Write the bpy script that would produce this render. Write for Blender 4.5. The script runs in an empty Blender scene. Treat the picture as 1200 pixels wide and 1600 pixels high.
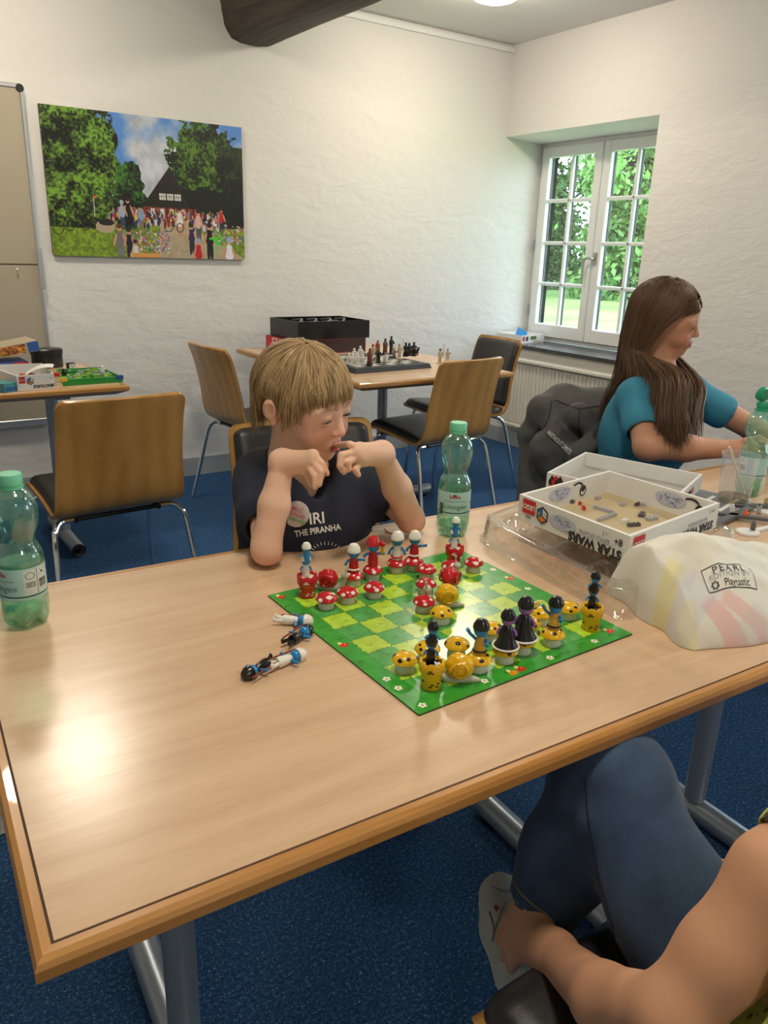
import bpy, bmesh, math, random
import numpy as np
from mathutils import Vector, Matrix
random.seed(7); np.random.seed(7)
S = bpy.context.scene; C = S.collection; PI = math.pi

# ---------------------------------------------------------------- camera
FPX, PITCH, ROLL, YAW = 1212.2, math.radians(18.569), math.radians(-1.816), math.radians(34.176)
CAM = np.array([0.0, 0.0, 1.28])
def _cam_rows():
    cy, sy = math.cos(YAW), math.sin(YAW); cp, sp = math.cos(PITCH), math.sin(PITCH)
    fwd = np.array([sy*cp, cy*cp, -sp]); right = np.array([cy, -sy, 0.0]); down = np.cross(fwd, right)
    cr, sr = math.cos(ROLL), math.sin(ROLL)
    return np.array([cr*right + sr*down, -sr*right + cr*down, fwd])
RC = _cam_rows()
cd = bpy.data.cameras.new('camera'); cam = bpy.data.objects.new('camera', cd); C.objects.link(cam)
cd.sensor_fit = 'VERTICAL'; cd.sensor_height = 32.0; cd.lens = 32.0*FPX/1600.0; cd.clip_start = 0.02; cd.clip_end = 300
m = Matrix.Identity(4)
for i in range(3):
    m[i][0] = RC[0][i]; m[i][1] = -RC[1][i]; m[i][2] = -RC[2][i]; m[i][3] = CAM[i]
cam.matrix_world = m; S.camera = cam
# photograph measurements -> places in the room
def ray(x, y): return RC.T @ np.array([(x-600)/FPX, (y-800)/FPX, 1.0])
def onp(k, v, x, y):
    d = ray(x, y); return CAM + (v-CAM[k])/d[k]*d
def Zp(z, x, y): return onp(2, z, x, y)
def Yp(v, x, y): return onp(1, v, x, y)
def Xp(v, x, y): return onp(0, v, x, y)
def Dp(t, x, y): return CAM + t*ray(x, y)

# ---------------------------------------------------------------- light
W = bpy.data.worlds.new('world'); S.world = W; W.use_nodes = True
wn = W.node_tree.nodes; bg = wn['Background']
bg.inputs[0].default_value = (0.66, 0.83, 1.0, 1); bg.inputs[1].default_value = 8.0
LAMP_STRENGTH = 60.0
S.view_settings.view_transform = 'Standard'; S.view_settings.look = 'None'
S.view_settings.exposure = 0.12; S.view_settings.gamma = 1.0; S.view_settings.use_curve_mapping = False
S.cycles.use_denoising = True
S.cycles.max_bounces = 9; S.cycles.diffuse_bounces = 4; S.cycles.glossy_bounces = 4; S.cycles.transparent_max_bounces = 24
S.cycles.sample_clamp_indirect = 6.0

# ---------------------------------------------------------------- helpers
def fin(o, label=None, cat=None, group=None, kind=None):
    if label: o['label'] = label
    if cat: o['category'] = cat
    if group: o['group'] = group
    if kind: o['kind'] = kind
    return o
def thing(name, label, cat, loc=(0, 0, 0), rz=0.0, group=None, M=None):
    o = bpy.data.objects.new(name, None); C.objects.link(o); o.empty_display_size = .05
    if M is not None: o.matrix_world = M
    else: o.location = loc; o.rotation_euler = (0, 0, rz)
    o['_m'] = [x for r in (M if M is not None else (Matrix.Translation(Vector(loc)) @ Matrix.Rotation(rz, 4, 'Z'))) for x in r]
    return fin(o, label, cat, group)
def wmat(o):
    v = list(o['_m']); return Matrix([v[0:4], v[4:8], v[8:12], v[12:16]])
class MB:
    def __init__(s): s.v = []; s.f = []; s.mi = []; s.cur = 0
    def add(s, vs, fs, mi=None):
        n = len(s.v); s.v += [tuple(map(float, p)) for p in vs]; s.f += [tuple(n+i for i in f) for f in fs]
        s.mi += [s.cur if mi is None else mi]*len(fs); return s
    def box(s, c, d, rz=0, R=None, bev=0.0, mi=None):
        hx, hy, hz = d[0]/2, d[1]/2, d[2]/2
        if bev > 0:
            b = min(bev, hx*.49, hy*.49, hz*.49); vs = []
            for sx in (-1, 1):
                for sy in (-1, 1):
                    for sz in (-1, 1):
                        vs += [(sx*(hx-b), sy*(hy-b), sz*hz), (sx*(hx-b), sy*hy, sz*(hz-b)), (sx*hx, sy*(hy-b), sz*(hz-b))]
            bm = bmesh.new(); [bm.verts.new(v) for v in vs]
            bmesh.ops.convex_hull(bm, input=bm.verts); bm.normal_update()
            bmesh.ops.dissolve_limit(bm, angle_limit=.02, verts=bm.verts, edges=bm.edges)
            bm.verts.index_update(); vs = [v.co[:] for v in bm.verts]; fs = [tuple(v.index for v in f.verts) for f in bm.faces]; bm.free()
        else:
            vs = [(x*hx, y*hy, z*hz) for x in (-1, 1) for y in (-1, 1) for z in (-1, 1)]
            fs = [(0, 1, 3, 2), (4, 6, 7, 5), (0, 4, 5, 1), (2, 3, 7, 6), (0, 2, 6, 4), (1, 5, 7, 3)]
        M = (R or Matrix.Rotation(rz, 3, 'Z')); c = Vector(c)
        return s.add([(M @ Vector(v)) + c for v in vs], fs, mi)
    def tube(s, P, r, n=8, mi=None, cap=True):
        P = [Vector(p) for p in P]; r = [r]*len(P) if not hasattr(r, '__len__') else r
        vs = []; up = Vector((0, 0, 1)); T0 = (P[1]-P[0]).normalized()
        a = T0.cross(up if abs(T0.z) < .9 else Vector((1, 0, 0))).normalized()
        for i, p in enumerate(P):
            t = (P[min(i+1, len(P)-1)]-P[max(i-1, 0)])
            t = t.normalized() if t.length > 1e-9 else T0
            a = (a - t*a.dot(t)); a = a.normalized() if a.length > 1e-6 else t.orthogonal().normalized()
            b = t.cross(a)
            for k in range(n):
                q = 2*PI*k/n; vs.append(p + (a*math.cos(q)+b*math.sin(q))*r[i])
        fs = [(i*n+k, i*n+(k+1) % n, (i+1)*n+(k+1) % n, (i+1)*n+k) for i in range(len(P)-1) for k in range(n)]
        if cap: fs += [tuple(reversed(range(n))), tuple(range((len(P)-1)*n, len(P)*n))]
        return s.add(vs, fs, mi)
    def lathe(s, prof, c=(0, 0, 0), n=20, R=None, mi=None, warp=None):
        vs = []; fs = []; idx = []
        for (r, z) in prof:
            if r < 1e-6: idx.append([len(vs)]); vs.append(Vector((0, 0, z)))
            else:
                idx.append(list(range(len(vs), len(vs)+n)))
                vs += [Vector((r*math.cos(2*PI*k/n), r*math.sin(2*PI*k/n), z)) for k in range(n)]
        for a, b in zip(idx, idx[1:]):
            for k in range(n):
                k2 = (k+1) % n
                if len(a) == 1 and len(b) == 1: continue
                if len(a) == 1: fs.append((a[0], b[k2], b[k]))
                elif len(b) == 1: fs.append((a[k], a[k2], b[0]))
                else: fs.append((a[k], a[k2], b[k2], b[k]))
        if warp: vs = [Vector(warp(v)) for v in vs]
        R = R or Matrix.Identity(3); c = Vector(c)
        return s.add([R @ v + c for v in vs], fs, mi)
    def ell(s, c, r, R=None, n=14, m=9, mi=None):
        r = (r, r, r) if not hasattr(r, '__len__') else r
        prof = [(math.sin(PI*i/m), -math.cos(PI*i/m)) for i in range(m+1)]; prof[0] = (0, -1); prof[-1] = (0, 1)
        return s.lathe(prof, c, n, R, mi, warp=lambda v: (v[0]*r[0], v[1]*r[1], v[2]*r[2]))
    def prism(s, poly, z0, z1, mi=None, fn=None):
        n = len(poly); vs = [(p[0], p[1], z0) for p in poly]+[(p[0], p[1], z1) for p in poly]
        if fn: vs = [fn(v) for v in vs]
        return s.add(vs, [tuple(reversed(range(n))), tuple(range(n, 2*n))]+[(i, (i+1) % n, n+(i+1) % n, n+i) for i in range(n)], mi)
    def grid(s, fn, nu, nv, mi=None, closed_u=False):
        vs = [fn(i/(nu if closed_u else nu-1), j/(nv-1)) for j in range(nv) for i in range(nu)]
        fs = [(j*nu+i, j*nu+(i+1) % nu, (j+1)*nu+(i+1) % nu, (j+1)*nu+i) for j in range(nv-1) for i in range(nu if closed_u else nu-1)]
        return s.add(vs, fs, mi)
    def build(s, name, mats, parent=None, world=False, smooth=True, sharp=35, col=None):
        me = bpy.data.meshes.new(name); vs = s.v
        if world and parent is not None:
            Mi = wmat(parent).inverted(); vs = [tuple(Mi @ Vector(v)) for v in vs]
        me.from_pydata(vs, [], s.f)
        mats = mats if isinstance(mats, (list, tuple)) else [mats]
        for x in mats: me.materials.append(x)
        if len(mats) > 1: me.polygons.foreach_set('material_index', s.mi)
        if smooth:
            me.polygons.foreach_set('use_smooth', [True]*len(me.polygons))
            me.set_sharp_from_angle(angle=math.radians(sharp))
        if col is not None: setcol(me, col)
        me.update(); o = bpy.data.objects.new(name, me); C.objects.link(o)
        if parent is not None: o.parent = parent; o['_m'] = parent['_m']
        return o
def setcol(me, cols):
    at = me.color_attributes.new('Col', 'FLOAT_COLOR', 'POINT')
    a = np.ones((len(me.vertices), 4), np.float32); a[:, :3] = cols; at.data.foreach_set('color', a.ravel())
def cat_rom(P, k=6, closed=False):
    P = [np.array(p, float) for p in P]; out = []; n = len(P)
    for i in range(n if closed else n-1):
        g = lambda j: P[j % n] if closed else P[min(max(j, 0), n-1)]
        a, b, c, d = g(i-1), g(i), g(i+1), g(i+2)
        for q in range(k):
            t = q/k; out.append(.5*((2*b)+(-a+c)*t+(2*a-5*b+4*c-d)*t*t+(-a+3*b-3*c+d)*t**3))
    if not closed: out.append(P[-1])
    return out
def structure(o): o['kind'] = 'structure'; return o
def copy_tree(o, **kw):
    c = o.copy(); C.objects.link(c)
    for ch in [x for x in C.objects if x.parent == o]: copy_tree(ch).parent = c
    return c
KIDS = {}
def dup(root, loc, rz, label, group=None, R=None):
    c = root.copy(); C.objects.link(c); c.location = loc; c.rotation_euler = (0, 0, rz)
    if R is not None: c.matrix_world = R
    c['label'] = label
    if group: c['group'] = group
    for ch in root.children:
        d = ch.copy(); C.objects.link(d); d.parent = c
        for g in ch.children:
            e = g.copy(); C.objects.link(e); e.parent = d
    return c

# ---------------------------------------------------------------- materials
def nm(name):
    M = bpy.data.materials.new(name); M.use_nodes = True; n = M.node_tree.nodes; l = M.node_tree.links
    return M, n, l, n['Principled BSDF']
def N(n, t, **k):
    x = n.new(t)
    for a, b in k.items():
        if a in x.inputs: x.inputs[a].default_value = b
        else: setattr(x, a, b)
    return x
def bumpit(n, l, b, h, strength, dist=.01):
    bp = N(n, 'ShaderNodeBump'); bp.inputs['Strength'].default_value = strength; bp.inputs['Distance'].default_value = dist
    l.new(h, bp.inputs['Height']); l.new(bp.outputs[0], b.inputs['Normal'])
def plain(name, col, rough=.5, metal=0, bump=0, bscale=60, var=0.0, coat=0, sheen=0, sub=0, spec=None):
    M, n, l, b = nm(name); b.inputs['Base Color'].default_value = (*col, 1); b.inputs['Roughness'].default_value = rough
    b.inputs['Metallic'].default_value = metal; b.inputs['Coat Weight'].default_value = coat
    if spec is not None: b.inputs['Specular IOR Level'].default_value = spec
    if sub: b.inputs['Subsurface Weight'].default_value = sub; b.inputs['Subsurface Radius'].default_value = (.01, .004, .002)
    tc = N(n, 'ShaderNodeTexCoord'); no = N(n, 'ShaderNodeTexNoise'); no.inputs['Scale'].default_value = bscale; no.inputs['Detail'].default_value = 4
    l.new(tc.outputs['Object'], no.inputs['Vector'])
    mx = N(n, 'ShaderNodeMix', data_type='RGBA'); v = var or .04
    mx.inputs[6].default_value = (*[c*(1-v) for c in col], 1); mx.inputs[7].default_value = (*[min(1, c*(1+v)) for c in col], 1)
    l.new(no.outputs[0], mx.inputs[0]); l.new(mx.outputs[2], b.inputs['Base Color'])
    if bump: bumpit(n, l, b, no.outputs[0], bump, .002)
    return M
def wood(name, c0, c1, scale=(1.2, 14, 14), rough=.4, coat=0.0, fine=260, ring=0.0, bump=.03, spec=.5):
    M, n, l, b = nm(name); tc = N(n, 'ShaderNodeTexCoord'); mp = N(n, 'ShaderNodeMapping'); mp.inputs['Scale'].default_value = scale
    l.new(tc.outputs['Object'], mp.inputs[0]); a = N(n, 'ShaderNodeTexNoise', Scale=1.6, Detail=6, Distortion=.6); l.new(mp.outputs[0], a.inputs['Vector'])
    mp2 = N(n, 'ShaderNodeMapping'); mp2.inputs['Scale'].default_value = (scale[0]*10, scale[1]*14, scale[2]*14); l.new(tc.outputs['Object'], mp2.inputs[0])
    f = N(n, 'ShaderNodeTexNoise', Scale=2.2, Detail=2); l.new(mp2.outputs[0], f.inputs['Vector'])
    ad = N(n, 'ShaderNodeMath', operation='MULTIPLY_ADD'); l.new(f.outputs[0], ad.inputs[0]); ad.inputs[1].default_value = .35; l.new(a.outputs[0], ad.inputs[2])
    src = ad.outputs[0]
    if ring:
        wv = N(n, 'ShaderNodeTexWave', wave_type='RINGS', rings_direction='Z'); wv.inputs['Scale'].default_value = ring; wv.inputs['Distortion'].default_value = 5; wv.inputs['Detail'].default_value = 2
        wv.inputs['Detail Scale'].default_value = .6; mp3 = N(n, 'ShaderNodeMapping'); mp3.inputs['Scale'].default_value = (scale[0]*.6, scale[1]*.25, scale[2]*.25)
        l.new(tc.outputs['Object'], mp3.inputs[0]); l.new(mp3.outputs[0], wv.inputs[0])
        a2 = N(n, 'ShaderNodeMath', operation='MULTIPLY_ADD'); l.new(wv.outputs[1], a2.inputs[0]); a2.inputs[1].default_value = .22; l.new(src, a2.inputs[2]); src = a2.outputs[0]
    cr = N(n, 'ShaderNodeValToRGB'); cr.color_ramp.elements[0].position = .4; cr.color_ramp.elements[1].position = .95
    cr.color_ramp.elements[0].color = (*c0, 1); cr.color_ramp.elements[1].color = (*c1, 1)
    l.new(src, cr.inputs[0]); l.new(cr.outputs[0], b.inputs['Base Color']); b.inputs['Roughness'].default_value = rough; b.inputs['Coat Weight'].default_value = coat
    b.inputs['Specular IOR Level'].default_value = spec
    bumpit(n, l, b, src, bump, .002); return M
def plaster(name, col, k=1.0):
    M, n, l, b = nm(name); tc = N(n, 'ShaderNodeTexCoord')
    mp = N(n, 'ShaderNodeMapping'); mp.inputs['Scale'].default_value = (1.5, 1.5, 3.2); mp.inputs['Rotation'].default_value = (.25, .35, 0); l.new(tc.outputs['Object'], mp.inputs[0])
    a = N(n, 'ShaderNodeTexNoise', Scale=5.0, Detail=8, Roughness=.62, Distortion=1.3); l.new(mp.outputs[0], a.inputs['Vector'])
    v = N(n, 'ShaderNodeTexVoronoi', feature='SMOOTH_F1', Scale=3.4); v.inputs['Smoothness'].default_value = .6
    w = N(n, 'ShaderNodeTexNoise', Scale=2.5, Detail=3); l.new(mp.outputs[0], w.inputs['Vector'])
    mv = N(n, 'ShaderNodeVectorMath', operation='MULTIPLY_ADD'); l.new(w.outputs[1], mv.inputs[0]); mv.inputs[1].default_value = (.9, .9, .9); l.new(mp.outputs[0], mv.inputs[2]); l.new(mv.outputs[0], v.inputs['Vector'])
    g = N(n, 'ShaderNodeTexNoise', Scale=55, Detail=4, Roughness=.7); l.new(mp.outputs[0], g.inputs['Vector'])
    s1 = N(n, 'ShaderNodeMath', operation='MULTIPLY_ADD'); l.new(v.outputs[0], s1.inputs[0]); s1.inputs[1].default_value = .9; l.new(a.outputs[0], s1.inputs[2])
    s2 = N(n, 'ShaderNodeMath', operation='MULTIPLY_ADD'); l.new(g.outputs[0], s2.inputs[0]); s2.inputs[1].default_value = .16; l.new(s1.outputs[0], s2.inputs[2])
    b.inputs['Base Color'].default_value = (*col, 1); b.inputs['Roughness'].default_value = .75; b.inputs['Specular IOR Level'].default_value = .25
    bumpit(n, l, b, s2.outputs[0], .20*k, .03); return M
def attr_mat(name, rough=.5, sub=0, bump=0, bscale=200, spec=.5):
    M, n, l, b = nm(name); a = N(n, 'ShaderNodeVertexColor', layer_name='Col'); l.new(a.outputs[0], b.inputs['Base Color'])
    b.inputs['Roughness'].default_value = rough; b.inputs['Specular IOR Level'].default_value = spec
    if sub: b.inputs['Subsurface Weight'].default_value = sub; b.inputs['Subsurface Radius'].default_value = (1, .35, .2); b.inputs['Subsurface Scale'].default_value = .006
    if bump:
        tc = N(n, 'ShaderNodeTexCoord'); no = N(n, 'ShaderNodeTexNoise', Scale=bscale, Detail=3); l.new(tc.outputs['Object'], no.inputs['Vector']); bumpit(n, l, b, no.outputs[0], bump, .001)
    return M
def clear(name, tint, gloss=.12, rough=.03, haze=0.0, hcol=(.9, .9, .9)):
    M, n, l, b = nm(name); n.remove(b); out = n['Material Output']
    t = N(n, 'ShaderNodeBsdfTransparent'); t.inputs[0].default_value = (*tint, 1)
    g = N(n, 'ShaderNodeBsdfGlossy'); g.inputs['Roughness'].default_value = rough
    fr = N(n, 'ShaderNodeLayerWeight'); fr.inputs[0].default_value = .35
    mu = N(n, 'ShaderNodeMath', operation='MULTIPLY_ADD', use_clamp=True); l.new(fr.outputs[1], mu.inputs[0]); mu.inputs[1].default_value = gloss*2.5; mu.inputs[2].default_value = gloss*.5
    mx = N(n, 'ShaderNodeMixShader'); l.new(mu.outputs[0], mx.inputs[0]); l.new(t.outputs[0], mx.inputs[1]); l.new(g.outputs[0], mx.inputs[2])
    if haze:
        d = N(n, 'ShaderNodeBsdfDiffuse'); d.inputs[0].default_value = (*hcol, 1); m2 = N(n, 'ShaderNodeMixShader'); m2.inputs[0].default_value = haze
        l.new(mx.outputs[0], m2.inputs[1]); l.new(d.outputs[0], m2.inputs[2]); mx = m2
    l.new(mx.outputs[0], out.inputs[0]); return M
def emit(name, col, s):
    M, n, l, b = nm(name); b.inputs['Base Color'].default_value = (1, 1, 1, 1); b.inputs['Emission Color'].default_value = (*col, 1); b.inputs['Emission Strength'].default_value = s; return M
def image_mat(name, arr, rough=.4, spec=.5, alpha=None):
    h, w = arr.shape[:2]; im = bpy.data.images.new(name, w, h, alpha=False); a = np.ones((h, w, 4), np.float32); a[..., :3] = np.clip(arr[::-1], 0, 1)
    im.colorspace_settings.name = 'sRGB'; im.pixels.foreach_set(a.ravel()); im.update(); im.pack()
    M, n, l, b = nm(name); t = N(n, 'ShaderNodeTexImage'); t.image = im; t.extension = 'EXTEND'; l.new(t.outputs[0], b.inputs['Base Color'])
    b.inputs['Roughness'].default_value = rough; b.inputs['Specular IOR Level'].default_value = spec; return M
def uvs(o, fn):
    me = o.data; u = me.uv_layers.new(name='UVMap')
    for lp in me.loops: u.data[lp.index].uv = fn(me.vertices[lp.vertex_index].co)
def lettering(txt, M4, size, mat, parent=None, name='lettering', shear=0.0, warp=None, align='CENTER', ext=.0, space=1.0, sx=1.0, bold=0.0):
    cu = bpy.data.curves.new(name, 'FONT'); cu.body = txt; cu.size = size; cu.align_x = align; cu.align_y = 'CENTER'; cu.shear = shear
    cu.extrude = ext; cu.space_character = space; cu.resolution_u = 3; cu.offset = bold; cu.fill_mode = 'FRONT' if ext == 0 else 'BOTH'
    to = bpy.data.objects.new('tmp', cu); C.objects.link(to); dg = bpy.context.evaluated_depsgraph_get(); dg.update()
    me = bpy.data.meshes.new_from_object(to.evaluated_get(dg)); bpy.data.objects.remove(to)
    if sx != 1.0: me.transform(Matrix.Diagonal((sx, 1, 1, 1)))
    if warp:
        for v in me.vertices: v.co = Vector(warp(v.co))
    me.transform(M4)
    if parent is not None: me.transform(wmat(parent).inverted())
    me.materials.clear(); me.materials.append(mat); me.name = name
    o = bpy.data.objects.new(name, me); C.objects.link(o)
    if parent is not None: o.parent = parent; o['_m'] = parent['_m']
    return o
def frame4(o, x, y):
    x = Vector(x).normalized(); y = Vector(y); y = (y-x*y.dot(x)).normalized(); z = x.cross(y)
    return Matrix(((x[0], y[0], z[0], o[0]), (x[1], y[1], z[1], o[1]), (x[2], y[2], z[2], o[2]), (0, 0, 0, 1)))
def smooth_noise(P, f, seed=0):
    r = np.random.RandomState(seed); out = np.zeros(len(P))
    for k in range(6):
        d = r.normal(size=3); d *= f*(.6+r.rand()*1.2)/np.linalg.norm(d); out += np.sin(P@d+r.rand()*6.28)/6**.5
    return out

mWALL = plaster('white_plaster', (.79, .77, .735)); mCEIL = plaster('ceiling_plaster', (.74, .73, .71), .4)
mTABLE = wood('beech_veneer', (.585, .375, .225), (.735, .51, .325), (1.4, 16, 16), .25, 0, bump=.012, spec=.8)
mEDGE = wood('oiled_beech_edging', (.40, .17, .035), (.62, .31, .09), (1.5, 30, 30), .32, .3)
mEDGEY = wood('oiled_beech_edging_cross', (.40, .17, .035), (.62, .31, .09), (30, 1.5, 30), .32, .3)
mPLY = wood('beech_plywood', (.34, .155, .032), (.55, .29, .075), (7, 7, .8), .34, .2, ring=1.1)
mPLYE = plain('plywood_edge', (.55, .33, .14), .45)
mLEATH = plain('black_leather', (.022, .021, .021), .38, bump=.15, bscale=160)
mCHROME = plain('chrome', (.75, .76, .78), .12, 1.0)
mSTEEL = plain('silver_painted_steel', (.36, .40, .45), .35, .6)
mBLACK = plain('black_plastic', (.012, .012, .013), .35)
mGROOVE = plain('dark_joint', (.08, .045, .025), .8)
mWHITE = plain('white_paint', (.82, .83, .82), .35)
mCARD = plain('white_card', (.80, .79, .76), .5)
mGREYCARD = plain('grey_board', (.42, .41, .38), .8)
mRADI = plain('cream_radiator_paint', (.74, .70, .61), .35)
def carpet():
    M, n, l, b = nm('blue_carpet'); tc = N(n, 'ShaderNodeTexCoord')
    a = N(n, 'ShaderNodeTexNoise', Scale=330, Detail=2, Roughness=.8); l.new(tc.outputs['Object'], a.inputs['Vector'])
    c = N(n, 'ShaderNodeTexNoise', Scale=130, Detail=3, Roughness=.8); l.new(tc.outputs['Object'], c.inputs['Vector'])
    cr = N(n, 'ShaderNodeValToRGB'); e = cr.color_ramp.elements; e[0].position = .36; e[0].color = (.012, .034, .085, 1); e[1].position = .70; e[1].color = (.55, .66, .84, 1)
    x = e.new(.50); x.color = (.024, .075, .19, 1); x = e.new(.60); x.color = (.055, .15, .32, 1)
    ad = N(n, 'ShaderNodeMath', operation='MULTIPLY_ADD'); l.new(c.outputs[0], ad.inputs[0]); ad.inputs[1].default_value = .5
    s2 = N(n, 'ShaderNodeMath', operation='MULTIPLY'); l.new(a.outputs[0], s2.inputs[0]); s2.inputs[1].default_value = .55; l.new(s2.outputs[0], ad.inputs[2])
    l.new(ad.outputs[0], cr.inputs[0]); l.new(cr.outputs[0], b.inputs['Base Color']); b.inputs['Roughness'].default_value = .95; b.inputs['Specular IOR Level'].default_value = .1
    bumpit(n, l, b, ad.outputs[0], .9, .008); return M
mCARPET = carpet()

# ---------------------------------------------------------------- the room
X0, X1, Y0, Y1, H = -2.0, 3.78, -2.4, 4.27, 2.55
def slab(name, lo, hi, mat):
    b = MB(); b.box([(lo[i]+hi[i])/2 for i in range(3)], [hi[i]-lo[i] for i in range(3)]); return structure(b.build(name, mat, smooth=False))
slab('floor', (X0-.4, Y0-.4, -.1), (X1+.5, Y1+.4, 0), mCARPET)
slab('ceiling', (X0-.4, Y0-.4, H), (X1+.5, Y1+.4, H+.2), mCEIL)
slab('wall_back', (X0-.4, Y1, 0), (X1+.5, Y1+.4, H), mWALL)
slab('wall_left', (X0-.4, Y0-.4, 0), (X0, Y1, H), mWALL)
slab('wall_front', (X0, Y0-.4, 0), (X1+.5, Y0, H), mWALL)
# right wall with two window openings and one more added for daylight (splayed reveals), 0.5 thick
b = MB(); XO = 4.28; WX = 4.12
wins = [(3.05, 4.27, 3.13, 4.27), (.72, 1.94, .75, 1.89), (-1.55, -.33, -1.52, -.38)]
zs0, zs1 = .70, 2.02
def rq(b, *p): b.add(p, [tuple(range(len(p)))])
ys = [Y0, wins[2][0], wins[2][1], wins[1][0], wins[1][1], wins[0][0], Y1]
for a, c in ((0, 1), (2, 3), (4, 5)): rq(b, (X1, ys[a], 0), (X1, ys[c], 0), (X1, ys[c], H), (X1, ys[a], H))
for (ya, yb, yc, yd) in wins:
    rq(b, (X1, ya, 0), (X1, yb, 0), (X1, yb, zs0-.02), (X1, ya, zs0-.02)); rq(b, (X1, ya, zs1), (X1, yb, zs1), (X1, yb, H), (X1, ya, H))
    rq(b, (X1, ya, zs0-.02), (WX+.06, yc, zs0-.02), (WX+.06, yc, zs1-.02), (X1, ya, zs1)); (rq(b, (X1, yb, zs0-.02), (X1, yb, zs1), (WX+.06, yd, zs1-.02), (WX+.06, yd, zs0-.02)) if yb < 4 else None)
    rq(b, (X1, ya, zs1), (WX+.06, yc, zs1-.02), (WX+.06, yd, zs1-.02), (X1, yb, zs1)); rq(b, (X1, ya, zs0-.02), (X1, yb, zs0-.02), (WX+.06, yd, zs0-.02), (WX+.06, yc, zs0-.02))
    # outside face around the opening
for (ya, yb) in ((Y0-.4, wins[2][2]), (wins[2][3], wins[1][2]), (wins[1][3], wins[0][2]), (wins[0][3], Y1+.4)): rq(b, (XO, ya, 0), (XO, yb, 0), (XO, yb, H+.2), (XO, ya, H+.2))
for (ya, yb, yc, yd) in wins:
    rq(b, (XO, yc, 0), (XO, yd, 0), (XO, yd, zs0-.02), (XO, yc, zs0-.02)); rq(b, (XO, yc, zs1-.02), (XO, yd, zs1-.02), (XO, yd, H+.2), (XO, yc, H+.2))
    x = WX+.06
    rq(b, (x, yc, zs0-.02), (XO, yc, zs0-.02), (XO, yc, zs1-.02), (x, yc, zs1-.02)); rq(b, (x, yd, zs0-.02), (XO, yd, zs0-.02), (XO, yd, zs1-.02), (x, yd, zs1-.02))
    rq(b, (x, yc, zs1-.02), (XO, yc, zs1-.02), (XO, yd, zs1-.02), (x, yd, zs1-.02)); rq(b, (x, yc, zs0-.02), (XO, yc, zs0-.02), (XO, yd, zs0-.02), (x, yd, zs0-.02))
structure(b.build('wall_right', mWALL, smooth=False))
# skirting, ceiling trim
mSKIRT = plain('grey_skirting_paint', (.40, .42, .42), .5, var=.12, bscale=9)
slab('baseboard_back', (X0, Y1-.018, 0), (X1, Y1, .105), mSKIRT)
slab('baseboard_right', (X1-.02, Y0, 0), (X1, Y1-.02, .105), mSKIRT)
slab('baseboard_left', (X0, Y0, 0), (X0+.018, Y1-.02, .105), mSKIRT)
slab('trim_1', (2.25, Y1-.025, 2.505), (X1-.005, Y1, 2.53), mWHITE)

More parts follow.
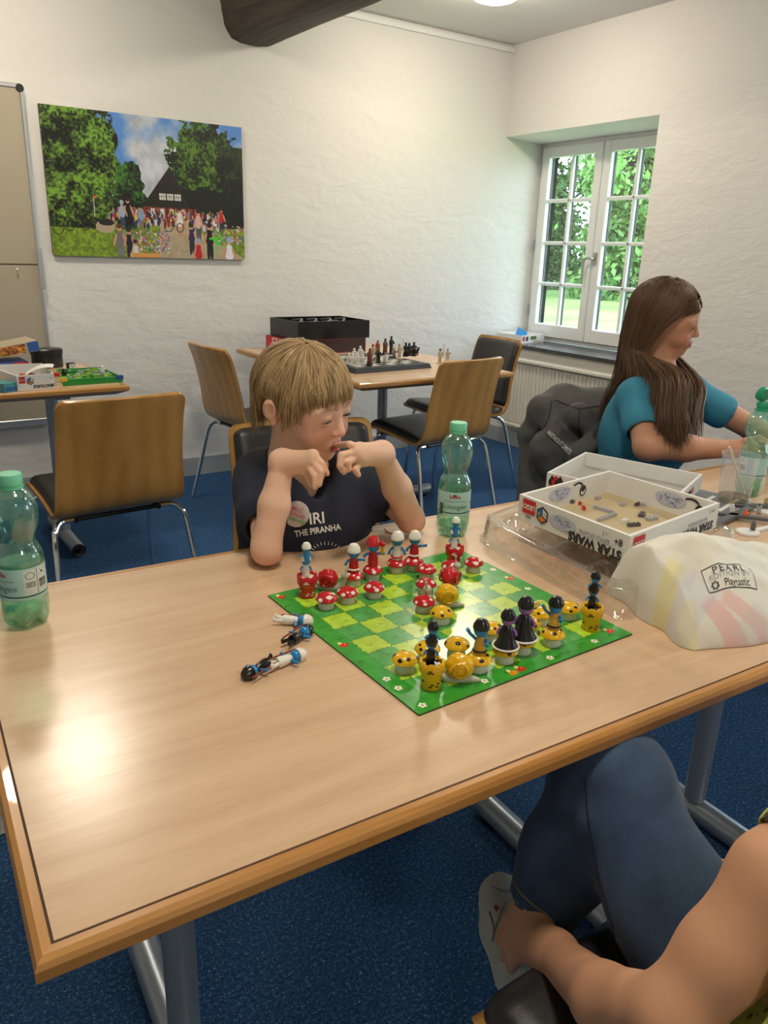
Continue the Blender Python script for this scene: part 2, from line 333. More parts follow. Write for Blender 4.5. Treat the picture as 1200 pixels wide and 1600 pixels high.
# windows
mSTONE = plain('dark_slate_sill', (.045, .045, .05), .22, var=.3, bscale=25)
mGLASS = clear('window_glass', (.97, .99, .98), .06, .01)
mGASKET = plain('dark_gasket', (.03, .035, .04), .6)
def make_window(idx, yc, yd):
    w = bpy.data.objects.new('window_%d' % idx, None); C.objects.link(w); w.location = (WX, (yc+yd)/2, zs0); structure(w)
    w['_m'] = [x for r in Matrix.Translation(Vector(w.location)) for x in r]
    L = yd-yc; ym = (yc+yd)/2; zt, zb = zs1-.035, zs0+.015
    b = MB()
    for (cy, cz, dy, dz) in ((yc+.02, (zb+zt)/2, .04, zt-zb+.04), (yd-.02, (zb+zt)/2, .04, zt-zb+.04), (ym, zt+.005, L, .03), (ym, zb+.012, L, .035)):
        b.box((WX+.025, cy, cz), (.07 if dz > dy else .066, dy, dz), bev=.004)
    b.build('frame', mWHITE, w, world=True, smooth=False)
    for sgn, (a, c) in ((1, (ym, yd-.022)), (-1, (yc+.022, ym))):
        st = .068; z0, z1 = zb+.02, zt-.005; b = MB(); x = WX-.002
        for (cy, cz, dy, dz) in ((a+st/2, (z0+z1)/2, st-.004, z1-z0), (c-st/2, (z0+z1)/2, st-.004, z1-z0), ((a+c)/2, z1-st/2, c-a-.004, st), ((a+c)/2, z0+.045, c-a-.004, .09)):
            b.box((x, cy, cz), (.05 if dz > dy else .047, dy, dz), bev=.006)
        sa = b.build('sash', mWHITE, w, world=True, smooth=False)
        ga, gc, g0, g1 = a+st, c-st, z0+.09, z1-st; gm = (ga+gc)/2
        b = MB(); b.box((x+.004, gm, (g0+g1)/2), (.034, .024, g1-g0), bev=.006); b.build('glazing_bar', mWHITE, sa, world=True, smooth=False)
        for k in (1, 2, 3):
            zz = g0+(g1-g0)*k/4; b = MB(); b.box((x+.004, gm, zz), (.034, gc-ga, .024), bev=.006); b.build('glazing_bar', mWHITE, sa, world=True, smooth=False)
        b = MB()
        for i in range(2):
            for k in range(4):
                y_a = ga if i == 0 else gm+.012; y_b = gm-.012 if i == 0 else gc; z_a = g0+(g1-g0)*k/4+(.012 if k else 0); z_b = g0+(g1-g0)*(k+1)/4-(.012 if k < 3 else 0)
                p = MB(); p.box((x+.008, (y_a+y_b)/2, (z_a+z_b)/2), (.004, y_b-y_a, z_b-z_a)); p.build('pane', mGLASS, sa, world=True, smooth=False)
                for yy in (y_a+.003, y_b-.003): b.box((x+.018, yy, (z_a+z_b)/2), (.012, .006, z_b-z_a))
        b.build('gasket', mGASKET, sa, world=True, smooth=False)
        if sgn == 1:
            for zz in (z0+.18, z0+.62, z1-.14):
                b = MB(); b.tube([(x-.03, c+.004, zz-.035), (x-.03, c+.004, zz+.035)], .007); b.build('hinge', mSTEEL, w, world=True)
    hm = plain('satin_nickel', (.45, .42, .38), .3, .9)
    hz = 1.275; hy = ym-.03; b = MB(); b.box((WX-.032, hy, hz), (.012, .030, .075), bev=.005)
    b.tube([(WX-.035, hy, hz), (WX-.07, hy, hz), (WX-.073, hy+.02, hz)], .008)
    b.tube(cat_rom([(WX-.073, hy, hz), (WX-.073, hy+.03, hz+.002), (WX-.073, hy+.055, hz-.02), (WX-.073, hy+.055, hz-.13)], 5), .009)
    b.build('handle', hm, w, world=True)
make_window(1, 3.14, 4.26); make_window(2, .76, 1.88); make_window(3, -1.51, -.39)  # third window is out of view, added for more daylight on the carpet
for i, (ya, yb, yc, yd) in enumerate(wins):
    b = MB(); b.prism([(X1-.03, ya-.0), (WX+.03, yc+.01), (WX+.03, yd-.01), (X1-.03, yb-.0)], zs0-.02, zs0+.005); o = structure(b.build('trim_%d' % (2+i), mSTONE, smooth=False))
fin(bpy.data.objects['trim_2'], 'dark slate window sill')

# ceiling lamps (opal domes)
mOPAL = emit('lit_opal_glass', (1.0, .90, .74), LAMP_STRENGTH)
mBRASS = plain('white_lamp_rim', (.7, .69, .66), .4)
lamp = thing('ceiling_lamp', 'glowing opal dome lamp on the ceiling beside the window corner', 'lamp', (2.84, 3.36, H), 0, 'round opal ceiling lamps')
b = MB(); b.lathe([(0, -.11), (.05, -.107), (.10, -.092), (.14, -.06), (.155, -.025), (.15, -.004)], n=32); b.build('dome', mOPAL, lamp)
b = MB(); b.lathe([(.13, 0), (.168, -.001), (.170, -.02), (.160, -.026), (.15, -.02)], n=32); b.build('rim', mBRASS, lamp)
dup(lamp, (.60, 3.34, H), 0, 'opal dome lamp on the ceiling above the pinboard end')
dup(lamp, (2.84, .9, H), 0, 'opal dome lamp on the ceiling above the long table')
dup(lamp, (.60, .7, H), 0, 'opal dome lamp on the ceiling above the camera spot')
dup(lamp, (.60, -1.6, H), 0, 'opal dome lamp on the ceiling by the front wall')

# timber beam below the ceiling
mBEAM = wood('old_dark_oak', (.018, .014, .011), (.085, .06, .045), (14, 1.1, 14), .7, 0, bump=.9, ring=.8)
b = MB()
def beam_sec(y):
    t = (Y1-y); s = math.sin(t*3.1)*.012
    L = [(1.79+s, 2.60), (1.80+s, 2.44), (1.855+s*.6, 2.30+.01*math.sin(t*5)), (2.05+.01*math.sin(t*2.3), 2.292+.008*math.sin(t*4)), (2.12+.02*math.sin(t*2), 2.34), (2.15, 2.47), (2.17, 2.60)]
    return [(x, y, z) for x, z in cat_rom(L, 4)]
nb = 40; secs = [beam_sec(Y1+.05-(Y1+.05-Y0)*i/(nb-1)) for i in range(nb)]; ns = len(secs[0])
vs = [p for s_ in secs for p in s_]; r_ = np.array(vs); d_ = smooth_noise(r_*np.array([1, .25, 1]), 60, 3)*.006
vs = [(p[0]+d_[i]*.5, p[1], p[2]+d_[i]*.5) for i, p in enumerate(vs)]
b.add(vs, [(j*ns+i, j*ns+i+1, (j+1)*ns+i+1, (j+1)*ns+i) for j in range(nb-1) for i in range(ns-1)]+[tuple(range(ns))])
o = structure(b.build('ceiling_beam', mBEAM)); fin(o, 'old dark timber ceiling beam')

# radiator
rad = thing('radiator', 'cream ribbed panel radiator below the window', 'radiator', (X1-.07, 3.5, .12))
ry0, ry1, rz0, rz1, rx = 3.0, 4.06, .155, .625, X1-.075
b = MB(); b.box((rx+.02, (ry0+ry1)/2, (rz0+rz1)/2), (.03, ry1-ry0, rz1-rz0-.02), bev=.004); b.build('back_panel', mRADI, rad, world=True, smooth=False)
npan = 31; st = (ry1-ry0-.03)/npan; rib = None
for i in range(npan):
    y = ry0+.015+st*(i+.5)
    if rib is None:
        q = MB(); prof = [(0, -st*.46), (-.010, -st*.30), (-.012, 0), (-.010, st*.30), (0, st*.46)]; q.prism(prof, -(rz1-rz0)/2+.035, (rz1-rz0)/2-.035)
        rib = q.build('rib', mRADI, rad); ro = rib
    else: ro = rib.copy(); C.objects.link(ro); ro.parent = rad
    ro.location = Vector((rx+.005, y, (rz0+rz1)/2))-Vector((X1-.07, 3.5, .12))
b = MB(); b.box((rx+.0, (ry0+ry1)/2, rz1-.012), (.06, ry1-ry0, .022), bev=.004); b.build('top_rail', mRADI, rad, world=True, smooth=False)
b = MB(); b.box((rx+.0, (ry0+ry1)/2, rz0+.012), (.03, ry1-ry0, .022), bev=.004); b.build('bottom_rail', mRADI, rad, world=True, smooth=False)
for yy in (ry0+.15, ry1-.15):
    b = MB(); b.box((X1-.025, yy, .4), (.05, .03, .3)); b.build('bracket', mRADI, rad, world=True, smooth=False)

# outside: lawn, hedge trees
def lawnmat():
    M, n, l, b = nm('lawn_grass'); tc = N(n, 'ShaderNodeTexCoord'); a = N(n, 'ShaderNodeTexNoise', Scale=.35, Detail=8, Roughness=.75); l.new(tc.outputs['Object'], a.inputs['Vector'])
    cr = N(n, 'ShaderNodeValToRGB'); e = cr.color_ramp.elements; e[0].position = .38; e[0].color = (.11, .23, .03, 1); e[1].position = .66; e[1].color = (.26, .36, .10, 1)
    l.new(a.outputs[0], cr.inputs[0]); l.new(cr.outputs[0], b.inputs['Base Color']); b.inputs['Roughness'].default_value = .9
    bumpit(n, l, b, a.outputs[0], .5, .1); return M
b = MB(); b.grid(lambda u, v: (4.3+u*70, -30+v*90, -.10+.25*math.sin(u*9)*math.sin(v*7)*u), 24, 24)
structure(b.build('lawn', lawnmat()))
mLEAF = attr_mat('tree_leaves', .6); mBARK = plain('tree_bark', (.08, .055, .035), .9, bump=.5, bscale=8)
def tree(loc, h, r, seed, label, bright, first=None, nleaf=15000):
    t = thing('tree', label, 'tree', loc, 0, 'leafy trees beyond the lawn')
    rs = np.random.RandomState(seed); b = MB(); b.tube([(0, 0, -.2), (.1, .05, h*.3), (0, .1, h*.75)], [.28, .2, .08], 9)
    for k in range(7):
        a = rs.rand()*6.28; z = h*(.15+.08*k); b.tube([(0, 0, z), (r*.35*math.cos(a), r*.35*math.sin(a), z+.6), (r*.8*math.cos(a), r*.8*math.sin(a), z+1.0)], [.09, .06, .02], 6)
    b.build('trunk', mBARK, t)
    cl = rs.normal(size=(46, 3)); cl /= np.linalg.norm(cl, axis=1)[:, None]; cl *= (.45+.5*rs.rand(46, 1)); cl[:, 0] *= r; cl[:, 1] *= r; cl[:, 2] = h*.5+cl[:, 2]*h*.52; cl[:14, 2] = .3+rs.rand(14)*h*.3
    ci = rs.randint(0, 46, nleaf); p = cl[ci]+rs.normal(size=(nleaf, 3))*np.array([.42, .42, .4]); p[:, 2] = np.maximum(p[:, 2], .05)
    u = rs.normal(size=(nleaf, 3)); u /= np.linalg.norm(u, axis=1)[:, None]; w = np.cross(u, rs.normal(size=(nleaf, 3))); w /= np.linalg.norm(w, axis=1)[:, None]
    s = (.09+.10*rs.rand(nleaf, 1)); V = np.stack([p-u*s, p+w*s*.5, p+u*s, p-w*s*.5], 1).reshape(-1, 3)
    me = bpy.data.meshes.new('crown'); me.from_pydata(V.tolist(), [], np.arange(nleaf*4).reshape(-1, 4).tolist()); me.materials.append(mLEAF)
    tone = (.6+.8*rs.rand(46))[ci]*(.75+.5*rs.rand(nleaf)); base = np.array([.075, .18, .035])*bright; c = np.repeat(base[None]*tone[:, None], 4, 0); c[:, 0] *= 1+.5*np.repeat(rs.rand(nleaf), 4)
    setcol(me, c); o = bpy.data.objects.new('crown', me); C.objects.link(o); o.parent = t; o['kind'] = 'stuff'
for i, (az, dist, h, r, br) in enumerate([(30, 31, 10, 2.1, 1.0), (40, 31, 10, 2.1, 1.15), (50, 31, 11, 2.1, .95), (60, 31, 10, 2.1, 1.1), (70, 31, 10, 2.1, 1.0), (35, 38, 13, 2.7, .85), (44.5, 38.5, 13, 2.7, .8), (54, 38, 13, 2.7, .9), (64, 38, 13, 2.7, .8), (31, 46, 15, 3.4, .7), (40, 46, 15, 3.4, .75), (49, 46, 15, 3.4, .7), (58, 46, 15, 3.4, .75)]):
    a = math.radians(az+10*0); tree((dist*math.sin(a), dist*math.cos(a), -.1), h, r, i+1, 'broad leafy green tree standing beyond the lawn outside the window', br*1.35)
# ---------------------------------------------------------------- tables
def table(label, loc, rz, L, Wd, H=.74, legs=(.22, .22), foot=(.12, .12), group='beech veneer tables', axis='x', colr=.025):
    """local frame: x 0..L, y 0..Wd, top at H; wooden edging outside that"""
    t = thing('table', label, 'table', loc, rz, group)
    b = MB(); g = .0025
    b.box((L/2, Wd/2, H-.011), (L-2*g, Wd-2*g, .022)); b.build('tabletop', mTABLE, t, smooth=False)
    b = MB(); b.box((L/2, Wd/2, H-.0135), (L, Wd, .025)); b.build('core', mGROOVE, t, smooth=False)
    prof = [(0, -.0005), (.008, .0), (.013, -.003), (.0155, -.008), (.0155, -.019), (.013, -.022), (-.028, -.040), (-.034, -.040), (-.034, -.026), (0, -.0255)]
    def ring(i):
        o_, z = prof[i]; return [(-o_, -o_, H+z), (L+o_, -o_, H+z), (L+o_, Wd+o_, H+z), (-o_, Wd+o_, H+z)]
    for side in range(4):
        b = MB(); vs = []
        for i in range(len(prof)): r = ring(i); vs += [r[side], r[(side+1) % 4]]
        n = len(prof); fs = [(2*i, 2*i+1, (2*((i+1) % n))+1, 2*((i+1) % n)) for i in range(n)]+[tuple(range(0, 2*n, 2)), tuple(reversed(range(1, 2*n, 2)))]
        b.add(vs, fs); b.build('edging', mEDGE if side % 2 == 0 else mEDGEY, t, smooth=False)
    for k, (q, f) in enumerate(((legs[0], foot[0]), (L-legs[1] if axis == 'x' else Wd-legs[1], foot[1]))):
        mid = Wd/2 if axis == 'x' else L/2; P = (lambda a, c, z: (a, c, z)) if axis == 'x' else (lambda a, c, z: (c, a, z)); span = Wd if axis == 'x' else L
        b = MB(); b.tube([P(q, mid, .06), P(q, mid, H-.05)], colr, 20); b.build('leg', mSTEEL, t)
        b = MB(); b.tube([P(q, f, .034), P(q, span-f, .034)], .029, 20, cap=False); b.tube([P(q, f+.0, .034), P(q, f+.025, .034)], .022, 16, cap=False); b.tube([P(q, span-f, .034), P(q, span-f-.025, .034)], .022, 16, cap=False)
        b.build('foot', mSTEEL, t)
        for e in (f+.05, span-f-.05): b = MB(); b.box(P(q, e, .0045), (.04, .04, .009)); b.build('glide', mBLACK, t, smooth=False)
        b = MB(); b.box(P(q, mid, H-.045), (.05, span*.7, .03) if axis == 'x' else (span*.7, .05, .03)); b.build('bearer', mSTEEL, t, smooth=False)
    b = MB()
    if axis == 'x': b.box((L/2, Wd/2, H-.05), (L-legs[0]-legs[1], .04, .03))
    else: b.box((L/2, Wd/2, H-.05), (.04, Wd-legs[0]-legs[1], .03))
    b.build('crossbar', mSTEEL, t, smooth=False)
    return t
TA = math.radians(-2.25); TC, TS = math.cos(TA), math.sin(TA); TO = (.0568, .5438)
def tl(x, y, z=.74): return (TO[0]+TC*x-TS*y, TO[1]+TS*x+TC*y, z)
table('long beech table in the foreground with the chessboard on it', (TO[0], TO[1], 0), TA, 1.19, .742, legs=(.195, .185), foot=(.10, .10))
p = tl(1.225, 0, 0); table('beech table the long-haired girl sits at, butted to the chessboard table', p, TA, 1.19, .742, legs=(.215, .2), foot=(.10, .10))
table('beech table by the back wall carrying the film chess set', (1.775, 2.825, 0), 0, .86, 1.27, legs=(.47, .25), foot=(.10, .10), axis='y')
table('beech table before the pinboard with a green maze game on it', (-.33, 3.145, 0), math.radians(1), 1.2, .66, legs=(.2, .215), foot=(.10, .10))

# ---------------------------------------------------------------- chairs
CP = [(.435, .436), (.428, .447), (.40, .455), (.30, .449), (.18, .438), (.09, .431), (.045, .436), (.012, .462), (-.004, .51), (-.014, .58), (-.03, .66), (-.052, .75), (-.082, .830)]
CPS = np.array(cat_rom(CP, 8)); _seg = np.r_[0, np.cumsum(np.linalg.norm(np.diff(CPS, axis=0), axis=1))]; CLEN = _seg[-1]
def cprof(s):
    y = np.interp(s, _seg, CPS[:, 0]); z = np.interp(s, _seg, CPS[:, 1]); e = .004
    dy = np.interp(min(s+e, CLEN), _seg, CPS[:, 0])-np.interp(max(s-e, 0), _seg, CPS[:, 0]); dz = np.interp(min(s+e, CLEN), _seg, CPS[:, 1])-np.interp(max(s-e, 0), _seg, CPS[:, 1])
    q = math.hypot(dy, dz); return y, z, dz/q, -dy/q     # normal (towards the sitter): rotate tangent
SB = _seg[np.argmin(np.abs(CPS[:, 1]-.47)+(CPS[:, 0] > .05))]
def hw(s):
    f = s/CLEN; w = .203+.012*math.exp(-((f-.52)/.16)**2)
    for d in (s, CLEN-s):
        if d < .03: w -= .03-math.sqrt(max(0, .03**2-(.03-d)**2))
    return w
def sheet(b, s0, s1, inset, o0, o1, ns=40, nu=13, pil=0.0, rnd=.0):
    vs = []
    for layer in (0, 1):
        for j in range(ns):
            s = s0+(s1-s0)*(.5-.5*math.cos(PI*j/(ns-1)))
            y, z, ny, nz = cprof(s); w = hw(s)-inset
            dd = min(s-s0, s1-s)
            if rnd and dd < rnd: w -= rnd-math.sqrt(max(0, rnd**2-(rnd-dd)**2))
            cur = -.024*max(0, min(1, (z-.45)/.3))
            for i in range(nu):
                u = math.sin(PI/2*(-1+2*i/(nu-1))); fo = 1
                o_ = o0 if layer == 0 else o1
                if pil and layer: fo = min(1, (1-abs(u))*w/pil)**.5*min(1, dd/pil+.001)**.5; o_ = o0+(o1-o0)*(.12+.88*fo)
                vs.append((u*w, y+ny*(-o_)*-1+cur*(1-u*u), z+nz*(-o_)*-1))
    n1 = ns*nu; fs = []
    for j in range(ns-1):
        for i in range(nu-1):
            a = j*nu+i; fs.append((a, a+nu, a+nu+1, a+1)); fs.append((n1+a, n1+a+1, n1+a+nu+1, n1+a+nu))
        for i in (0, nu-1):
            a = j*nu+i; q = (a, n1+a, n1+a+nu, a+nu); fs.append(q if i == 0 else tuple(reversed(q)))
    for j in (0, ns-1):
        for i in range(nu-1):
            a = j*nu+i; q = (a, a+1, n1+a+1, n1+a); fs.append(q if j == 0 else tuple(reversed(q)))
    b.add(vs, fs)
def chair(label, loc, deg, group='beech plywood stacking chairs with black pads'):
    t = thing('chair', label, 'chair', (*loc, 0), math.radians(deg), group)
    b = MB(); sheet(b, 0, CLEN, 0, -.006, .006, 60, 15); b.build('shell', mPLY, t, sharp=50)
    b = MB(); sheet(b, .012, SB-.012, .010, .0065, .030, 34, 15, pil=.022, rnd=.025); b.build('seat_pad', mLEATH, t, sharp=60)
    b = MB(); sheet(b, SB+.0, CLEN-.014, .012, .0065, .026, 34, 15, pil=.022, rnd=.025); b.build('back_pad', mLEATH, t, sharp=60)
    for sx in (-1, 1):
        b = MB(); b.tube(cat_rom([(sx*.14, .06, .414), (sx*.185, .055, .414), (sx*.21, .035, .40), (sx*.222, .015, .36), (sx*.235, -.03, .18), (sx*.248, -.075, .006)], 6), .0095, 10); b.build('leg', mCHROME, t)
        b = MB(); b.tube(cat_rom([(sx*.14, .33, .424), (sx*.185, .34, .424), (sx*.205, .35, .41), (sx*.212, .36, .37), (sx*.218, .375, .19), (sx*.224, .39, .006)], 6), .0095, 10); b.build('leg', mCHROME, t)
    b = MB()
    for sx in (-1, 1): b.tube([(sx*.14, .05, .413), (sx*.14, .35, .422)], .009, 8)
    for y, z in ((.06, .414), (.34, .424)): b.tube([(-.14, y, z), (.14, y, z)], .0085, 8)
    b.build('frame', mBLACK, t); return t
chair('empty chair with plain wooden back to the camera, in front of the maze game table', (.654, 2.504), 3.4)
chair('empty chair near the back wall, seen side-on, facing the film chess table', (1.464, 3.593), -85)
chair('chair under the boy in the dark T-shirt', (.972, 1.80), 168)
chair('empty chair seen from its wooden back, behind the water bottle, at film chess table', (2.302, 2.797), 5.3)
chair('empty chair with black back pad showing, beside the radiator', (2.998, 3.404), 85.6)
# ---------------------------------------------------------------- painted flat prints
def ell_m(X, Y, cx, cy, rx, ry, a=0):
    c, s = math.cos(a), math.sin(a); dx, dy = X-cx, Y-cy; return ((dx*c+dy*s)/rx)**2+((-dx*s+dy*c)/ry)**2 < 1
def vnoise(h, w, cell, seed):
    r = np.random.RandomState(seed); g = r.rand(int(h/cell)+3, int(w/cell)+3); y = np.arange(h)/cell; x = np.arange(w)/cell
    y0 = y.astype(int); x0 = x.astype(int); fy = (y-y0)[:, None]; fx = (x-x0)[None]; fy = fy*fy*(3-2*fy); fx = fx*fx*(3-2*fx)
    a = g[y0][:, x0]; b_ = g[y0][:, x0+1]; c = g[y0+1][:, x0]; d = g[y0+1][:, x0+1]; return a*(1-fy)*(1-fx)+b_*(1-fy)*fx+c*fy*(1-fx)+d*fy*fx
def fbm(h, w, cell, seed, o=4): return sum(vnoise(h, w, max(1.01, cell/2**i), seed+i)/2**i for i in range(o))/sum(1/2**i for i in range(o))
def photo_print():
    w, h = 900, 600; A = np.zeros((h, w, 3)); Y, X = np.mgrid[0:h, 0:w].astype(float); U, V = X/w, Y/h; r = np.random.RandomState(5)
    sky = np.array([.33, .52, .80]); cl = np.clip((fbm(h, w, 150, 11, 6)-.40)*4+.5*(V-.1), 0, 1)[..., None]; A[:] = sky*(1-cl)+np.array([.80, .82, .86])*cl*(.75+.3*fbm(h, w, 40, 3)[..., None])
    def leafy(mask, base, seed, lit=1.0):
        n = fbm(h, w, 9, seed, 3); n2 = fbm(h, w, 55, seed+9, 3); t = np.clip((n-.5)*2.6+(n2-.42)*2.6+.38, .03, 1.4)[..., None]*lit
        A[mask] = (np.array(base)*t+np.array([.03, .045, .02]))[mask]
    ed = (fbm(h, w, 26, 40, 4)-.5)
    leafy((ell_m(X, Y, 60, 130, 190+0*X, 250) | ell_m(X, Y, 170, 110, 145, 95) | ell_m(X, Y, 210, 300, 135, 165) | (U < .2)) & (ed > -.34+0*X) & (V < .82), (.27, .38, .13), 21)
    m_ = ((U < .33) & (np.hypot(U-.0, (V-.28)*.8) < .36+ed*.22)); leafy(m_ & (V < .85), (.29, .40, .13), 22)
    leafy(((np.abs(U-.39)*2.3+(.40-V)*-.0 < .12+ed*.10+(V-.36)*.35) & (V > .33+ed*.1) & (V < .65)), (.16, .30, .10), 25)
    leafy((np.hypot((U-.78)*1.0, (V-.30)*.62) < .19+ed*.12) & (V < .75), (.26, .38, .10), 31, .85)
    leafy((U > .86+ed*.15) & (V > .15) & (V < .78), (.14, .20, .07), 33, .7)
    leafy((U > .62) & (V > .48+ed*.1) & (V < .72), (.07, .09, .04), 35, .6)
    roof = (V > .33) & (V < .635) & (U > .60-(V-.33)*.52) & (U < .60+(V-.33)*.34); A[roof] = np.array([.13, .115, .09])*(.85+.3*fbm(h, w, 6, 71))[roof][:, None]
    br = (V > .625) & (V < .72) & (U > .455) & (U < .74); A[br] = np.array([.50, .20, .13])
    for x in np.arange(.47, .74, .035): A[(np.abs(U-x) < .003) & br] = (.12, .08, .06)
    for x in (.50, .55, .60, .66): A[(np.abs(U-x) < .011) & (V > .635) & (V < .70)] = (.8, .8, .78)
    for x in (.555, .595, .635):
        A[(np.abs(U-x) < .017) & (V > .525) & (V < .572)] = (.82, .82, .78)
        for q in (-.006, .006): A[(np.abs(U-x-q) < .0012) & (V > .528) & (V < .57)] = (.2, .2, .18)
        A[(np.abs(U-x) < .016) & (np.abs(V-.548) < .0015)] = (.2, .2, .18)
    gr = (V > .76+ed*.03); n = fbm(h, w, 12, 81, 4); A[gr] = (np.array([.46, .56, .16])*(.55+.8*n[..., None]))[gr]
    leafy((V > .68+ed*.05) & (V < .80) & (U < .40), (.34, .46, .14), 44, .9)
    path = (V > .70) & (U > .52+(1-V)*.06) & (U < .56+(V-.70)*1.3+.06) ; A[path] = (np.array([.66, .60, .50])*(.9+.2*n[..., None]))[path]
    for k in range(210):   # crowd at the stalls
        u = .28+.60*r.rand(); v = .66+.11*r.rand()**1.3; s = 6+14*(v-.64)*4; col = [(.85, .85, .85), (.72, .15, .15), (.15, .2, .45), (.1, .1, .1), (.85, .6, .55), (.3, .5, .7), (.8, .75, .3), (.5, .3, .5), (.25, .2, .18)][r.randint(9)]
        cx, cy = u*w, v*h; A[ell_m(X, Y, cx, cy, s*.55, s*1.3)] = np.array(col)*(.7+.4*r.rand()); A[ell_m(X, Y, cx, cy-s*1.6, s*.33, s*.42)] = (.78, .58, .46) if r.rand() < .6 else (.2, .14, .1)
    for k in range(420):   # goods on blankets
        u = .33+.25*r.rand() if k % 3 else .80+.2*r.rand(); v = .80+.17*r.rand() if k % 3 else .74+.14*r.rand()
        A[ell_m(X, Y, u*w, v*h, 2+5*r.rand(), 2+3*r.rand(), r.rand()*3)] = [(.85, .8, .82), (.75, .25, .3), (.25, .5, .35), (.8, .7, .3), (.55, .5, .75), (.3, .35, .5), (.8, .55, .6)][r.randint(7)]
    def person(u, v, s, shirt, legs, hair=(.2, .13, .08), cap=None):
        s = s*1.45; x, y = u*w, v*h
        A[ell_m(X, Y, x-.12*s, y+.9*s, .13*s, .75*s) | ell_m(X, Y, x+.13*s, y+.9*s, .13*s, .75*s)] = legs
        A[ell_m(X, Y, x, y, .33*s, .62*s)] = shirt; A[ell_m(X, Y, x-.36*s, y+.05*s, .09*s, .5*s, .3) | ell_m(X, Y, x+.36*s, y+.05*s, .09*s, .5*s, -.3)] = (.76, .55, .43)
        A[ell_m(X, Y, x, y-.82*s, .19*s, .24*s)] = (.78, .57, .45); A[ell_m(X, Y, x, y-.93*s, .21*s, .18*s)] = cap or hair
    person(.375, .66, 34, (.06, .06, .07), (.06, .06, .07)); person(.345, .67, 30, (.55, .65, .75), (.2, .25, .35), cap=(.55, .68, .8)); person(.44, .69, 26, (.45, .6, .75), (.5, .4, .35))
    person(.64, .71, 36, (.86, .84, .84), (.74, .55, .45)); person(.74, .72, 34, (.80, .66, .66), (.3, .3, .35)); person(.87, .68, 28, (.72, .12, .12), (.15, .18, .25))
    person(.325, .87, 42, (.42, .42, .43), (.45, .45, .45), hair=(.35, .2, .12)); person(.37, .88, 34, (.1, .12, .2), (.1, .12, .2)); person(.70, .83, 36, (.16, .16, .3), (.15, .15, .18)); person(.80, .84, 44, (.08, .08, .09), (.08, .08, .09))
    person(.735, .95, 40, (.7, .12, .14), (.2, .2, .25), cap=(.55, .62, .75)); person(.91, .95, 46, (.84, .85, .88), (.3, .3, .3), cap=(.55, .65, .82)); person(.40, .96, 34, (.75, .80, .84), (.7, .7, .7))
    for cx, cy, rr in ((30, 480, 26), (78, 466, 24), (148, 470, 16), (182, 466, 14), (520, 458, 22), (575, 462, 18)):
        d = np.hypot(X-cx, (Y-cy)*.85); A[(d > rr-3.2) & (d < rr)] = (.12, .12, .12)
    A[ell_m(X, Y, 232, 470, 42, 28)] = (.66, .60, .50); A[ell_m(X, Y, 238, 452, 34, 14)] = (.12, .12, .13)
    A[(np.abs(X-190) < 2) & (V > .58) & (V < .72)] = (.8, .8, .8); A[(X > 190) & (X < 206) & (np.abs(Y-348) < 8-(X-190)*.45)] = (.85, .4, .12)
    for cx, cy in ((740, 505), (775, 500), (758, 525)): A[ell_m(X, Y, cx, cy, 24, 7, (cx-740)*.03)] = (.30, .75, .22)
    A[(np.abs(X-752) < 4) & (V > .84) & (V < .96)] = (.30, .75, .22); A[(V > .965) & (U > .37) & (U < .53)] = np.where(((X//7+Y//5) % 2)[(V > .965) & (U > .37) & (U < .53)][:, None] > 0, (.78, .42, .15), (.82, .70, .45))
    return np.clip(A*1.05, 0, 1)
pic = thing('wall_picture', 'large unframed photo print of a crowded farmyard flea market on the back wall', 'picture', (1.378, Y1-.001, 1.547))
PW, PH = 1.014, .672
b = MB(); rr = .022
oc = [(-PW/2, PH/2), (-PW/2, -PH/2+rr)]+[(-PW/2+rr-rr*math.cos(a), -PH/2+rr-rr*math.sin(a)) for a in (.3, .7, 1.1, 1.5)]+[(PW/2, -PH/2), (PW/2, PH/2)]
b.prism(oc, 0, -.022, fn=lambda v: (v[0], v[2], v[1])); o = b.build('panel', plain('dark_print_edge', (.10, .10, .06), .5), pic, smooth=False)
b = MB(); b.add([(x, -.0225, z) for x, z in oc], [tuple(range(len(oc)))]); o = b.build('print', image_mat('flea_market_photo', photo_print(), .38), pic, smooth=False)
uvs(o, lambda c: (c.x/PW+.5, c.z/PH+.5))

# pinboard (freestanding, two fabric panels one above the other)
mALU = plain('aluminium', (.62, .63, .64), .3, .8); mFELT = plain('beige_felt', (.44, .385, .29), .95, bump=.3, bscale=220, var=.07)
YB = 4.235
pb = thing('pinboard', 'beige felt pinboard in aluminium frame standing against the back wall', 'pinboard', (.2, YB, 0))
xr = float(Yp(YB, 33, 145)[0]); xl = -1.1; zt = float(Yp(YB, 28, 133)[2]); zm = float(Yp(YB, 60, 413)[2]); zb = .42
for z0, z1 in ((zm+.002, zt-.012), (zb, zm-.004)):
    b = MB(); b.box(((xl+xr)/2, YB, (z0+z1)/2), (xr-xl-.02, .016, z1-z0)); b.build('felt_panel', mFELT, pb, world=True, smooth=False)
for x in (xl, xr):
    b = MB(); b.box((x, YB, (zb+zt)/2), (.022, .026, zt-zb), bev=.006); b.build('frame_post', mALU, pb, world=True)
for z in (zt-.005, zb-.02):
    b = MB(); b.box(((xl+xr)/2, YB, z), (xr-xl-.03, .026, .022 if z > 1 else .035), bev=.005); b.build('frame_rail', mALU, pb, world=True)
b = MB(); b.box(((xl+xr)/2, YB-.003, zm), (xr-xl-.02, .014, .004)); b.build('joint', mGROOVE, pb, world=True, smooth=False)
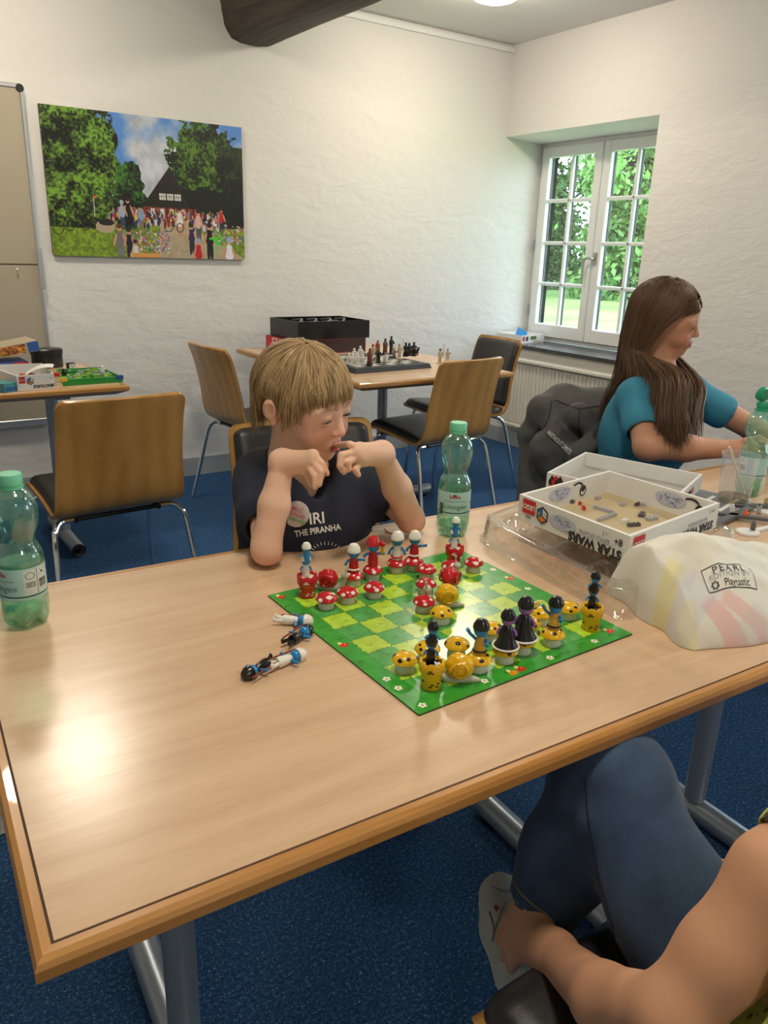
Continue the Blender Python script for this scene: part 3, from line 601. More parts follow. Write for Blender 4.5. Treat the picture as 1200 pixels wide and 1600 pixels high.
b = MB(); b.lathe([(0, -.006), (.017, -.006), (.020, 0), (.017, .015), (0, .015)], (xr-.006, YB, zt-.012), 16, Matrix.Rotation(PI/2, 3, 'X')); b.build('corner_cap', mBLACK, pb, world=True)
b = MB(); b.box((xr+.004, YB-.016, zm-.02), (.026, .012, .19), bev=.004); b.build('slide_clip', mALU, pb, world=True)
for x in (xl, xr): b = MB(); b.box((x, YB, (zb-.03)/2+.005), (.022, .022, zb-.04)); b.build('leg', mALU, pb, world=True, smooth=False)
q = Yp(YB-.012, 26, 420); b = MB(); b.lathe([(0, 0), (.002, 0), (.002, .012), (.006, .014), (.006, .02), (0, .021)], q, 10, Matrix.Rotation(PI/2, 3, 'X')); fin(b.build('push_pin', mWHITE), 'white push pin in the lower beige felt panel', 'pin')

# ---------------------------------------------------------------- bottles
mPET = clear('green_bottle_plastic', (.72, .95, .86), .20, .06, haze=.10, hcol=(.30, .78, .58)); mPET2 = clear('green_bottle_base_plastic', (.35, .82, .62), .2, .06)
mWATER = clear('water', (.90, .99, .96), .10, .02); mCAP = plain('mint_cap', (.16, .58, .36), .38); mCAPD = plain('dark_green_cap', (.015, .33, .17), .35)
def label_img(kind):
    w, h = 700, 200; A = np.ones((h, w, 3))*np.array([.66, .82, .80]); Y, X = np.mgrid[0:h, 0:w].astype(float)
    A[(Y > 172) & (Y < 182)] = (.03, .32, .24); A[(np.abs(Y-78) < 1.5) & (np.abs(X-350) < 80)] = (.1, .2, .35)
    A[(X > 235) & (X < 268) & (Y > 100)] = (.06, .36, .28)
    A[ell_m(X, Y, 350, 26, 13, 8)] = (.4, .1, .15)
    A[(X > 470) & (X < 600) & (Y > 10) & (Y < 168)] = (.80, .84, .80)
    r = np.random.RandomState(2)
    A[(X > 534) & (X < 538) & (Y > 10) & (Y < 168)] = (.1, .2, .2)
    x = 545
    while x < 592:
        d = r.choice([1, 2, 3]); A[(X > 545) & (X < 595) & (np.abs(Y-(82+(x-545)*1.25)) < d*.9)] = (.12, .1, .1); x += d+2
    d = np.hypot(X-502, Y-48); A[(np.abs(d-21) < 1.6)] = (.1, .3, .25)
    A[(np.abs(X-568) < 16) & (np.abs(Y-40) < 18) & (np.abs(X-568)+np.abs(Y-40) > 26)] = (.1, .1, .1); A[ell_m(X, Y, 568, 40, 7, 9)] = (.15, .15, .15)
    for x in (618, 632, 646):
        for y in range(14, 165, 7): A[(np.abs(X-x) < 4) & (np.abs(Y-y) < 2) & (((X*7+Y*3) % 5) > 1)] = (.1, .25, .3)
    for y in (90, 97, 112, 119): A[(np.abs(X-502) < 24) & (np.abs(Y-y) < 1.3)] = (.15, .25, .25)
    return A
lab_mat = image_mat('mineral_water_label', label_img(0), .35)
red_ink = plain('red_ink', (.50, .03, .05), .5); green_ink = plain('green_ink', (.01, .17, .13), .5); dark_ink = plain('dark_ink', (.015, .015, .02), .55)
BP = [(.0, .006), (.012, .004), (.020, .0), (.027, .003), (.0315, .012), (.0325, .025), (.0325, .045), (.0318, .05), (.0318, .095), (.0326, .10), (.0315, .112), (.0255, .125), (.0235, .133), (.0255, .143), (.0300, .155), (.0318, .168), (.0315, .178), (.0290, .190), (.0225, .201), (.0150, .208), (.0135, .212), (.0135, .220)]
def bottle(label, p, rz, cap='shut', water=.115, tilt=None):
    t = thing('water_bottle', label, 'bottle', (p[0], p[1], .74), rz, 'green half-litre water bottles')
    pr = cat_rom(BP, 3)
    def warp(v):
        if v.z > .03: return v
        a = math.atan2(v.y, v.x); k = (1-v.z/.03); r_ = math.hypot(v.x, v.y)
        return Vector((v.x*(1-.10*k*(.5+.5*math.cos(5*a))), v.y*(1-.10*k*(.5+.5*math.cos(5*a))), v.z+.012*k*(.5+.5*math.cos(5*a))*min(1, r_/.02)))
    b = MB(); b.lathe([(max(0, a), c) for a, c in pr], n=40, warp=warp); b.build('bottle_body', mPET, t, sharp=80)
    b = MB(); b.lathe([(0, .006), (.010, .010), (.018, .006), (.024, .008), (.028, .02), (.0275, .024)], n=40, warp=warp); b.build('base_petal', mPET2, t, sharp=80)
    b = MB(); wp = [(max(0, a-.0012), c+.001) for a, c in pr if c < water-.002]; b.lathe(wp+[(wp[-1][0]-.0005, water), (0, water)], n=32, warp=warp); b.build('water', mWATER, t, sharp=80)
    b = MB(); b.lathe([(.0326, .049), (.0328, .05), (.0328, .096), (.0326, .097)], n=56); o = b.build('label', lab_mat, t)
    uvl = o.data.uv_layers.new(name='UVMap')
    for pg in o.data.polygons:
        us = [(math.atan2(o.data.vertices[o.data.loops[i].vertex_index].co.x, -o.data.vertices[o.data.loops[i].vertex_index].co.y)/(2*PI)+.5) % 1.0 for i in pg.loop_indices]
        if max(us)-min(us) > .5: us = [u+1 if u < .5 else u for u in us]
        for i, u in zip(pg.loop_indices, us): uvl.data[i].uv = (u, (o.data.vertices[o.data.loops[i].vertex_index].co.z-.049)/.048)
    def wrap(off, zc): return lambda v: Vector((math.sin(off+v[0]/.0331)*.0331, -math.cos(off+v[0]/.0331)*.0331, zc+v[1]))
    M0 = wmat(t)
    lettering('Saskia', M0, .0095, red_ink, t, 'brand_word', warp=wrap(0, .088), bold=.0002)
    lettering('Löningen', M0, .0135, green_ink, t, 'spring_name', shear=.35, warp=wrap(0, .067))
    lettering('100 %', M0, .006, dark_ink, t, 'recycling_word', warp=wrap(1.37, .072))
    if cap == 'shut':
        b = MB(); b.lathe([(.0140, .209), (.0165, .209), (.0168, .213), (.0150, .2135), (.0150, .2145), (.0165, .215), (.0168, .228), (.0155, .2305), (0, .231)], n=44, warp=lambda v: (v[0]*(1+.012*math.cos(22*math.atan2(v[1], v[0]))), v[1]*(1+.012*math.cos(22*math.atan2(v[1], v[0]))), v[2])); b.build('cap', mCAP, t, sharp=50)
    else:
        b = MB(); b.lathe([(.0135, .207), (.0185, .208), (.0185, .211), (.0145, .212), (.0145, .217), (.016, .218), (.016, .226), (.0135, .227), (.011, .222)], n=32); b.build('cap_base', mCAPD, t)
        b = MB(); b.lathe([(0, -.004), (.0165, -.004), (.0178, 0), (.0178, .008), (.0165, .009), (.0165, 0), (0, -.001)], (-.002, -.013, .243), 28, Matrix.Rotation(math.radians(72), 3, 'X') @ Matrix.Rotation(.3, 3, 'Y')); b.build('flip_lid', mCAPD, t)
    return t
bottle('green water bottle with mint cap at the near-left end of the chessboard table', (.149, 1.155), .12-1.75+.45, water=.10)
bottle('green water bottle with mint cap behind the far rook by the boy\'s elbow', (.948, 1.148), math.radians(-34)-.05, water=.118)
bottle('green water bottle with its flip lid open, behind the plastic cup', (1.772, 1.018), math.radians(-50)+3.4, cap='open', water=.10)
# cup
cup = thing('plastic_cup', 'translucent plastic cup with a wooden stick and some amber drink', 'cup', (1.66, .985, .74))
mCUP = clear('milky_cup_plastic', (.94, .96, .99), .14, .15, haze=.16, hcol=(.85, .89, .95))
b = MB(); b.lathe([(0, .003), (.030, .002), (.032, .0), (.0335, .006), (.0405, .118), (.0425, .119), (.0425, .122), (.0400, .122)], n=36); b.build('cup_body', mCUP, cup)
b = MB(); b.lathe([(0, .006), (.031, .006), (.0335, .022), (0, .022)], n=30); b.build('drink', clear('amber_drink', (.80, .66, .42), .1, .03), cup)
st = thing('stirring_stick', 'pale wooden stick leaning in the plastic cup', 'stick', (1.66, .985, .775)); b = MB(); b.tube([(.02, -.012, -.007), (-.034, .012, .105)], .0032, 8); b.build('stick', plain('pale_birch', (.72, .60, .40), .6), st)

# ---------------------------------------------------------------- chess board
BO = np.array([.5046, .6529]); BU = np.array([.911, .6619])-BO; BS = float(np.hypot(*BU)); BU /= BS; BV = np.array([-BU[1], BU[0]]); BA = math.atan2(BU[1], BU[0])
def board_img():
    n = 1000; Y, X = np.mgrid[0:n, 0:n].astype(float); Y = n-1-Y; A = np.zeros((n, n, 3)); nz = fbm(n, n, 30, 3, 4)[..., None]; r = np.random.RandomState(9)
    A[:] = np.array([.20, .60, .20])*(.88+.24*nz)
    m0, sq = 75, 106.25; jag = (fbm(n, n, 9, 77, 2)-.5)*14; U = (X+jag-m0)/sq; V = (Y+jag.T-m0)/sq
    ins = (U > 0) & (U < 8) & (V > 0) & (V < 8); lt = ins & (((np.floor(U)+np.floor(V)) % 2) == 1)
    A[ins] = (np.array([.30, .64, .28])*(.85+.3*nz))[ins]
    mid = np.clip(1-np.abs(V-3.6)/3.2, 0, 1)[..., None]; A[ins] = (A*(1-.35*mid)+np.array([.28, .58, .36])*.35*mid)[ins]
    A[lt] = (np.array([.70, .86, .22])*(.9+.2*nz)*(1-.12*mid)+mid*np.array([.06, .04, .08]))[lt]
    e = ins & ((np.abs(U-np.round(U)) < .014) | (np.abs(V-np.round(V)) < .014)); A[e] = A[e]*.62
    for k in range(64):   # little grass tufts
        i, j = k % 8, k//8; cx, cy = m0+sq*(i+.3+.4*r.rand()), m0+sq*(j+.3+.4*r.rand())
        for q in range(5): A[ell_m(X, Y, cx-9+q*4.5, cy+3*r.randn(), 1.1, 7, (q-2)*.25)] *= .68
    for k in range(26):
        s = k % 4; a = 60+880*r.rand(); p = 34+10*r.randn(); cx, cy = [(a, p), (a, n-p), (p, a), (n-p, a)][s]
        for q in range(6): A[ell_m(X, Y, cx-12+q*4.5, cy+2*r.randn(), 1.2, 8, (q-3)*.25)] *= .6
    def flower(cx, cy, s=9):
        for q in range(5): a = q*1.257+.3; A[ell_m(X, Y, cx+s*math.cos(a), cy+s*math.sin(a), s*.62, s*.62)] = (.93, .93, .86)
        A[ell_m(X, Y, cx, cy, s*.4, s*.4)] = (.80, .45, .2)
    def shroom(cx, cy, c=(.80, .16, .08)):
        A[ell_m(X, Y, cx-3, cy+13, 8, 12)] = (.92, .88, .55); A[ell_m(X, Y, cx+4, cy-3, 19, 13, .3)] = c; A[ell_m(X, Y, cx+9, cy+1, 4, 3)] = (.9, .8, .5)
    for u, v in ((.03, .72), (.035, .22), (.035, .155), (.30, .04), (.60, .035), (.955, .5), (.97, .73), (.04, .035), (.83, .035)): flower(u*n, v*n)
    for u, v in ((.035, .96), (.035, .49), (.455, .035), (.965, .62), (.94, .06)): shroom(u*n, v*n)
    shroom(.415*n, .03*n, (.85, .55, .1)); return A
bd = thing('chessboard', 'green meadow-print chessboard with lime and dark green squares', 'chessboard', (BO[0], BO[1], .74), BA)
b = MB(); b.box((BS/2, BS/2, .0012), (BS, BS, .0024)); b.build('board', plain('dark_board_edge', (.03, .07, .02), .6), bd, smooth=False)
b = MB(); b.add([(0, 0, .0026), (BS, 0, .0026), (BS, BS, .0026), (0, BS, .0026)], [(0, 1, 2, 3)]); o = b.build('print', image_mat('meadow_board_print', board_img(), .22, .6), bd, smooth=False); uvs(o, lambda c: (c.x/BS, c.y/BS))

# ---------------------------------------------------------------- chess pieces
def pm(name, c, r=.22, **k): return plain(name, c, r, **k)
pRED, pYEL, pWHT, pBLU, pBLK, pSTEM = pm('red_lacquer', (.55, .015, .02)), pm('yellow_lacquer', (.80, .46, .01)), pm('white_lacquer', (.82, .80, .72)), pm('blue_lacquer', (.02, .22, .52)), pm('black_lacquer', (.012, .011, .011)), pm('pale_stem', (.62, .60, .50), .35)
pGLD, pPUR, pBRN, pBODY, pSTEMW = pm('gold_paint', (.62, .36, .05)), pm('purple_paint', (.26, .12, .45)), pm('brown_paint', (.22, .06, .03)), pm('snail_body', (.50, .50, .38), .35), pm('white_stem', (.66, .68, .62), .35)
PZ = .7427
def pawn_geo(t, side, s=1.0, spots=6, seed=0, z=0):
    capm, spm, stm = (pRED, pWHT, pSTEM) if side == 'red' else (pYEL, pBLK, pSTEMW)
    b = MB(); b.lathe([(0, 0), (.0122, 0), (.0128, .002), (.0115, .007), (.0105, .012), (.0112, .016), (0, .016)], n=24, warp=lambda v: (v[0]*s, v[1]*s, v[2]*s)); b.build('stem', stm, t)
    cp = [(0, .0125), (.010, .0125), (.0165, .0135), (.0176, .0150), (.0168, .0175), (.0135, .0215), (.0080, .0245), (0, .0255)]
    b = MB(); b.lathe(cp, n=32, warp=lambda v: (v[0]*s, v[1]*s, v[2]*s)); b.build('mushroom_cap', capm, t)
    cu = np.array(cat_rom(cp[3:], 4)); r = random.Random(seed)
    for k in range(spots):
        az = k*2*PI/spots+r.uniform(-.25, .25); q = r.choice([5, 7, 9]) if k else 10; rr, zz = cu[q]; rs = (.0042 if side == 'red' else .0036)*r.uniform(.75, 1.1)
        d = cu[q+1]-cu[q-1]; nx, nz_ = d[1], -d[0]; L = math.hypot(nx, nz_); nx, nz_ = abs(nx/L), abs(nz_/L)
        nrm = Vector((nx*math.cos(az), nx*math.sin(az), nz_)); R = nrm.to_track_quat('Z', 'Y').to_matrix()
        b = MB(); b.ell(Vector((rr*math.cos(az), rr*math.sin(az), zz))*s-nrm*.0004, (rs*s, rs*s*.85, .0008), R, 10, 4); b.build('cap_spot', spm, t)
def lathe_part(t, name, prof, mat, c=(0, 0, 0), R=None, n=20): b = MB(); b.lathe(prof, c, n, R); return b.build(name, mat, t)
def peg(t, base, coat, skin, hat, arms=None, tilt=0.0, trim=None, s=1.0, robe=False):
    """plain turned peg figure: coat, ball head, small round cap, stub arms"""
    R = Matrix.Rotation(tilt, 3, 'X'); o = Vector(base)
    T = lambda v: o+R @ (Vector(v)*s)
    pf = [(0, 0), (.0062, 0), (.0068, .004), (.0060, .012), (.0048, .018), (.0030, .021), (0, .0215)] if not robe else [(0, -.003), (.0155, -.003), (.0150, 0), (.0110, .006), (.0085, .016), (.0062, .024), (.0030, .028), (0, .0285)]
    hz = (.0265 if not robe else .034)
    b = MB(); b.lathe([(a*s, c*s) for a, c in pf], o, 18, R); b.build('coat', coat, t)
    b = MB(); b.ell(T((0, 0, hz)), .0080*s, n=16, m=9); b.build('head', skin, t)
    b = MB(); b.lathe([(.0084*s, 0), (.0092*s, .0015*s), (.0086*s, .006*s), (.0055*s, .011*s), (0, .0130*s)], T((0, 0, hz+.0012)), 18, R); b.build('cap', hat, t)
    if trim:
        zt = .004 if not robe else -.0005; rt = .0072 if not robe else .0158
        b = MB(); b.tube([T((rt*math.cos(a), rt*math.sin(a), zt)) for a in np.linspace(0, 2*PI, 25)], .0012*s, 6, cap=False); b.build('trim', trim, t)
    for sx, (dx, dy, dz) in zip((-1, 1), arms or ((0, .0, -.010), (0, 0, -.010))):
        p0 = T((sx*.005, 0, hz-.010)); b = MB(); b.tube([p0, p0+R @ Vector((sx*.0045+dx*.5, dy*.5, dz*.5))*s, p0+R @ Vector((sx*.006+dx, dy, dz))*s], [.0019*s, .0018*s, .0022*s], 8); b.build('arm', skin, t)
cam_rz = lambda x, y: math.atan2(-x, y)
def place(px, py): p = Zp(PZ, px, py); return (float(p[0]), float(p[1]), PZ)
RG, YG = 'red chess side of mushrooms, pots and snails', 'yellow chess side of mushrooms, pots and snails'
for i, (px, py, lb) in enumerate([(510, 949, 'red mushroom pawn just before the red pot at the board corner'), (542.5, 940, 'red mushroom pawn in front of the red snail, one large spot facing us'), (584, 932, 'red mushroom pawn standing alone before the red bearded king'),
        (666, 903, 'red mushroom pawn between the pointing figure and the large red snail'), (665, 926, 'red mushroom pawn tucked behind the yellow snail\'s head'), (704, 897, 'red mushroom pawn right in front of the far red pot'), (739, 892, 'red mushroom pawn nearest the clear plastic tray'), (661.5, 954, 'red mushroom pawn facing the lone advanced yellow pawn')]):
    t = thing('mushroom_pawn', lb, 'chess piece', place(px, py), cam_rz(*place(px, py)[:2])+i, RG); pawn_geo(t, 'red', seed=i)
for i, (px, py, lb) in enumerate([(689, 972, 'yellow mushroom pawn advanced alone to mid-board beside the yellow snail'), (632, 1047, 'yellow mushroom pawn nearest the board edge by the fallen pieces'), (667, 1030, 'yellow mushroom pawn half hidden behind the near yellow pot'), (713, 1023, 'yellow mushroom pawn behind the near yellow snail'),
        (767, 998, 'yellow mushroom pawn behind the waving black-capped figure'), (826, 988, 'yellow mushroom pawn behind the black-robed king'), (847, 973, 'yellow mushroom pawn just behind the second waving figure'), (887, 965, 'yellow mushroom pawn left of the far yellow pot, by the edge')]):
    lb = lb.replace('left of', 'next to')
    t = thing('mushroom_pawn', lb, 'chess piece', place(px, py), i*1.3, YG); pawn_geo(t, 'yellow', 1.04, seed=20+i)
def pot(px, py, side, label, grp, caps, coats):
    t = thing('pot_rook', label, 'chess piece', place(px, py), cam_rz(*place(px, py)[:2]), grp); m_ = pRED if side == 'red' else pYEL; sm = pWHT if side == 'red' else pBLK
    b = MB(); b.lathe([(0, 0), (.0125, 0), (.0135, .003), (.0130, .018), (.0150, .022), (.0165, .024), (.0168, .036), (.0158, .038), (.0128, .0375), (.0122, .032), (0, .031)], n=32, warp=lambda v: v if v[2] < .034 else (v[0], v[1], v[2]+.0012*math.copysign(1, math.sin(7*math.atan2(v[1], v[0]))))); b.build('pot', m_, t, sharp=50)
    lathe_part(t, 'soil', [(0, .0345), (.0118, .034), (.0122, .033)], sm if side == 'yellow' else pWHT)
    for az, z, rr in ((-1.65, .030, .0168), (-1.50, .0275, .0168), (-1.78, .0272, .0168), (-.8, .010, .0135), (-.95, .006, .0136), (-2.5, .012, .0135), (-1.45, .009, .0135), (-1.6, .006, .0136), (1.0, .03, .0168), (2.2, .01, .0135)):
        b = MB(); nrm = Vector((math.cos(az), math.sin(az), 0)); b.ell(nrm*rr+Vector((0, 0, z)), (.0006, .0028, .0010), Matrix.Rotation(az, 3, 'Z'), 8, 4); b.build('brick_mark', sm, t)
    peg(t, (-.002, .003, .036), coats, pBLU, caps, s=.92, arms=((.002, -.004, -.006), (-.002, -.004, -.006))); peg(t, (-.001, -.0005, .060), coats if side == 'yellow' else pBLU, pBLU, caps, s=.85, arms=((0, -.004, -.004), (0, -.004, -.004)))
    return t
pot(480, 931, 'red', 'red pot piece with two white-capped figures at the boy\'s corner', RG, pWHT, pWHT)
pot(709, 884, 'red', 'red pot piece with two white-capped figures before the water bottle', RG, pWHT, pWHT)
pot(673, 1072, 'yellow', 'yellow pot piece with two black-capped figures at the nearest board corner', YG, pBLK, pBLK)
pot(922, 982, 'yellow', 'yellow pot piece with two black-capped figures nearest the white pouch', YG, pBLK, pBLK)
def snail(px, py, side, rz, label, grp, s=1.0):
    t = thing('snail_piece', label, 'chess piece', place(px, py), rz, grp); m_ = pRED if side == 'red' else pYEL
    b = MB()
    def f(u, v):
        a = u*2*PI; th = PI*v; x = math.sin(th)*math.cos(a); y = math.sin(th)*math.sin(a); z = -math.cos(th)
        rb = 1+.035*math.sin(8*math.atan2(z, y)+6*x) ; w = 1-.15*(abs(x)**1.5)
        return ((x*.0145)*s, (y*.0190*w*rb)*s, (.0215+z*.0180*w*rb)*s)
    b.grid(lambda u, v: f(u, v), 36, 22, closed_u=True); b.build('shell', m_, t, sharp=70)
    sp = [((.0138+.0012*(1-q/26))*s, (.0125*(1-q/30)*math.cos(q*.55))*s, (.0215+.0125*(1-q/30)*math.sin(q*.55))*s) for q in range(27)]
    for sx in (-1, 1): b = MB(); b.tube([(sx*x, y, z) for x, y, z in sp], [.0017*s*(1-q/34) for q in range(27)], 6); b.build('shell_spiral', m_, t)
    b = MB(); P = cat_rom([(0, -.030, .002), (0, -.018, .0035), (0, 0, .004), (0, .014, .005), (0, .024, .010), (0, .029, .020), (0, .031, .029)], 4)
    b.tube([(a*s, c*s, d*s) for a, c, d in P], [s*r_ for r_ in np.interp(np.linspace(0, 1, len(P)), [0, .15, .5, .75, .9, 1], [.001, .005, .0075, .0055, .0048, .0058])], 12)
    b.ell((0, .032*s, .031*s), (.0068*s, .0072*s, .0062*s)); b.build('snail_body', pBODY, t)
    for sx in (-1, 1): b = MB(); b.tube([(sx*.003*s, .033*s, .034*s), (sx*.005*s, .035*s, .044*s)], .0011*s, 6); b.ell((sx*.005*s, .035*s, .045*s), .0022*s, n=8, m=5); b.build('feeler', pBODY, t)
    return t
snail(512, 921, 'red', -2.35, 'small red snail piece between the red pot and the first figure', RG, .92)
snail(702, 920, 'red', -1.05, 'red snail piece seen side-on with spiral, behind the yellow snail', RG)
snail(697, 948, 'yellow', 1.1, 'yellow snail piece in mid-board beside the advanced yellow pawn', YG)
snail(716, 1064, 'yellow', .95, 'yellow snail piece beside the nearest yellow pot', YG, 1.02)
def fig(px, py, side, label, grp, **k):
    t = thing('figure_piece', label, 'chess piece', place(px, py), cam_rz(*place(px, py)[:2]), grp); pawn_geo(t, side, 1.0 if side == 'red' else 1.04, spots=5, seed=int(px)); k.setdefault('s', 1.25); peg(t, (0, 0, .0245), **k); return t
fig(552, 913, 'red', 'peg figure in red coat and white cap beside the red snail', RG, coat=pRED, skin=pBLU, hat=pWHT, trim=pWHT, arms=((.0, 0, -.008), (.004, -.003, .001)))
fig(582, 904, 'red', 'peg figure in red coat and red cap holding a small torch', RG, coat=pRED, skin=pBLU, hat=pRED, arms=((-.001, 0, -.005), (.003, -.002, .001)), s=1.35)
q = fig(619, 893, 'red', 'peg figure with yellow hair and white-trimmed coat, staff behind', RG, coat=pWHT, skin=pBLU, hat=pWHT, trim=pRED, s=1.3)
b = MB(); b.ell((-.002, .004, .058), (.0098, .0070, .0125)); b.build('hair', pYEL, q); b = MB(); b.tube([(-.002, .008, .066), (-.022, .010, .070)], .0016, 6); b.tube([(-.016, .010, .069), (-.024, .012, .075)], .0012, 6); b.build('staff', pBRN, q)
q = fig(646, 890, 'red', 'peg figure in red coat with arm pointing at the bottle', RG, coat=pRED, skin=pBLU, hat=pWHT, trim=pWHT, arms=((0, 0, -.008), (.006, -.003, .003)))
fig(747, 1046, 'yellow', 'black-capped peg figure in gold and black with a raised arm, by the near yellow snail', YG, coat=pGLD, skin=pBLU, hat=pBLK, trim=pBLK, arms=((-.004, -.004, .012), (-.004, -.008, -.004)), tilt=-.12)
fig(862, 1006, 'yellow', 'black-capped peg figure in gold and black with a raised arm, by the black-robed king', YG, coat=pGLD, skin=pBLU, hat=pBLK, trim=pBLK, arms=((-.004, -.004, .012), (-.004, -.008, -.004)), tilt=-.12)
q = fig(788, 1032, 'yellow', 'peg queen in a wide black robe with white hem and lilac face', YG, coat=pBLK, skin=pPUR, hat=pBLK, trim=pWHT, s=1.15, robe=True)
q = fig(815, 1018, 'yellow', 'peg king in a wide black robe with white hem and gold crown prongs', YG, coat=pBLK, skin=pPUR, hat=pBLK, trim=pWHT, s=1.3, robe=True)
for k in range(3): b = MB(); b.tube([(.004, -.002, .076), (.016+.003*k, -.004+.004*k, .074+.003*k)], [.0018, .0008], 6); b.build('crown_prong', pGLD, q)
q = bpy.data.objects['figure_piece.001']; b = MB(); b.tube([(.0155, -.004, .048), (.016, -.005, .062)], [.0022, .003], 8); b.build('torch', pYEL, q); b = MB(); b.ell((.016, -.005, .066), (.0042, .0042, .005)); b.build('torch_flame', pRED, q)
# captured pieces lying on the table
def lying(px, py, label, hat, coat, rz, spear=True):
    p = Zp(.74, px, py); M_ = Matrix.Translation((p[0], p[1], .7475)) @ Matrix.Rotation(rz, 4, 'Z') @ Matrix.Rotation(PI/2, 4, 'X')
    t = thing('captured_figure', label, 'chess piece', M=M_, group='captured peg figures lying beside the board'); peg(t, (0, 0, -.015), coat, pBLU, hat, arms=((-.003, -.001, .004), (.004, .002, -.002)), s=1.15)
    for sx in (-1, 1): b = MB(); b.tube([(sx*.003, 0, -.014), (sx*.006, .001, -.026)], [.003, .0026], 8); b.ell((sx*.0062, .002, -.028), (.003, .0045, .0024)); b.build('leg', coat, t)
    if spear: b = MB(); b.tube([(.012, .002, -.02), (.014, .002, .028)], .0014, 6); b.build('spear', pBRN, t)
    return t
lying(458, 976, 'white-capped figure lying by the board edge, topmost of the captured four', pWHT, pWHT, .9)
lying(466, 1001, 'black-capped figure lying by the board edge beneath a white-capped one', pBLK, pBLK, 2.0)
lying(406, 1050, 'black-capped figure lying farthest from the board with a brown spear', pBLK, pBLK, -1.2)
lying(448, 1038, 'white-capped figure lying against the far black-capped one', pWHT, pWHT, 1.7)
# ---------------------------------------------------------------- boxes, tray, pouch, games
mINK = plain('black_print', (.02, .02, .022), .55); mREDP = plain('red_print', (.60, .02, .03), .45); mWHTP = plain('white_print', (.85, .84, .82), .45)
mGREYT = plain('grey_print', (.35, .35, .36), .5); mBLUEP = plain('blue_print', (.03, .10, .35), .45)
def quadbox(t, Q, z0, z1, th, mat, inner=None, name='wall_panel', floor=True, zf=.003):
    """open box from four outer corners (anticlockwise), each wall a panel"""
    Q = [np.array(q[:2], float) for q in Q]; c = sum(Q)/4
    inn = []
    for i in range(4):
        a = Q[i]-Q[i-1]; a /= np.linalg.norm(a); d = Q[(i+1) % 4]-Q[i]; d /= np.linalg.norm(d)
        v = (d-a); inn.append(Q[i]+(v)*th)
    for i in range(4):
        j = (i+1) % 4; b = MB(); P = [Q[i], Q[j], inn[j], inn[i]]
        b.prism([tuple(p) for p in P], z0, z1); b.build(name, mat, t, world=True, smooth=False)
    if floor:
        b = MB(); b.prism([tuple(p) for p in inn], z0, z0+zf); b.build('bottom_panel', inner or mat, t, world=True, smooth=False)
    return inn
def wallframe(Q, i, z0, off=.0008, flip=False, inward=False):
    """matrix on the outside (or inside) of wall i, x along the wall, y up; flip = upside down"""
    a, d = np.array(Q[i][:2], float), np.array(Q[(i+1) % 4][:2], float); L = np.linalg.norm(d-a); x = (d-a)/L; nrm = np.array([x[1], -x[0]])
    if inward: x = -x; nrm = -nrm; a, d = d, a
    o = np.array([*(a+nrm*off), z0]); X_ = Vector((x[0], x[1], 0)); Y_ = Vector((0, 0, 1))
    if flip: X_ = -X_; Y_ = -Y_
    return o, X_, Y_, L, Vector((x[0], x[1], 0))
def pr_rect(t, o, x, u0, u1, v0, v1, mat, name='print', off=.0, poly=None):
    """flat printed shape on a wall: o origin, x along, z up"""
    nrm = x.cross(Vector((0, 0, 1))); b = MB(); pts = poly or [(u0, v0), (u1, v0), (u1, v1), (u0, v1)]
    b.add([Vector(o)+x*u+Vector((0, 0, 1))*v+nrm*off for u, v in pts], [tuple(range(len(pts)))]); return b.build(name, mat, t, world=True, smooth=False)
def put(t, o, x, u, v, txt, size, mat, flip=True, name='lettering', sx=1.0, bold=0.0, off=.0006, shear=0, space=1.0):
    nrm = x.cross(Vector((0, 0, 1))); c = Vector(o)+x*u+Vector((0, 0, 1))*v+nrm*off; s = -1 if flip else 1
    return lettering(txt, frame4(c, x*s, Vector((0, 0, 1))*s), size, mat, t, name, sx=sx, bold=bold, shear=shear, space=space)
mC = {k: plain(k+'_ink', c, .4) for k, c in dict(yellow=(.75, .55, .03), blue=(.03, .16, .5), green=(.05, .35, .1), orange=(.75, .22, .03), haze=(.52, .56, .72), grey=(.25, .26, .3), tan=(.5, .42, .3)).items()}
def die_logo(t, o, x, u, v, s):
    pr_rect(t, o, x, 0, 0, 0, 0, mINK, 'die_emblem', .0006, [(u+s*math.cos(a), v+s*1.05*math.sin(a)) for a in np.arange(PI/6, 2*PI+PI/6, PI/3)])
    k = .86*s; P = [(u+k*math.cos(a), v+k*1.05*math.sin(a)) for a in np.arange(PI/6, 2*PI+PI/6, PI/3)]; c = (u, v)
    for q, mt in (((5, 0, 1), mWHTP), ((3, 4, 5), mC['orange']), ((1, 2, 3), mC['blue'])):
        a_ = [c]+[P[i] for i in q]; g = (sum(p[0] for p in a_)/4, sum(p[1] for p in a_)/4); a_ = [(g[0]+(p[0]-g[0])*.86, g[1]+(p[1]-g[1])*.86) for p in a_]
        pr_rect(t, o, x, 0, 0, 0, 0, mt, 'die_face', .0009, a_)
    for du, dv in ((.3, .25), (.55, .1), (.3, -.2), (.55, -.3)): pr_rect(t, o, x, 0, 0, 0, 0, mINK, 'die_pip', .0012, [(u+(du+.09*math.cos(a))*s, v+(dv+.11*math.sin(a))*s) for a in np.linspace(0, 2*PI, 9)[:-1]])
    pr_rect(t, o, x, u-.62*s, u-.40*s, v-.02*s, v+.25*s, mC['yellow'], 'die_face', .0011); pr_rect(t, o, x, u-.62*s, u-.40*s, v-.34*s, v-.08*s, mC['green'], 'die_face', .0011)
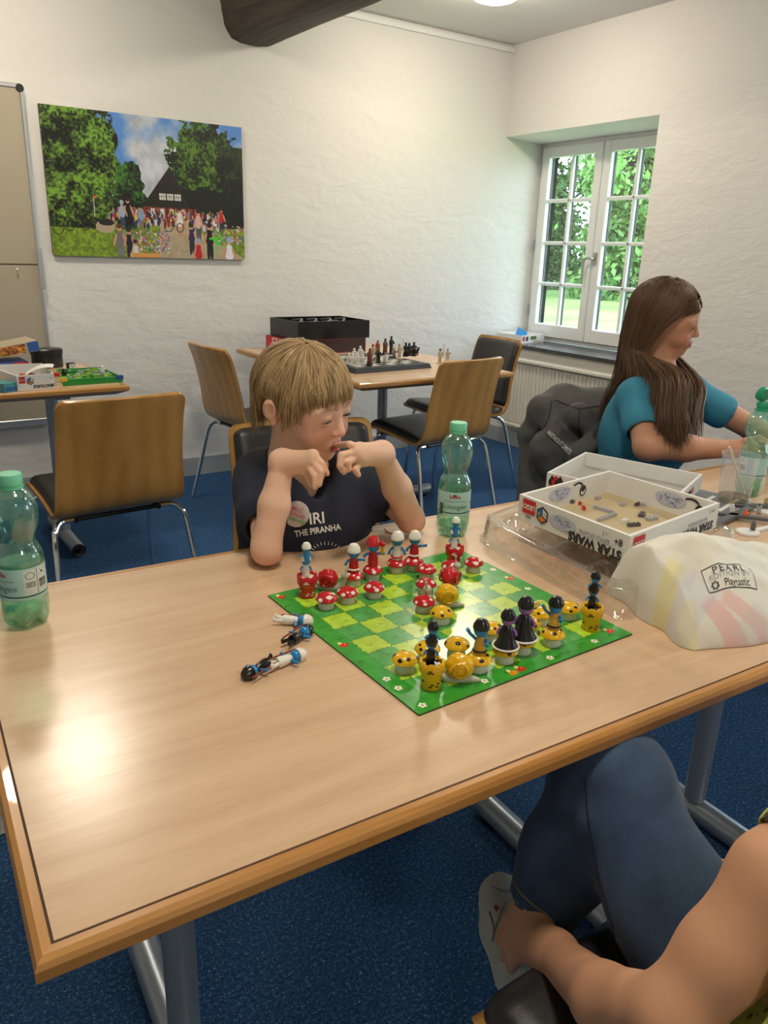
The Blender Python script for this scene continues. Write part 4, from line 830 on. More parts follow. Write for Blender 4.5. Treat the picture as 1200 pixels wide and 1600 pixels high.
def maze_sketch(t, o, x, u, v, s, seed=1):
    r = random.Random(seed); pr_rect(t, o, x, 0, 0, 0, 0, mC['haze'], 'picture_print', .0004, [(u+s*1.5*math.cos(a)*(1+.06*math.sin(3*a)), v+s*.62*math.sin(a)) for a in np.linspace(0, 2*PI, 19)[:-1]])
    b = MB(); nrm = x.cross(Vector((0, 0, 1)))
    for k in range(34):
        cu, cv = r.uniform(-.95, .95), r.uniform(-.42, .42); a, c = r.uniform(.03, .2), r.uniform(.02, .05)
        if r.random() < .5: a, c = c, a*.5
        p = [(-a, -c), (a, -c), (a, c), (-a, c)]; b.add([Vector(o)+x*(u+(cu+q[0]+(cv)*.6)*s)+Vector((0, 0, v+(cv+q[1]-.1*cu)*s))+nrm*.0008 for q in p], [(0, 1, 2, 3)])
    b.build('picture_line', mC['grey'], t, world=True, smooth=False)
# -- the big open game box
z1, z0 = .84, .790
HB = [Zp(z1, 812, 772), Zp(z1, 985, 838), Zp(z1, 1125, 786), Zp(z1, 952, 735)]
hb = thing('game_box', 'open white brick-game box with loose grey pieces, on the clear tray', 'box', ((HB[0]+HB[2])/2)[:2].tolist()+[z0], 0, 'open white game boxes')
mTANB = plain('tan_box_bottom', (.50, .40, .24), .7, var=.08, bscale=30)
INN = quadbox(hb, HB, z0, z1, .007, mCARD, mTANB)
o, X_, Y_, L, x = wallframe(HB, 0, z0)
pr_rect(hb, o, x, .012, .047, .018, .046, mREDP, 'brand_square', .0004); put(hb, o, x, .0295, .032, 'LEGO', .0135, mWHTP, name='brand_word', bold=.0004, sx=.95)
put(hb, o, x, .030, .012, '3866', .008, mINK, name='set_number'); die_logo(hb, o, x, .066, .026, .0165); maze_sketch(hb, o, x, .118, .026, .022)
put(hb, o, x, L-.073, .0105, 'STAR WARS', .023, mINK, name='title', sx=.98, bold=.0011, shear=.0); put(hb, o, x, L-.075, .0265, 'BATTLE OF HOTH', .0085, mINK, name='subtitle')
put(hb, o, x, L-.022, .033, '8+', .017, mINK, name='age_mark', bold=.0003); put(hb, o, x, L-.052, .038, 'ıı 2', .009, mINK, name='player_mark')
pr_rect(hb, o, x, L-.118, L-.035, .0205, .0211, mINK, 'rule', .0006)
o, X_, Y_, L, x = wallframe(HB, 1, z0)
pr_rect(hb, o, x, .012, .047, .016, .045, mREDP, 'brand_square', .0004); put(hb, o, x, .0295, .0305, 'LEGO', .0135, mWHTP, name='brand_word', bold=.0004, sx=.95); pr_rect(hb, o, x, .012, .045, .006, .010, mGREYT, 'barcode', .0004)
put(hb, o, x, L-.078, .012, 'STAR WARS', .022, mINK, name='title', bold=.0011); put(hb, o, x, L-.08, .028, 'BATTLE OF HOTH', .0085, mINK, name='subtitle'); put(hb, o, x, L-.03, .040, '8+ 2', .010, mINK, name='age_mark'); pr_rect(hb, o, x, L-.12, L-.04, .0215, .0221, mINK, 'rule', .0006)
IQ = [*INN]
for wi, (u, seed) in ((3, (.40, 3)), (2, (.62, 5))):
    o, X_, Y_, L, x = wallframe(IQ, wi, z0, off=.0008, inward=True); maze_sketch(hb, o, x, L*u, .030, .024, seed)
    cx = L*(u+ (.27)); R_ = .011
    pr_rect(hb, o, x, 0, 0, 0, 0, mINK, 'arrow_emblem', .0006, [(cx+R_*math.cos(a), .024+R_*1.1*math.sin(a)) for a in np.linspace(0, 2*PI, 17)[:-1]]); pr_rect(hb, o, x, 0, 0, 0, 0, mWHTP, 'arrow_emblem', .0008, [(cx-.007, .026), (cx, .020), (cx+.007, .028), (cx+.006, .019), (cx, .0145), (cx-.007, .018)])
    A = cat_rom([(cx-.034, .043), (cx-.018, .046), (cx-.004, .040), (cx, .028)], 4); pr_rect(hb, o, x, 0, 0, 0, 0, mINK, 'arrow_emblem', .0007, [tuple(p) for p in A]+[(p[0]-.001, p[1]-.0045) for p in reversed(A)])
mLG = plain('light_grey_brick', (.42, .43, .45), .3); mDG = plain('dark_grey_brick', (.10, .10, .11), .3); mRB = plain('red_brick', (.60, .03, .02), .3); mWB = plain('white_brick', (.80, .80, .78), .3); mOB = plain('orange_brick', (.75, .14, .02), .3); mTB = plain('tan_brick', (.55, .42, .22), .3)
def brick(label, px, py, z, d, rz, mat, grp, studs=(2, 1), hgt=.006):
    p = Zp(z, px, py); t = thing('toy_brick', label, 'toy brick', (p[0], p[1], z), rz, grp); b = MB(); b.box((0, 0, hgt/2), (d[0], d[1], hgt)); b.build('body', mat, t, smooth=False)
    for i in range(studs[0]):
        for j in range(studs[1]): b = MB(); b.lathe([(.0024, 0), (.0024, .0016), (0, .0017)], ((i-(studs[0]-1)/2)*d[0]/studs[0], (j-(studs[1]-1)/2)*d[1]/studs[1], hgt), 10); b.build('stud', mat, t, sharp=40)
G_ = 'loose bricks in the open game box'; zb_ = z0+.0032
for (px, py, d, rz, mt, st_, lb) in [(948, 810, (.062, .008), .15, mLG, (8, 1), 'long light grey bar lying in the open game box'), (943, 798, (.008, .045), .10, mLG, (1, 5), 'light grey plate crossing behind the long grey bar'), (976, 816, (.016, .010), .2, mWB, (2, 1), 'white brick at the end of the long grey bar'), (990, 822, (.026, .008), -.3, mDG, (3, 1), 'dark grey track piece in front of the white brick'),
      (1003, 806, (.022, .012), .5, mDG, (2, 1), 'dark grey turret brick right of box middle'), (1018, 812, (.024, .012), -.1, mLG, (2, 1), 'light grey winged piece nearest the bag corner of the box'), (1004, 790, (.012, .010), .4, mLG, (1, 1), 'small light grey brick towards the arrow wall'), (996, 790, (.014, .006), .1, mDG, (2, 1), 'thin dark grey brick lying by the arrow wall'),
      (972, 790, (.010, .010), .2, mLG, (1, 1), 'single light grey brick in the box centre'), (912, 796, (.014, .005), 1.0, mRB, (2, 1), 'red rod piece lying near the box wall'), (906, 789, (.006, .005), 0, mRB, (1, 1), 'tiny red stud beside the red rod'), (894, 786, (.010, .008), .3, mDG, (1, 1), 'small dark brick against the left sketch wall'), (934, 780, (.012, .010), .3, mLG, (1, 1), 'light grey cone-like brick by the back box corner'), (951, 768, (.012, .010), .7, mLG, (1, 1), 'light grey brick tucked in the back box corner')]:
    brick(lb.replace('right of box middle', 'past the box middle').replace('left sketch', 'sketched'), px, py, zb_, d, rz, mt, G_, st_)
# -- second, shallower box behind
z1b, z0b = .805, .768
LB = [Zp(z1b, 855, 738), Zp(z1b, 1050, 778), Zp(z1b, 1098, 741), Zp(z1b, 915, 706)]
LB[1] = LB[0]+(LB[2]-LB[3])
lb_ = thing('box_lid', 'open white box lid with grey inside, behind the game box', 'box', ((LB[0]+LB[2])/2)[:2].tolist()+[z0b], 0, 'open white game boxes'); quadbox(lb_, LB, z0b, z1b, .006, mCARD, mGREYCARD)
o, X_, Y_, L, x = wallframe(LB, 1, z0b)
for k, mt in enumerate((mC['tan'], mC['green'], mC['green'], mREDP, mINK, mREDP)): pr_rect(lb_, o, x, .02+k*.026, .038+k*.026, .010, .030, mt, 'picture_print', .0006, [(.02+k*.026+.010+.011*math.cos(a+k), .019+.011*math.sin(a+k)*(.7+.3*math.sin(a*3))) for a in np.linspace(0, 2*PI, 10)[:-1]])
o, X_, Y_, L, x = wallframe(LB, 0, z0b)
for k in range(3): pr_rect(lb_, o, x, 0, 0, 0, 0, mINK if k != 1 else mREDP, 'picture_print', .0006+k*.0002, [(.018+k*.008+.012*math.cos(a), .017+.013*math.sin(a)*(1+.4*math.sin(4*a+k))) for a in np.linspace(0, 2*PI, 14)[:-1]])
pr_rect(lb_, o, x, .055, .085, .026, .028, mREDP, 'picture_print', .0006)
# manuals under the lid
for k, (dx, dy, rz, mt, lb) in enumerate([(1.60, 1.02, .35, mC['grey'], 'dark instruction booklet under the lid box, lower of two'), (1.585, 1.015, .22, plain('slate_paper', (.16, .18, .21), .3), 'slate grey instruction booklet under the lid box, upper of two')]):
    t = thing('booklet', lb, 'booklet', (dx, dy, .7405+.004*k), rz); b = MB(); b.box((0, 0, .002), (.20, .15, .0034)); b.build('cover', mt, t, smooth=False)
    b = MB(); b.box((0, 0, .0017), (.197, .153, .0018)); b.build('paper_block', mCARD, t, smooth=False)
    for q in range(3): b = MB(); b.add([(-.09+q*.01, -.06+q*.05, .00385), (.09-q*.02, -.055+q*.05, .00385), (.09-q*.02, -.045+q*.05, .00385), (-.09+q*.01, -.05+q*.05, .00385)], [(0, 1, 2, 3)]); b.build('white_stripe', mWHTP, t, smooth=False)
# -- clear blister tray
mTRAY = clear('clear_tray_plastic', (.965, .965, .955), .17, .05, haze=.03)
tr = thing('blister_tray', 'clear plastic blister tray under the open game box', 'tray', (1.15, .92, .74))
TQ = [np.array((.985, 1.095)), np.array((1.33, 1.175)), np.array((1.378, .80)), np.array((.940, .705))]
def tq(u, v): return TQ[3]*(1-u)*(1-v)+TQ[2]*u*(1-v)+TQ[0]*(1-u)*v+TQ[1]*u*v
def sq_(x, k=9): return 1/(1+math.exp(-k*x))
def tray_z(u, v):
    zz = .785
    if not (.05 < u < .95 and .06 < v < .94): return zz
    cu, cv = (u-.05)/.9*5, (v-.06)/.88*4; fu, fv = cu % 1, cv % 1; k = int(cu)+7*int(cv); g = .13+.05*math.sin(k*2.3)
    d = min(fu-g, 1-g-fu, fv-g, 1-g-fv); a = sq_(d*2.2, 14)
    if k % 3 == 0: d2 = .33-math.hypot(fu-.5, fv-.5); a = sq_(d2*2, 14)
    return zz-.036*a*(.75+.25*math.sin(k*1.7))-.004*math.sin(cu*3)*math.sin(cv*2)
b = MB(); NU = 76
def trp(u, v):
    d = min(u, 1-u, v, 1-v); 
    p = tq(u, v); return (p[0], p[1], tray_z(u, v))
b.grid(trp, NU, NU); b.build('blister', mTRAY, tr, world=True, sharp=80)
b = MB(); rim = []
for k in range(160):
    q = k/160*4; s_, f_ = int(q), q % 1; rim.append([(f_, 0), (1, f_), (1-f_, 1), (0, 1-f_)][s_])
def rimpt(k, lv):
    u, v = rim[k % 160]; c = tq(.5, .5); p = tq(u, v); d = (p-c)/np.linalg.norm(p-c); n4 = (abs(2*u-1)**8+abs(2*v-1)**8); p = p-d*(.012 if n4 > 1.6 else 0)
    off, z = [(-.004, .785), (0, .7875), (.004, .7865), (.005, .783), (.012, .7435), (.018, .7425), (.019, .741)][lv]; w = .0012*math.sin(k*1.9) if lv in (4,) else 0
    return (p[0]+d[0]*(off+w), p[1]+d[1]*(off+w), z)
b.grid(lambda u, v: rimpt(int(round(u*160)), int(round(v*6))), 160, 7, closed_u=True); b.build('rim_skirt', mTRAY, tr, world=True, sharp=80)
# -- fabric pouch
def bagh(x, y):
    def r(t): return max(0.0, min(1.0, t))
    yb = .545+.03*math.exp(-((x-.93)/.09)**2)+.008*math.sin(x*22); yt = .795-.02*(x-1.0); xl = (.962-.016*math.exp(-((y-.60)/.035)**2)+.004*math.sin(y*70)+.040*r((y-.67)/.12)); xr_ = 1.42
    fy = (y-yb)/(yt-yb); fx = (x-xl)/(xr_-xl)
    if fy <= 0 or fy >= 1 or fx <= 0 or fx >= 1: return None
    pk = .62; ky = (fy/pk)**.62 if fy < pk else max(0, 1-((fy-pk)/(1-pk))**2)**.5
    hx = np.interp(x, [.95, .98, 1.02, 1.07, 1.12, 1.2, 1.3, 1.42], [.100, .106, .108, .118, .108, .086, .055, .03])
    ex = min(1, fx/.05)**.45*min(1, (1-fx)/.1)**.5
    wr = .0030*abs(math.sin(24*(x*.8+y*1.3)+3*math.sin(9*y)))+.004*abs(math.sin(48*(y+.35*x)+2*math.sin(14*x)))*math.exp(-fx*3.5)-.004*abs(math.sin(17*(x-.9*y)+1.5*math.sin(20*y)))+.0016*math.sin(95*y+34*x)+.0022*abs(math.sin(60*(x+.5*y)+4*math.sin(16*y)))
    return max(.001, hx*ky*ex+wr*min(1, ky*2)*ex)
def bagP(x, y): h_ = bagh(x, y); return None if h_ is None else np.array([x, y, .741+h_])
bag = thing('cloth_pouch', 'stuffed off-white fabric pouch with a printed black label box', 'pouch', (1.17, .66, .74))
b = MB(); nu, nv = 110, 66; vs = []
for j in range(nv):
    for i in range(nu):
        fx, fy = .5-.5*math.cos(PI*i/(nu-1)), .5-.5*math.cos(PI*j/(nv-1)); fx = .5*fx+.5*i/(nu-1)
        y = .6+.1*fy
        for _ in range(3):
            xl = (.962-.016*math.exp(-((y-.60)/.035)**2)+.004*math.sin(y*70)+.040*max(0, min(1, (y-.67)/.12))); x = xl+(1.42-xl)*(.001+.998*fx)
            yb = .545+.03*math.exp(-((x-.93)/.09)**2)+.008*math.sin(x*22); yt = .795-.02*(x-1.0); y = yb+(yt-yb)*(.001+.998*fy)
        h_ = bagh(x, y) or .001
        if i in (0, nu-1) or j in (0, nv-1): h_ = .0
        vs.append((x, y, .741+h_))
b.add(vs, [(j*nu+i, j*nu+i+1, (j+1)*nu+i+1, (j+1)*nu+i) for j in range(nv-1) for i in range(nu-1)])
bot = [j*nu for j in range(nv)]; ringi = [i for i in range(nu)]+[j*nu+nu-1 for j in range(1, nv)]+[(nv-1)*nu+i for i in range(nu-2, -1, -1)]+[j*nu for j in range(nv-2, 0, -1)]
b.f.append(tuple(reversed(ringi))); b.mi.append(0)
V = np.array(vs); col = np.tile(np.array([.74, .71, .63]), (len(V), 1)); nz = smooth_noise(V, 35, 4)[:, None]*.02; col += nz
def blob(cx, cy, rx, ry, a, c, k=.5):
    global col
    dx, dy = V[:, 0]-cx, V[:, 1]-cy; u = (dx*math.cos(a)+dy*math.sin(a))/rx; v = (-dx*math.sin(a)+dy*math.cos(a))/ry; w = (np.clip(1.3-np.maximum(abs(u), abs(v)), 0, .25)*4*k)[:, None]; col = col*(1-w)+np.array(c)*w
def hitbag(px, py):
    d = ray(px, py); 
    for k in range(4000):
        p = CAM+d*(.9+k*.0002); h_ = bagh(p[0], p[1])
        if (h_ is not None and p[2] <= .741+h_) or p[2] < .741: return p
for (px, py, rx, ry, a, c, k) in ((1045, 915, .030, .012, .35, (.78, .68, .20), .55), (1075, 990, .012, .030, -.7, (.78, .68, .20), .5), (1135, 975, .014, .03, .2, (.75, .32, .32), .55), (1165, 955, .012, .03, .5, (.75, .32, .32), .5), (1075, 945, .05, .02, .2, (.50, .52, .62), .35), (1075, 890, .03, .012, .4, (.45, .47, .55), .3), (1095, 855, .05, .02, .2, (.72, .62, .45), .3), (1185, 990, .03, .02, .2, (.55, .55, .55), .3)):
    p = hitbag(px, py); blob(p[0], p[1], rx, ry, a, c, k)
b.build('fabric', attr_mat('pouch_fabric', .8, bump=.5, bscale=600), bag, world=True, sharp=85, col=np.clip(col, 0, 1))
K4 = [hitbag(*p) for p in ((1108, 927), (1183, 922), (1172, 890), (1095, 893))]
def bagmap(v, lift=.0010):   # unit label -> draped on the pouch
    u, w = v[0], v[1]; p = K4[0]*(1-u)*(1-w)+K4[1]*u*(1-w)+K4[2]*u*w+K4[3]*(1-u)*w; h_ = bagh(p[0], p[1]) or 0; return Vector((p[0], p[1], .741+h_+lift))
I4 = Matrix.Identity(4)
lettering('PEARL', I4, .40, mINK, bag, 'pouch_word', sx=.50, warp=lambda v: bagmap((v[0]*1.0+.5, v[1]+.78)), space=1.25)
lettering('EDITION BY', I4, .27, mGREYT, bag, 'pouch_word', sx=.52, warp=lambda v: bagmap((v[0]*1.0+.5, v[1]+.55)), space=1.1)
lettering('Playtastic', I4, .44, mINK, bag, 'pouch_word', sx=.32, warp=lambda v: bagmap((v[0]*1.0+.60, v[1]+.22)))
b = MB()
for (a, c) in (((0, 0), (1, 0)), ((1, 0), (1, 1)), ((1, 1), (0, 1)), ((0, 1), (0, 0))):
    n_ = 24
    for k in range(n_):
        p0 = (a[0]+(c[0]-a[0])*k/n_, a[1]+(c[1]-a[1])*k/n_); p1 = (a[0]+(c[0]-a[0])*(k+1)/n_, a[1]+(c[1]-a[1])*(k+1)/n_); dx, dy = (.0, .02) if a[1] == c[1] else (.006, 0)
        b.add([bagmap(q) for q in ((p0[0]-dx, p0[1]-dy), (p1[0]-dx, p1[1]-dy), (p1[0]+dx, p1[1]+dy), (p0[0]+dx, p0[1]+dy))], [(0, 1, 2, 3)])
b.build('label_border', mINK, bag, world=True, smooth=False)
b = MB()
for k in range(14):
    a0 = k*2*PI/14; ro = .5 if k % 2 else .40
    b.add([bagmap((.16+.16*q[0], .24+.36*q[1])) for q in ((.16*math.cos(a0), .22*math.sin(a0)), (ro*math.cos(a0-.22), ro*math.sin(a0-.22)), (ro*math.cos(a0+.22), ro*math.sin(a0+.22)))], [(0, 1, 2)])
b.build('gear_emblem', mINK, bag, world=True, smooth=False)
b = MB(); b.tube(cat_rom([(1.41, .66, .748), (1.44, .655, .765), (1.48, .64, .752), (1.52, .66, .7435)], 6), .0022, 6); fin(b.build('pouch_cord', plain('dark_red_cord', (.40, .03, .07), .7)), 'dark red drawstring cord at the far end of the pouch', 'cord')

# -- brick board at the table end
t = thing('brick_game_board', 'white hexagonal plates joined by dark grey bars', 'game board', (1.56, .89, .74))
for k, (x, y) in enumerate(((1.50, .845), (1.61, .835), (1.67, .91), (1.49, .93), (1.58, .985), (1.70, .99))):
    b = MB(); b.lathe([(0, 0), (.024, 0), (.024, .005), (0, .0052)], (x, y, .7405), 8); b.build('plate', mWB, t, world=True, smooth=False)
for (a, c) in (((1.50, .845), (1.61, .835)), ((1.61, .835), (1.67, .91)), ((1.49, .93), (1.58, .985)), ((1.58, .985), (1.70, .99))):
    b = MB(); d = math.atan2(c[1]-a[1], c[0]-a[0]); b.box(((a[0]+c[0])/2, (a[1]+c[1])/2, .7432), (.07, .012, .005), rz=d); b.build('joint_bar', mWB, t, world=True, smooth=False)
for (a, c) in (((1.47, .90), (1.64, .93)), ((1.52, .96), (1.60, .86)), ((1.62, .96), (1.72, .90))):
    b = MB(); d = math.atan2(c[1]-a[1], c[0]-a[0]); b.box(((a[0]+c[0])/2, (a[1]+c[1])/2, .7500), (math.hypot(c[0]-a[0], c[1]-a[1]), .016, .007), rz=d)
    b.build('dark_bar', mDG, t, world=True, smooth=False)
def minifig(px, py, mt, mt2, label, z=.7465, s=1.0):
    p = Zp(z, px, py); t = thing('toy_figure', label, 'toy figure', (p[0], p[1], z), cam_rz(p[0], p[1]), 'tiny figures on the white brick plates'); b = MB(); b.box((0, 0, .004*s), (.010*s, .006*s, .008*s), bev=.001); b.box((0, 0, .011*s), (.011*s, .006*s, .007*s), bev=.001); b.build('body', mt, t, smooth=False)
    b = MB(); b.lathe([(0, .0145*s), (.0032*s, .0148*s), (.0034*s, .019*s), (.0020*s, .0205*s), (0, .0205*s)], n=12); b.build('head', mt2, t)
for a in ((1062, 790, mWB, mWB, 'white toy figure on the hexagonal plate closest to the cup'), (1143, 801, mWB, mWB, 'white toy figure standing behind the orange one'), (1164, 810, mOB, mOB, 'orange toy figure standing on the brick board'), (1176, 828, mDG, mDG, 'black toy figure standing on the foremost white plate'), (1185, 800, mLG, mDG, 'grey toy figure beside the dark bars'), (1196, 790, mTB, mTB, 'tan toy figure at the far edge of the brick board')):
    if a[0] > 1100: minifig(*a)
brick('orange brick beside the cup foot', 1128, 795, .7405, (.014, .012), .3, mOB, 'loose bricks by the cup'); brick('white brick beside the orange brick near the cup', 1136, 800, .7405, (.016, .010), .1, mWB, 'loose bricks by the cup')

# ---------------------------------------------------------------- on the back-wall table
mBOXB = plain('glossy_black_box', (.010, .010, .011), .18); mBOXIN = plain('black_box_inside', (.16, .16, .165), .5); mCRIM = plain('crimson_box', (.20, .02, .03), .35)
t = thing('game_box', 'closed crimson and black film chess box, lower of the stack', 'box', (2.15, 3.9, .74), .0)
b = MB(); b.prism([(1.925, 3.75), (2.385, 3.75), (2.375, 4.05), (1.915, 4.05)], .7405, .817); b.build('box_body', mCRIM, t, world=True, smooth=False)
b = MB(); b.prism([(1.935, 3.7490), (2.382, 3.7490), (2.382, 3.7498), (1.935, 3.7498)], .745, .812); b.build('front_print', image_mat('film_box_print', np.clip(np.array([.10, .05, .06])+.5*np.clip(fbm(80, 400, 16, 5)-.55, 0, 1)[..., None]*np.array([1.2, .7, .6]), 0, 1), .3), t, world=True, smooth=False)
Q = [(1.915, 4.05, 0), (1.925, 3.75, 0)]; o = (1.915-.001, 4.05, .7405); x = (Vector((1.925, 3.75, 0))-Vector((1.915, 4.05, 0))).normalized()
pr_rect(t, o, x, .0, .298, .002, .075, mREDP, 'spine', .0012); put(t, o, x, .15, .053, 'STAR', .042, mWHTP, flip=False, name='title', bold=.001, off=.002, sx=1.6); put(t, o, x, .15, .022, 'WARS', .042, mWHTP, flip=False, name='title', bold=.001, off=.002, sx=1.6)
o = (1.935, 3.7488, .745); x = Vector((1, 0, 0)); put(t, o, x, .10, .05, 'STAR WARS', .014, mWHTP, flip=False, name='title', off=.001)
t = thing('game_box', 'open glossy black box full of black trays, topmost of the stack', 'box', (2.17, 3.9, .8175), .0)
BQ = [(1.955, 3.745), (2.405, 3.745), (2.395, 4.06), (1.945, 4.06)]
quadbox(t, BQ, .8175, .912, .004, mBOXB, mBOXIN)
for k in range(9):
    x_ = 2.0+.045*k; b = MB(); b.box((x_, 3.90+.03*math.sin(k*2.1), .865), (.038, .16+.05*math.sin(k*1.3), .06), rz=.1*math.sin(k*1.7), bev=.012); b.build('moulded_insert', mBLACK, t, world=True)
for k in range(4): b = MB(); b.tube(cat_rom([(2.0+.09*k, 3.82, .90), (2.05+.09*k, 3.88, .912), (2.03+.09*k, 3.95, .905)], 4), .006, 6); b.build('insert_rib', mDG, t, world=True)
t = thing('chess_tray', 'black raised chess tray on the back-wall table', 'chessboard', (2.12, 3.3, .74), .06)
M_ = wmat(t)
b = MB(); b.prism([(-.245, -.235), (.215, -.235), (.215, .235), (-.245, .235)], .0005, .022, fn=lambda v: (v[0]*(1-.6*(v[2] > .01)*.06), v[1]*(1-.6*(v[2] > .01)*.06), v[2])); b.build('tray', plain('matt_black_tray', (.03, .032, .036), .45), t, smooth=False)
b = MB()
for i in range(8):
    for j in range(8): b.box((-.015+(i-3.5)*.047, (j-3.5)*.047, .0226), (.045, .045, .0012), mi=(i+j) % 2)
o_ = b.build('squares', [plain('ivory_square', (.62, .60, .54), .35), mBLACK], t, smooth=False)
fM = {k: plain('figurine_'+k, c, .5) for k, c in dict(white=(.72, .70, .64), robe=(.16, .035, .025), black=(.02, .02, .02), tan=(.52, .42, .28), red=(.30, .06, .04), brown=(.14, .07, .04), grey=(.25, .25, .26), skin=(.5, .3, .2)).items()}
def film(px, py, hpx, col, head, label, kind=0, z=.7635):
    p = Zp(z, px, py); s = hpx/1212.0*(float((p-CAM) @ RC[2])); t = thing('figurine', label, 'figurine', (p[0], p[1], z), 0, 'film chess figurines on the black tray')
    b = MB(); b.lathe([(0, 0), (.016, 0), (.016, .006), (0, .0065)], n=12); b.build('base', fM['white'] if col in ('white', 'tan') else mBLACK, t, smooth=False)
    b = MB()
    if kind == 0: b.lathe([(0, .006), (.013, .006), (.011, s*.35), (.013, s*.62), (.010, s*.76), (.004, s*.82), (0, s*.82)], n=10)
    else:
        for sx in (-1, 1): b.tube([(sx*.006, 0, .006), (sx*.004, 0, s*.45)], [.0045, .005], 6)
        b.lathe([(0, s*.40), (.009, s*.42), (.010, s*.70), (.004, s*.82), (0, s*.82)], n=10); b.tube([(-.010, 0, s*.74), (-.014, -.004, s*.5)], .0034, 6); b.tube([(.010, 0, s*.74), (.015, -.004, s*.55), (.012, -.012, s*.6)], .0034, 6)
    b.build('figure_body', fM[col], t); b = MB(); b.ell((0, 0, s*.88), (.0068, .0068, .0085), n=10, m=6); b.build('head', fM[head], t)
    if kind == 2: b = MB(); b.tube([(.014, -.006, s*.4), (.018, -.006, s*1.25)], .0012, 5); b.build('spear', fM['grey'], t)
    if kind == 3: b = MB(); b.ell((0, -.012, s*.34), (.010, .026, .012), n=10, m=6); [b.tube([(sx*.005, yy, s*.32), (sx*.005, yy, .006)], .003, 5) for sx in (-1, 1) for yy in (-.03, .01)]; b.tube([(0, -.032, s*.4), (0, -.045, s*.66)], [.007, .005], 6); b.build('mount', fM[col], t)
f4 = lambda x, y: (380+x/3.53, 460+y/3.53)
rows = [(583, 386, 17, 'white', 'white', 'white armoured figurine at the near corner of the tray', 1), (603, 392, 18, 'white', 'white', 'white armoured figurine second along the near tray edge', 1), (630, 392, 19, 'white', 'white', 'white armoured figurine third along the near tray edge', 1), (660, 390, 17, 'white', 'white', 'white armoured figurine fourth, beside the dark red robe', 1),
 (612, 362, 18, 'white', 'white', 'white armoured figurine in the second row, first one', 1), (645, 362, 22, 'white', 'white', 'tallest white armoured figurine, in the second row', 1), (697, 388, 26, 'robe', 'robe', 'dark red hooded figurine in front', 0), (745, 378, 23, 'black', 'brown', 'black-coated figurine next to the dark red hooded one', 1), (785, 374, 14, 'white', 'grey', 'small white and silver robot-like figurine', 0),
 (715, 345, 20, 'tan', 'brown', 'tan figurine behind the two front robed ones', 1), (741, 330, 22, 'red', 'red', 'rust red figurine standing farther back on the tray', 0), (782, 330, 25, 'brown', 'black', 'tall brown-robed figurine with a black head', 0), (815, 330, 29, 'black', 'black', 'tallest all-black figurine on the tray', 1), (831, 352, 16, 'grey', 'tan', 'small grey figurine among the taller dark ones', 1), (860, 356, 24, 'tan', 'skin', 'tan figurine holding an upright spear on the tray', 2),
 (895, 342, 22, 'black', 'black', 'black mounted figurine nearest the spear holder', 3), (914, 338, 20, 'black', 'black', 'black mounted figurine in the middle of three', 3), (940, 340, 22, 'black', 'black', 'black mounted figurine at the far tray corner', 3)]
for (x, y, hp, c, hd, lb, kd) in rows: film(*f4(x, y), hp, c, hd, lb, kd)
film(687, 568, 24, 'tan', 'brown', 'tan and black figurine with a long spear standing off the tray', 2, z=.7405); film(699, 563, 18, 'tan', 'skin', 'cream figurine standing off the tray beside the spear bearer', 1, z=.7405)

# ---------------------------------------------------------------- on the table by the pinboard
t = thing('maze_board', 'green brick maze board game with raised rim', 'game board', (.765, 3.38, .74)); GQ = [(.648, 3.222), (.884, 3.235), (.872, 3.52), (.690, 3.53)]
mGR, mLM = plain('green_brick', (.02, .26, .04), .3), plain('lime_brick', (.28, .52, .03), .3)
quadbox(t, GQ, .7405, .764, .009, mGR, mGR, zf=.012)
r = random.Random(4)
for k in range(46):
    u, v = r.uniform(.1, .9), r.uniform(.08, .9); p = [GQ[0][i]*(1-u)*(1-v)+GQ[1][i]*u*(1-v)+GQ[2][i]*u*v+GQ[3][i]*(1-u)*v for i in (0, 1)]; d = (r.choice([.03, .045]), .010) if r.random() < .5 else (.010, r.choice([.03, .04]))
    b = MB(); b.box((p[0], p[1], .758), (d[0], d[1], .012)); b.build('hedge_wall', r.choice([mLM, mLM, mGR, mLG]), t, world=True, smooth=False)
GL = 'tiny pieces on the green maze board'
for (px, py, z, mt, lb) in ((99, 596, .764, plain('yellow_brick', (.8, .55, .03), .3), 'yellow brick cluster at the near corner of the maze board'), (187, 592, .764, mBLUEP, 'blue brick cluster at the far end of the maze rim'), (88, 588, .764, mRB, 'red brick at the maze edge beside the white box')):
    brick(lb, px, py, z, (.026, .016), .1, mt, GL, (2, 1), .014)
for (px, py, z, mt, lb) in ((100, 587, .764, mBLACK, 'black spiky toy figure on the maze board'), (160, 582, .764, mWB, 'white toy figure on the back rim of the maze board')):
    p = Zp(z, px, py); t = thing('toy_figure', lb, 'toy figure', (p[0], p[1], z), 0, GL); b = MB(); b.box((0, 0, .008), (.018, .010, .016), bev=.002); b.ell((0, 0, .022), .007, n=10, m=6); b.build('body', mt, t)
    for sx in (-1, 1): b = MB(); b.tube([(sx*.007, 0, .014), (sx*.018, 0, .020)], [.003, .0015], 6); b.build('arm', mt, t)
p = Zp(.74, 114, 580); t = thing('brick_die', 'white brick die with black frame behind the maze board', 'die', (p[0], p[1]+.03, .7405), .15)
b = MB(); b.box((0, 0, .017), (.032, .032, .032), bev=.004); b.build('die_body', mBLACK, t, smooth=False)
for ax, ay in ((0, -1), (1, 0)):
    b = MB(); b.box((ax*.0162, ay*.0162, .017), (.026 if ay else .001, .026 if ax else .001, .024)); b.build('die_face', mWB, t, smooth=False)
    for du, dv in ((-.007, .007), (.007, .007), (0, 0), (-.007, -.007), (.007, -.007)): b = MB(); b.box((ax*.0170+ay*-du, ay*.0170+ax*du, .017+dv), (.004, .004, .004)); b.build('pip', mBLACK, t, smooth=False)
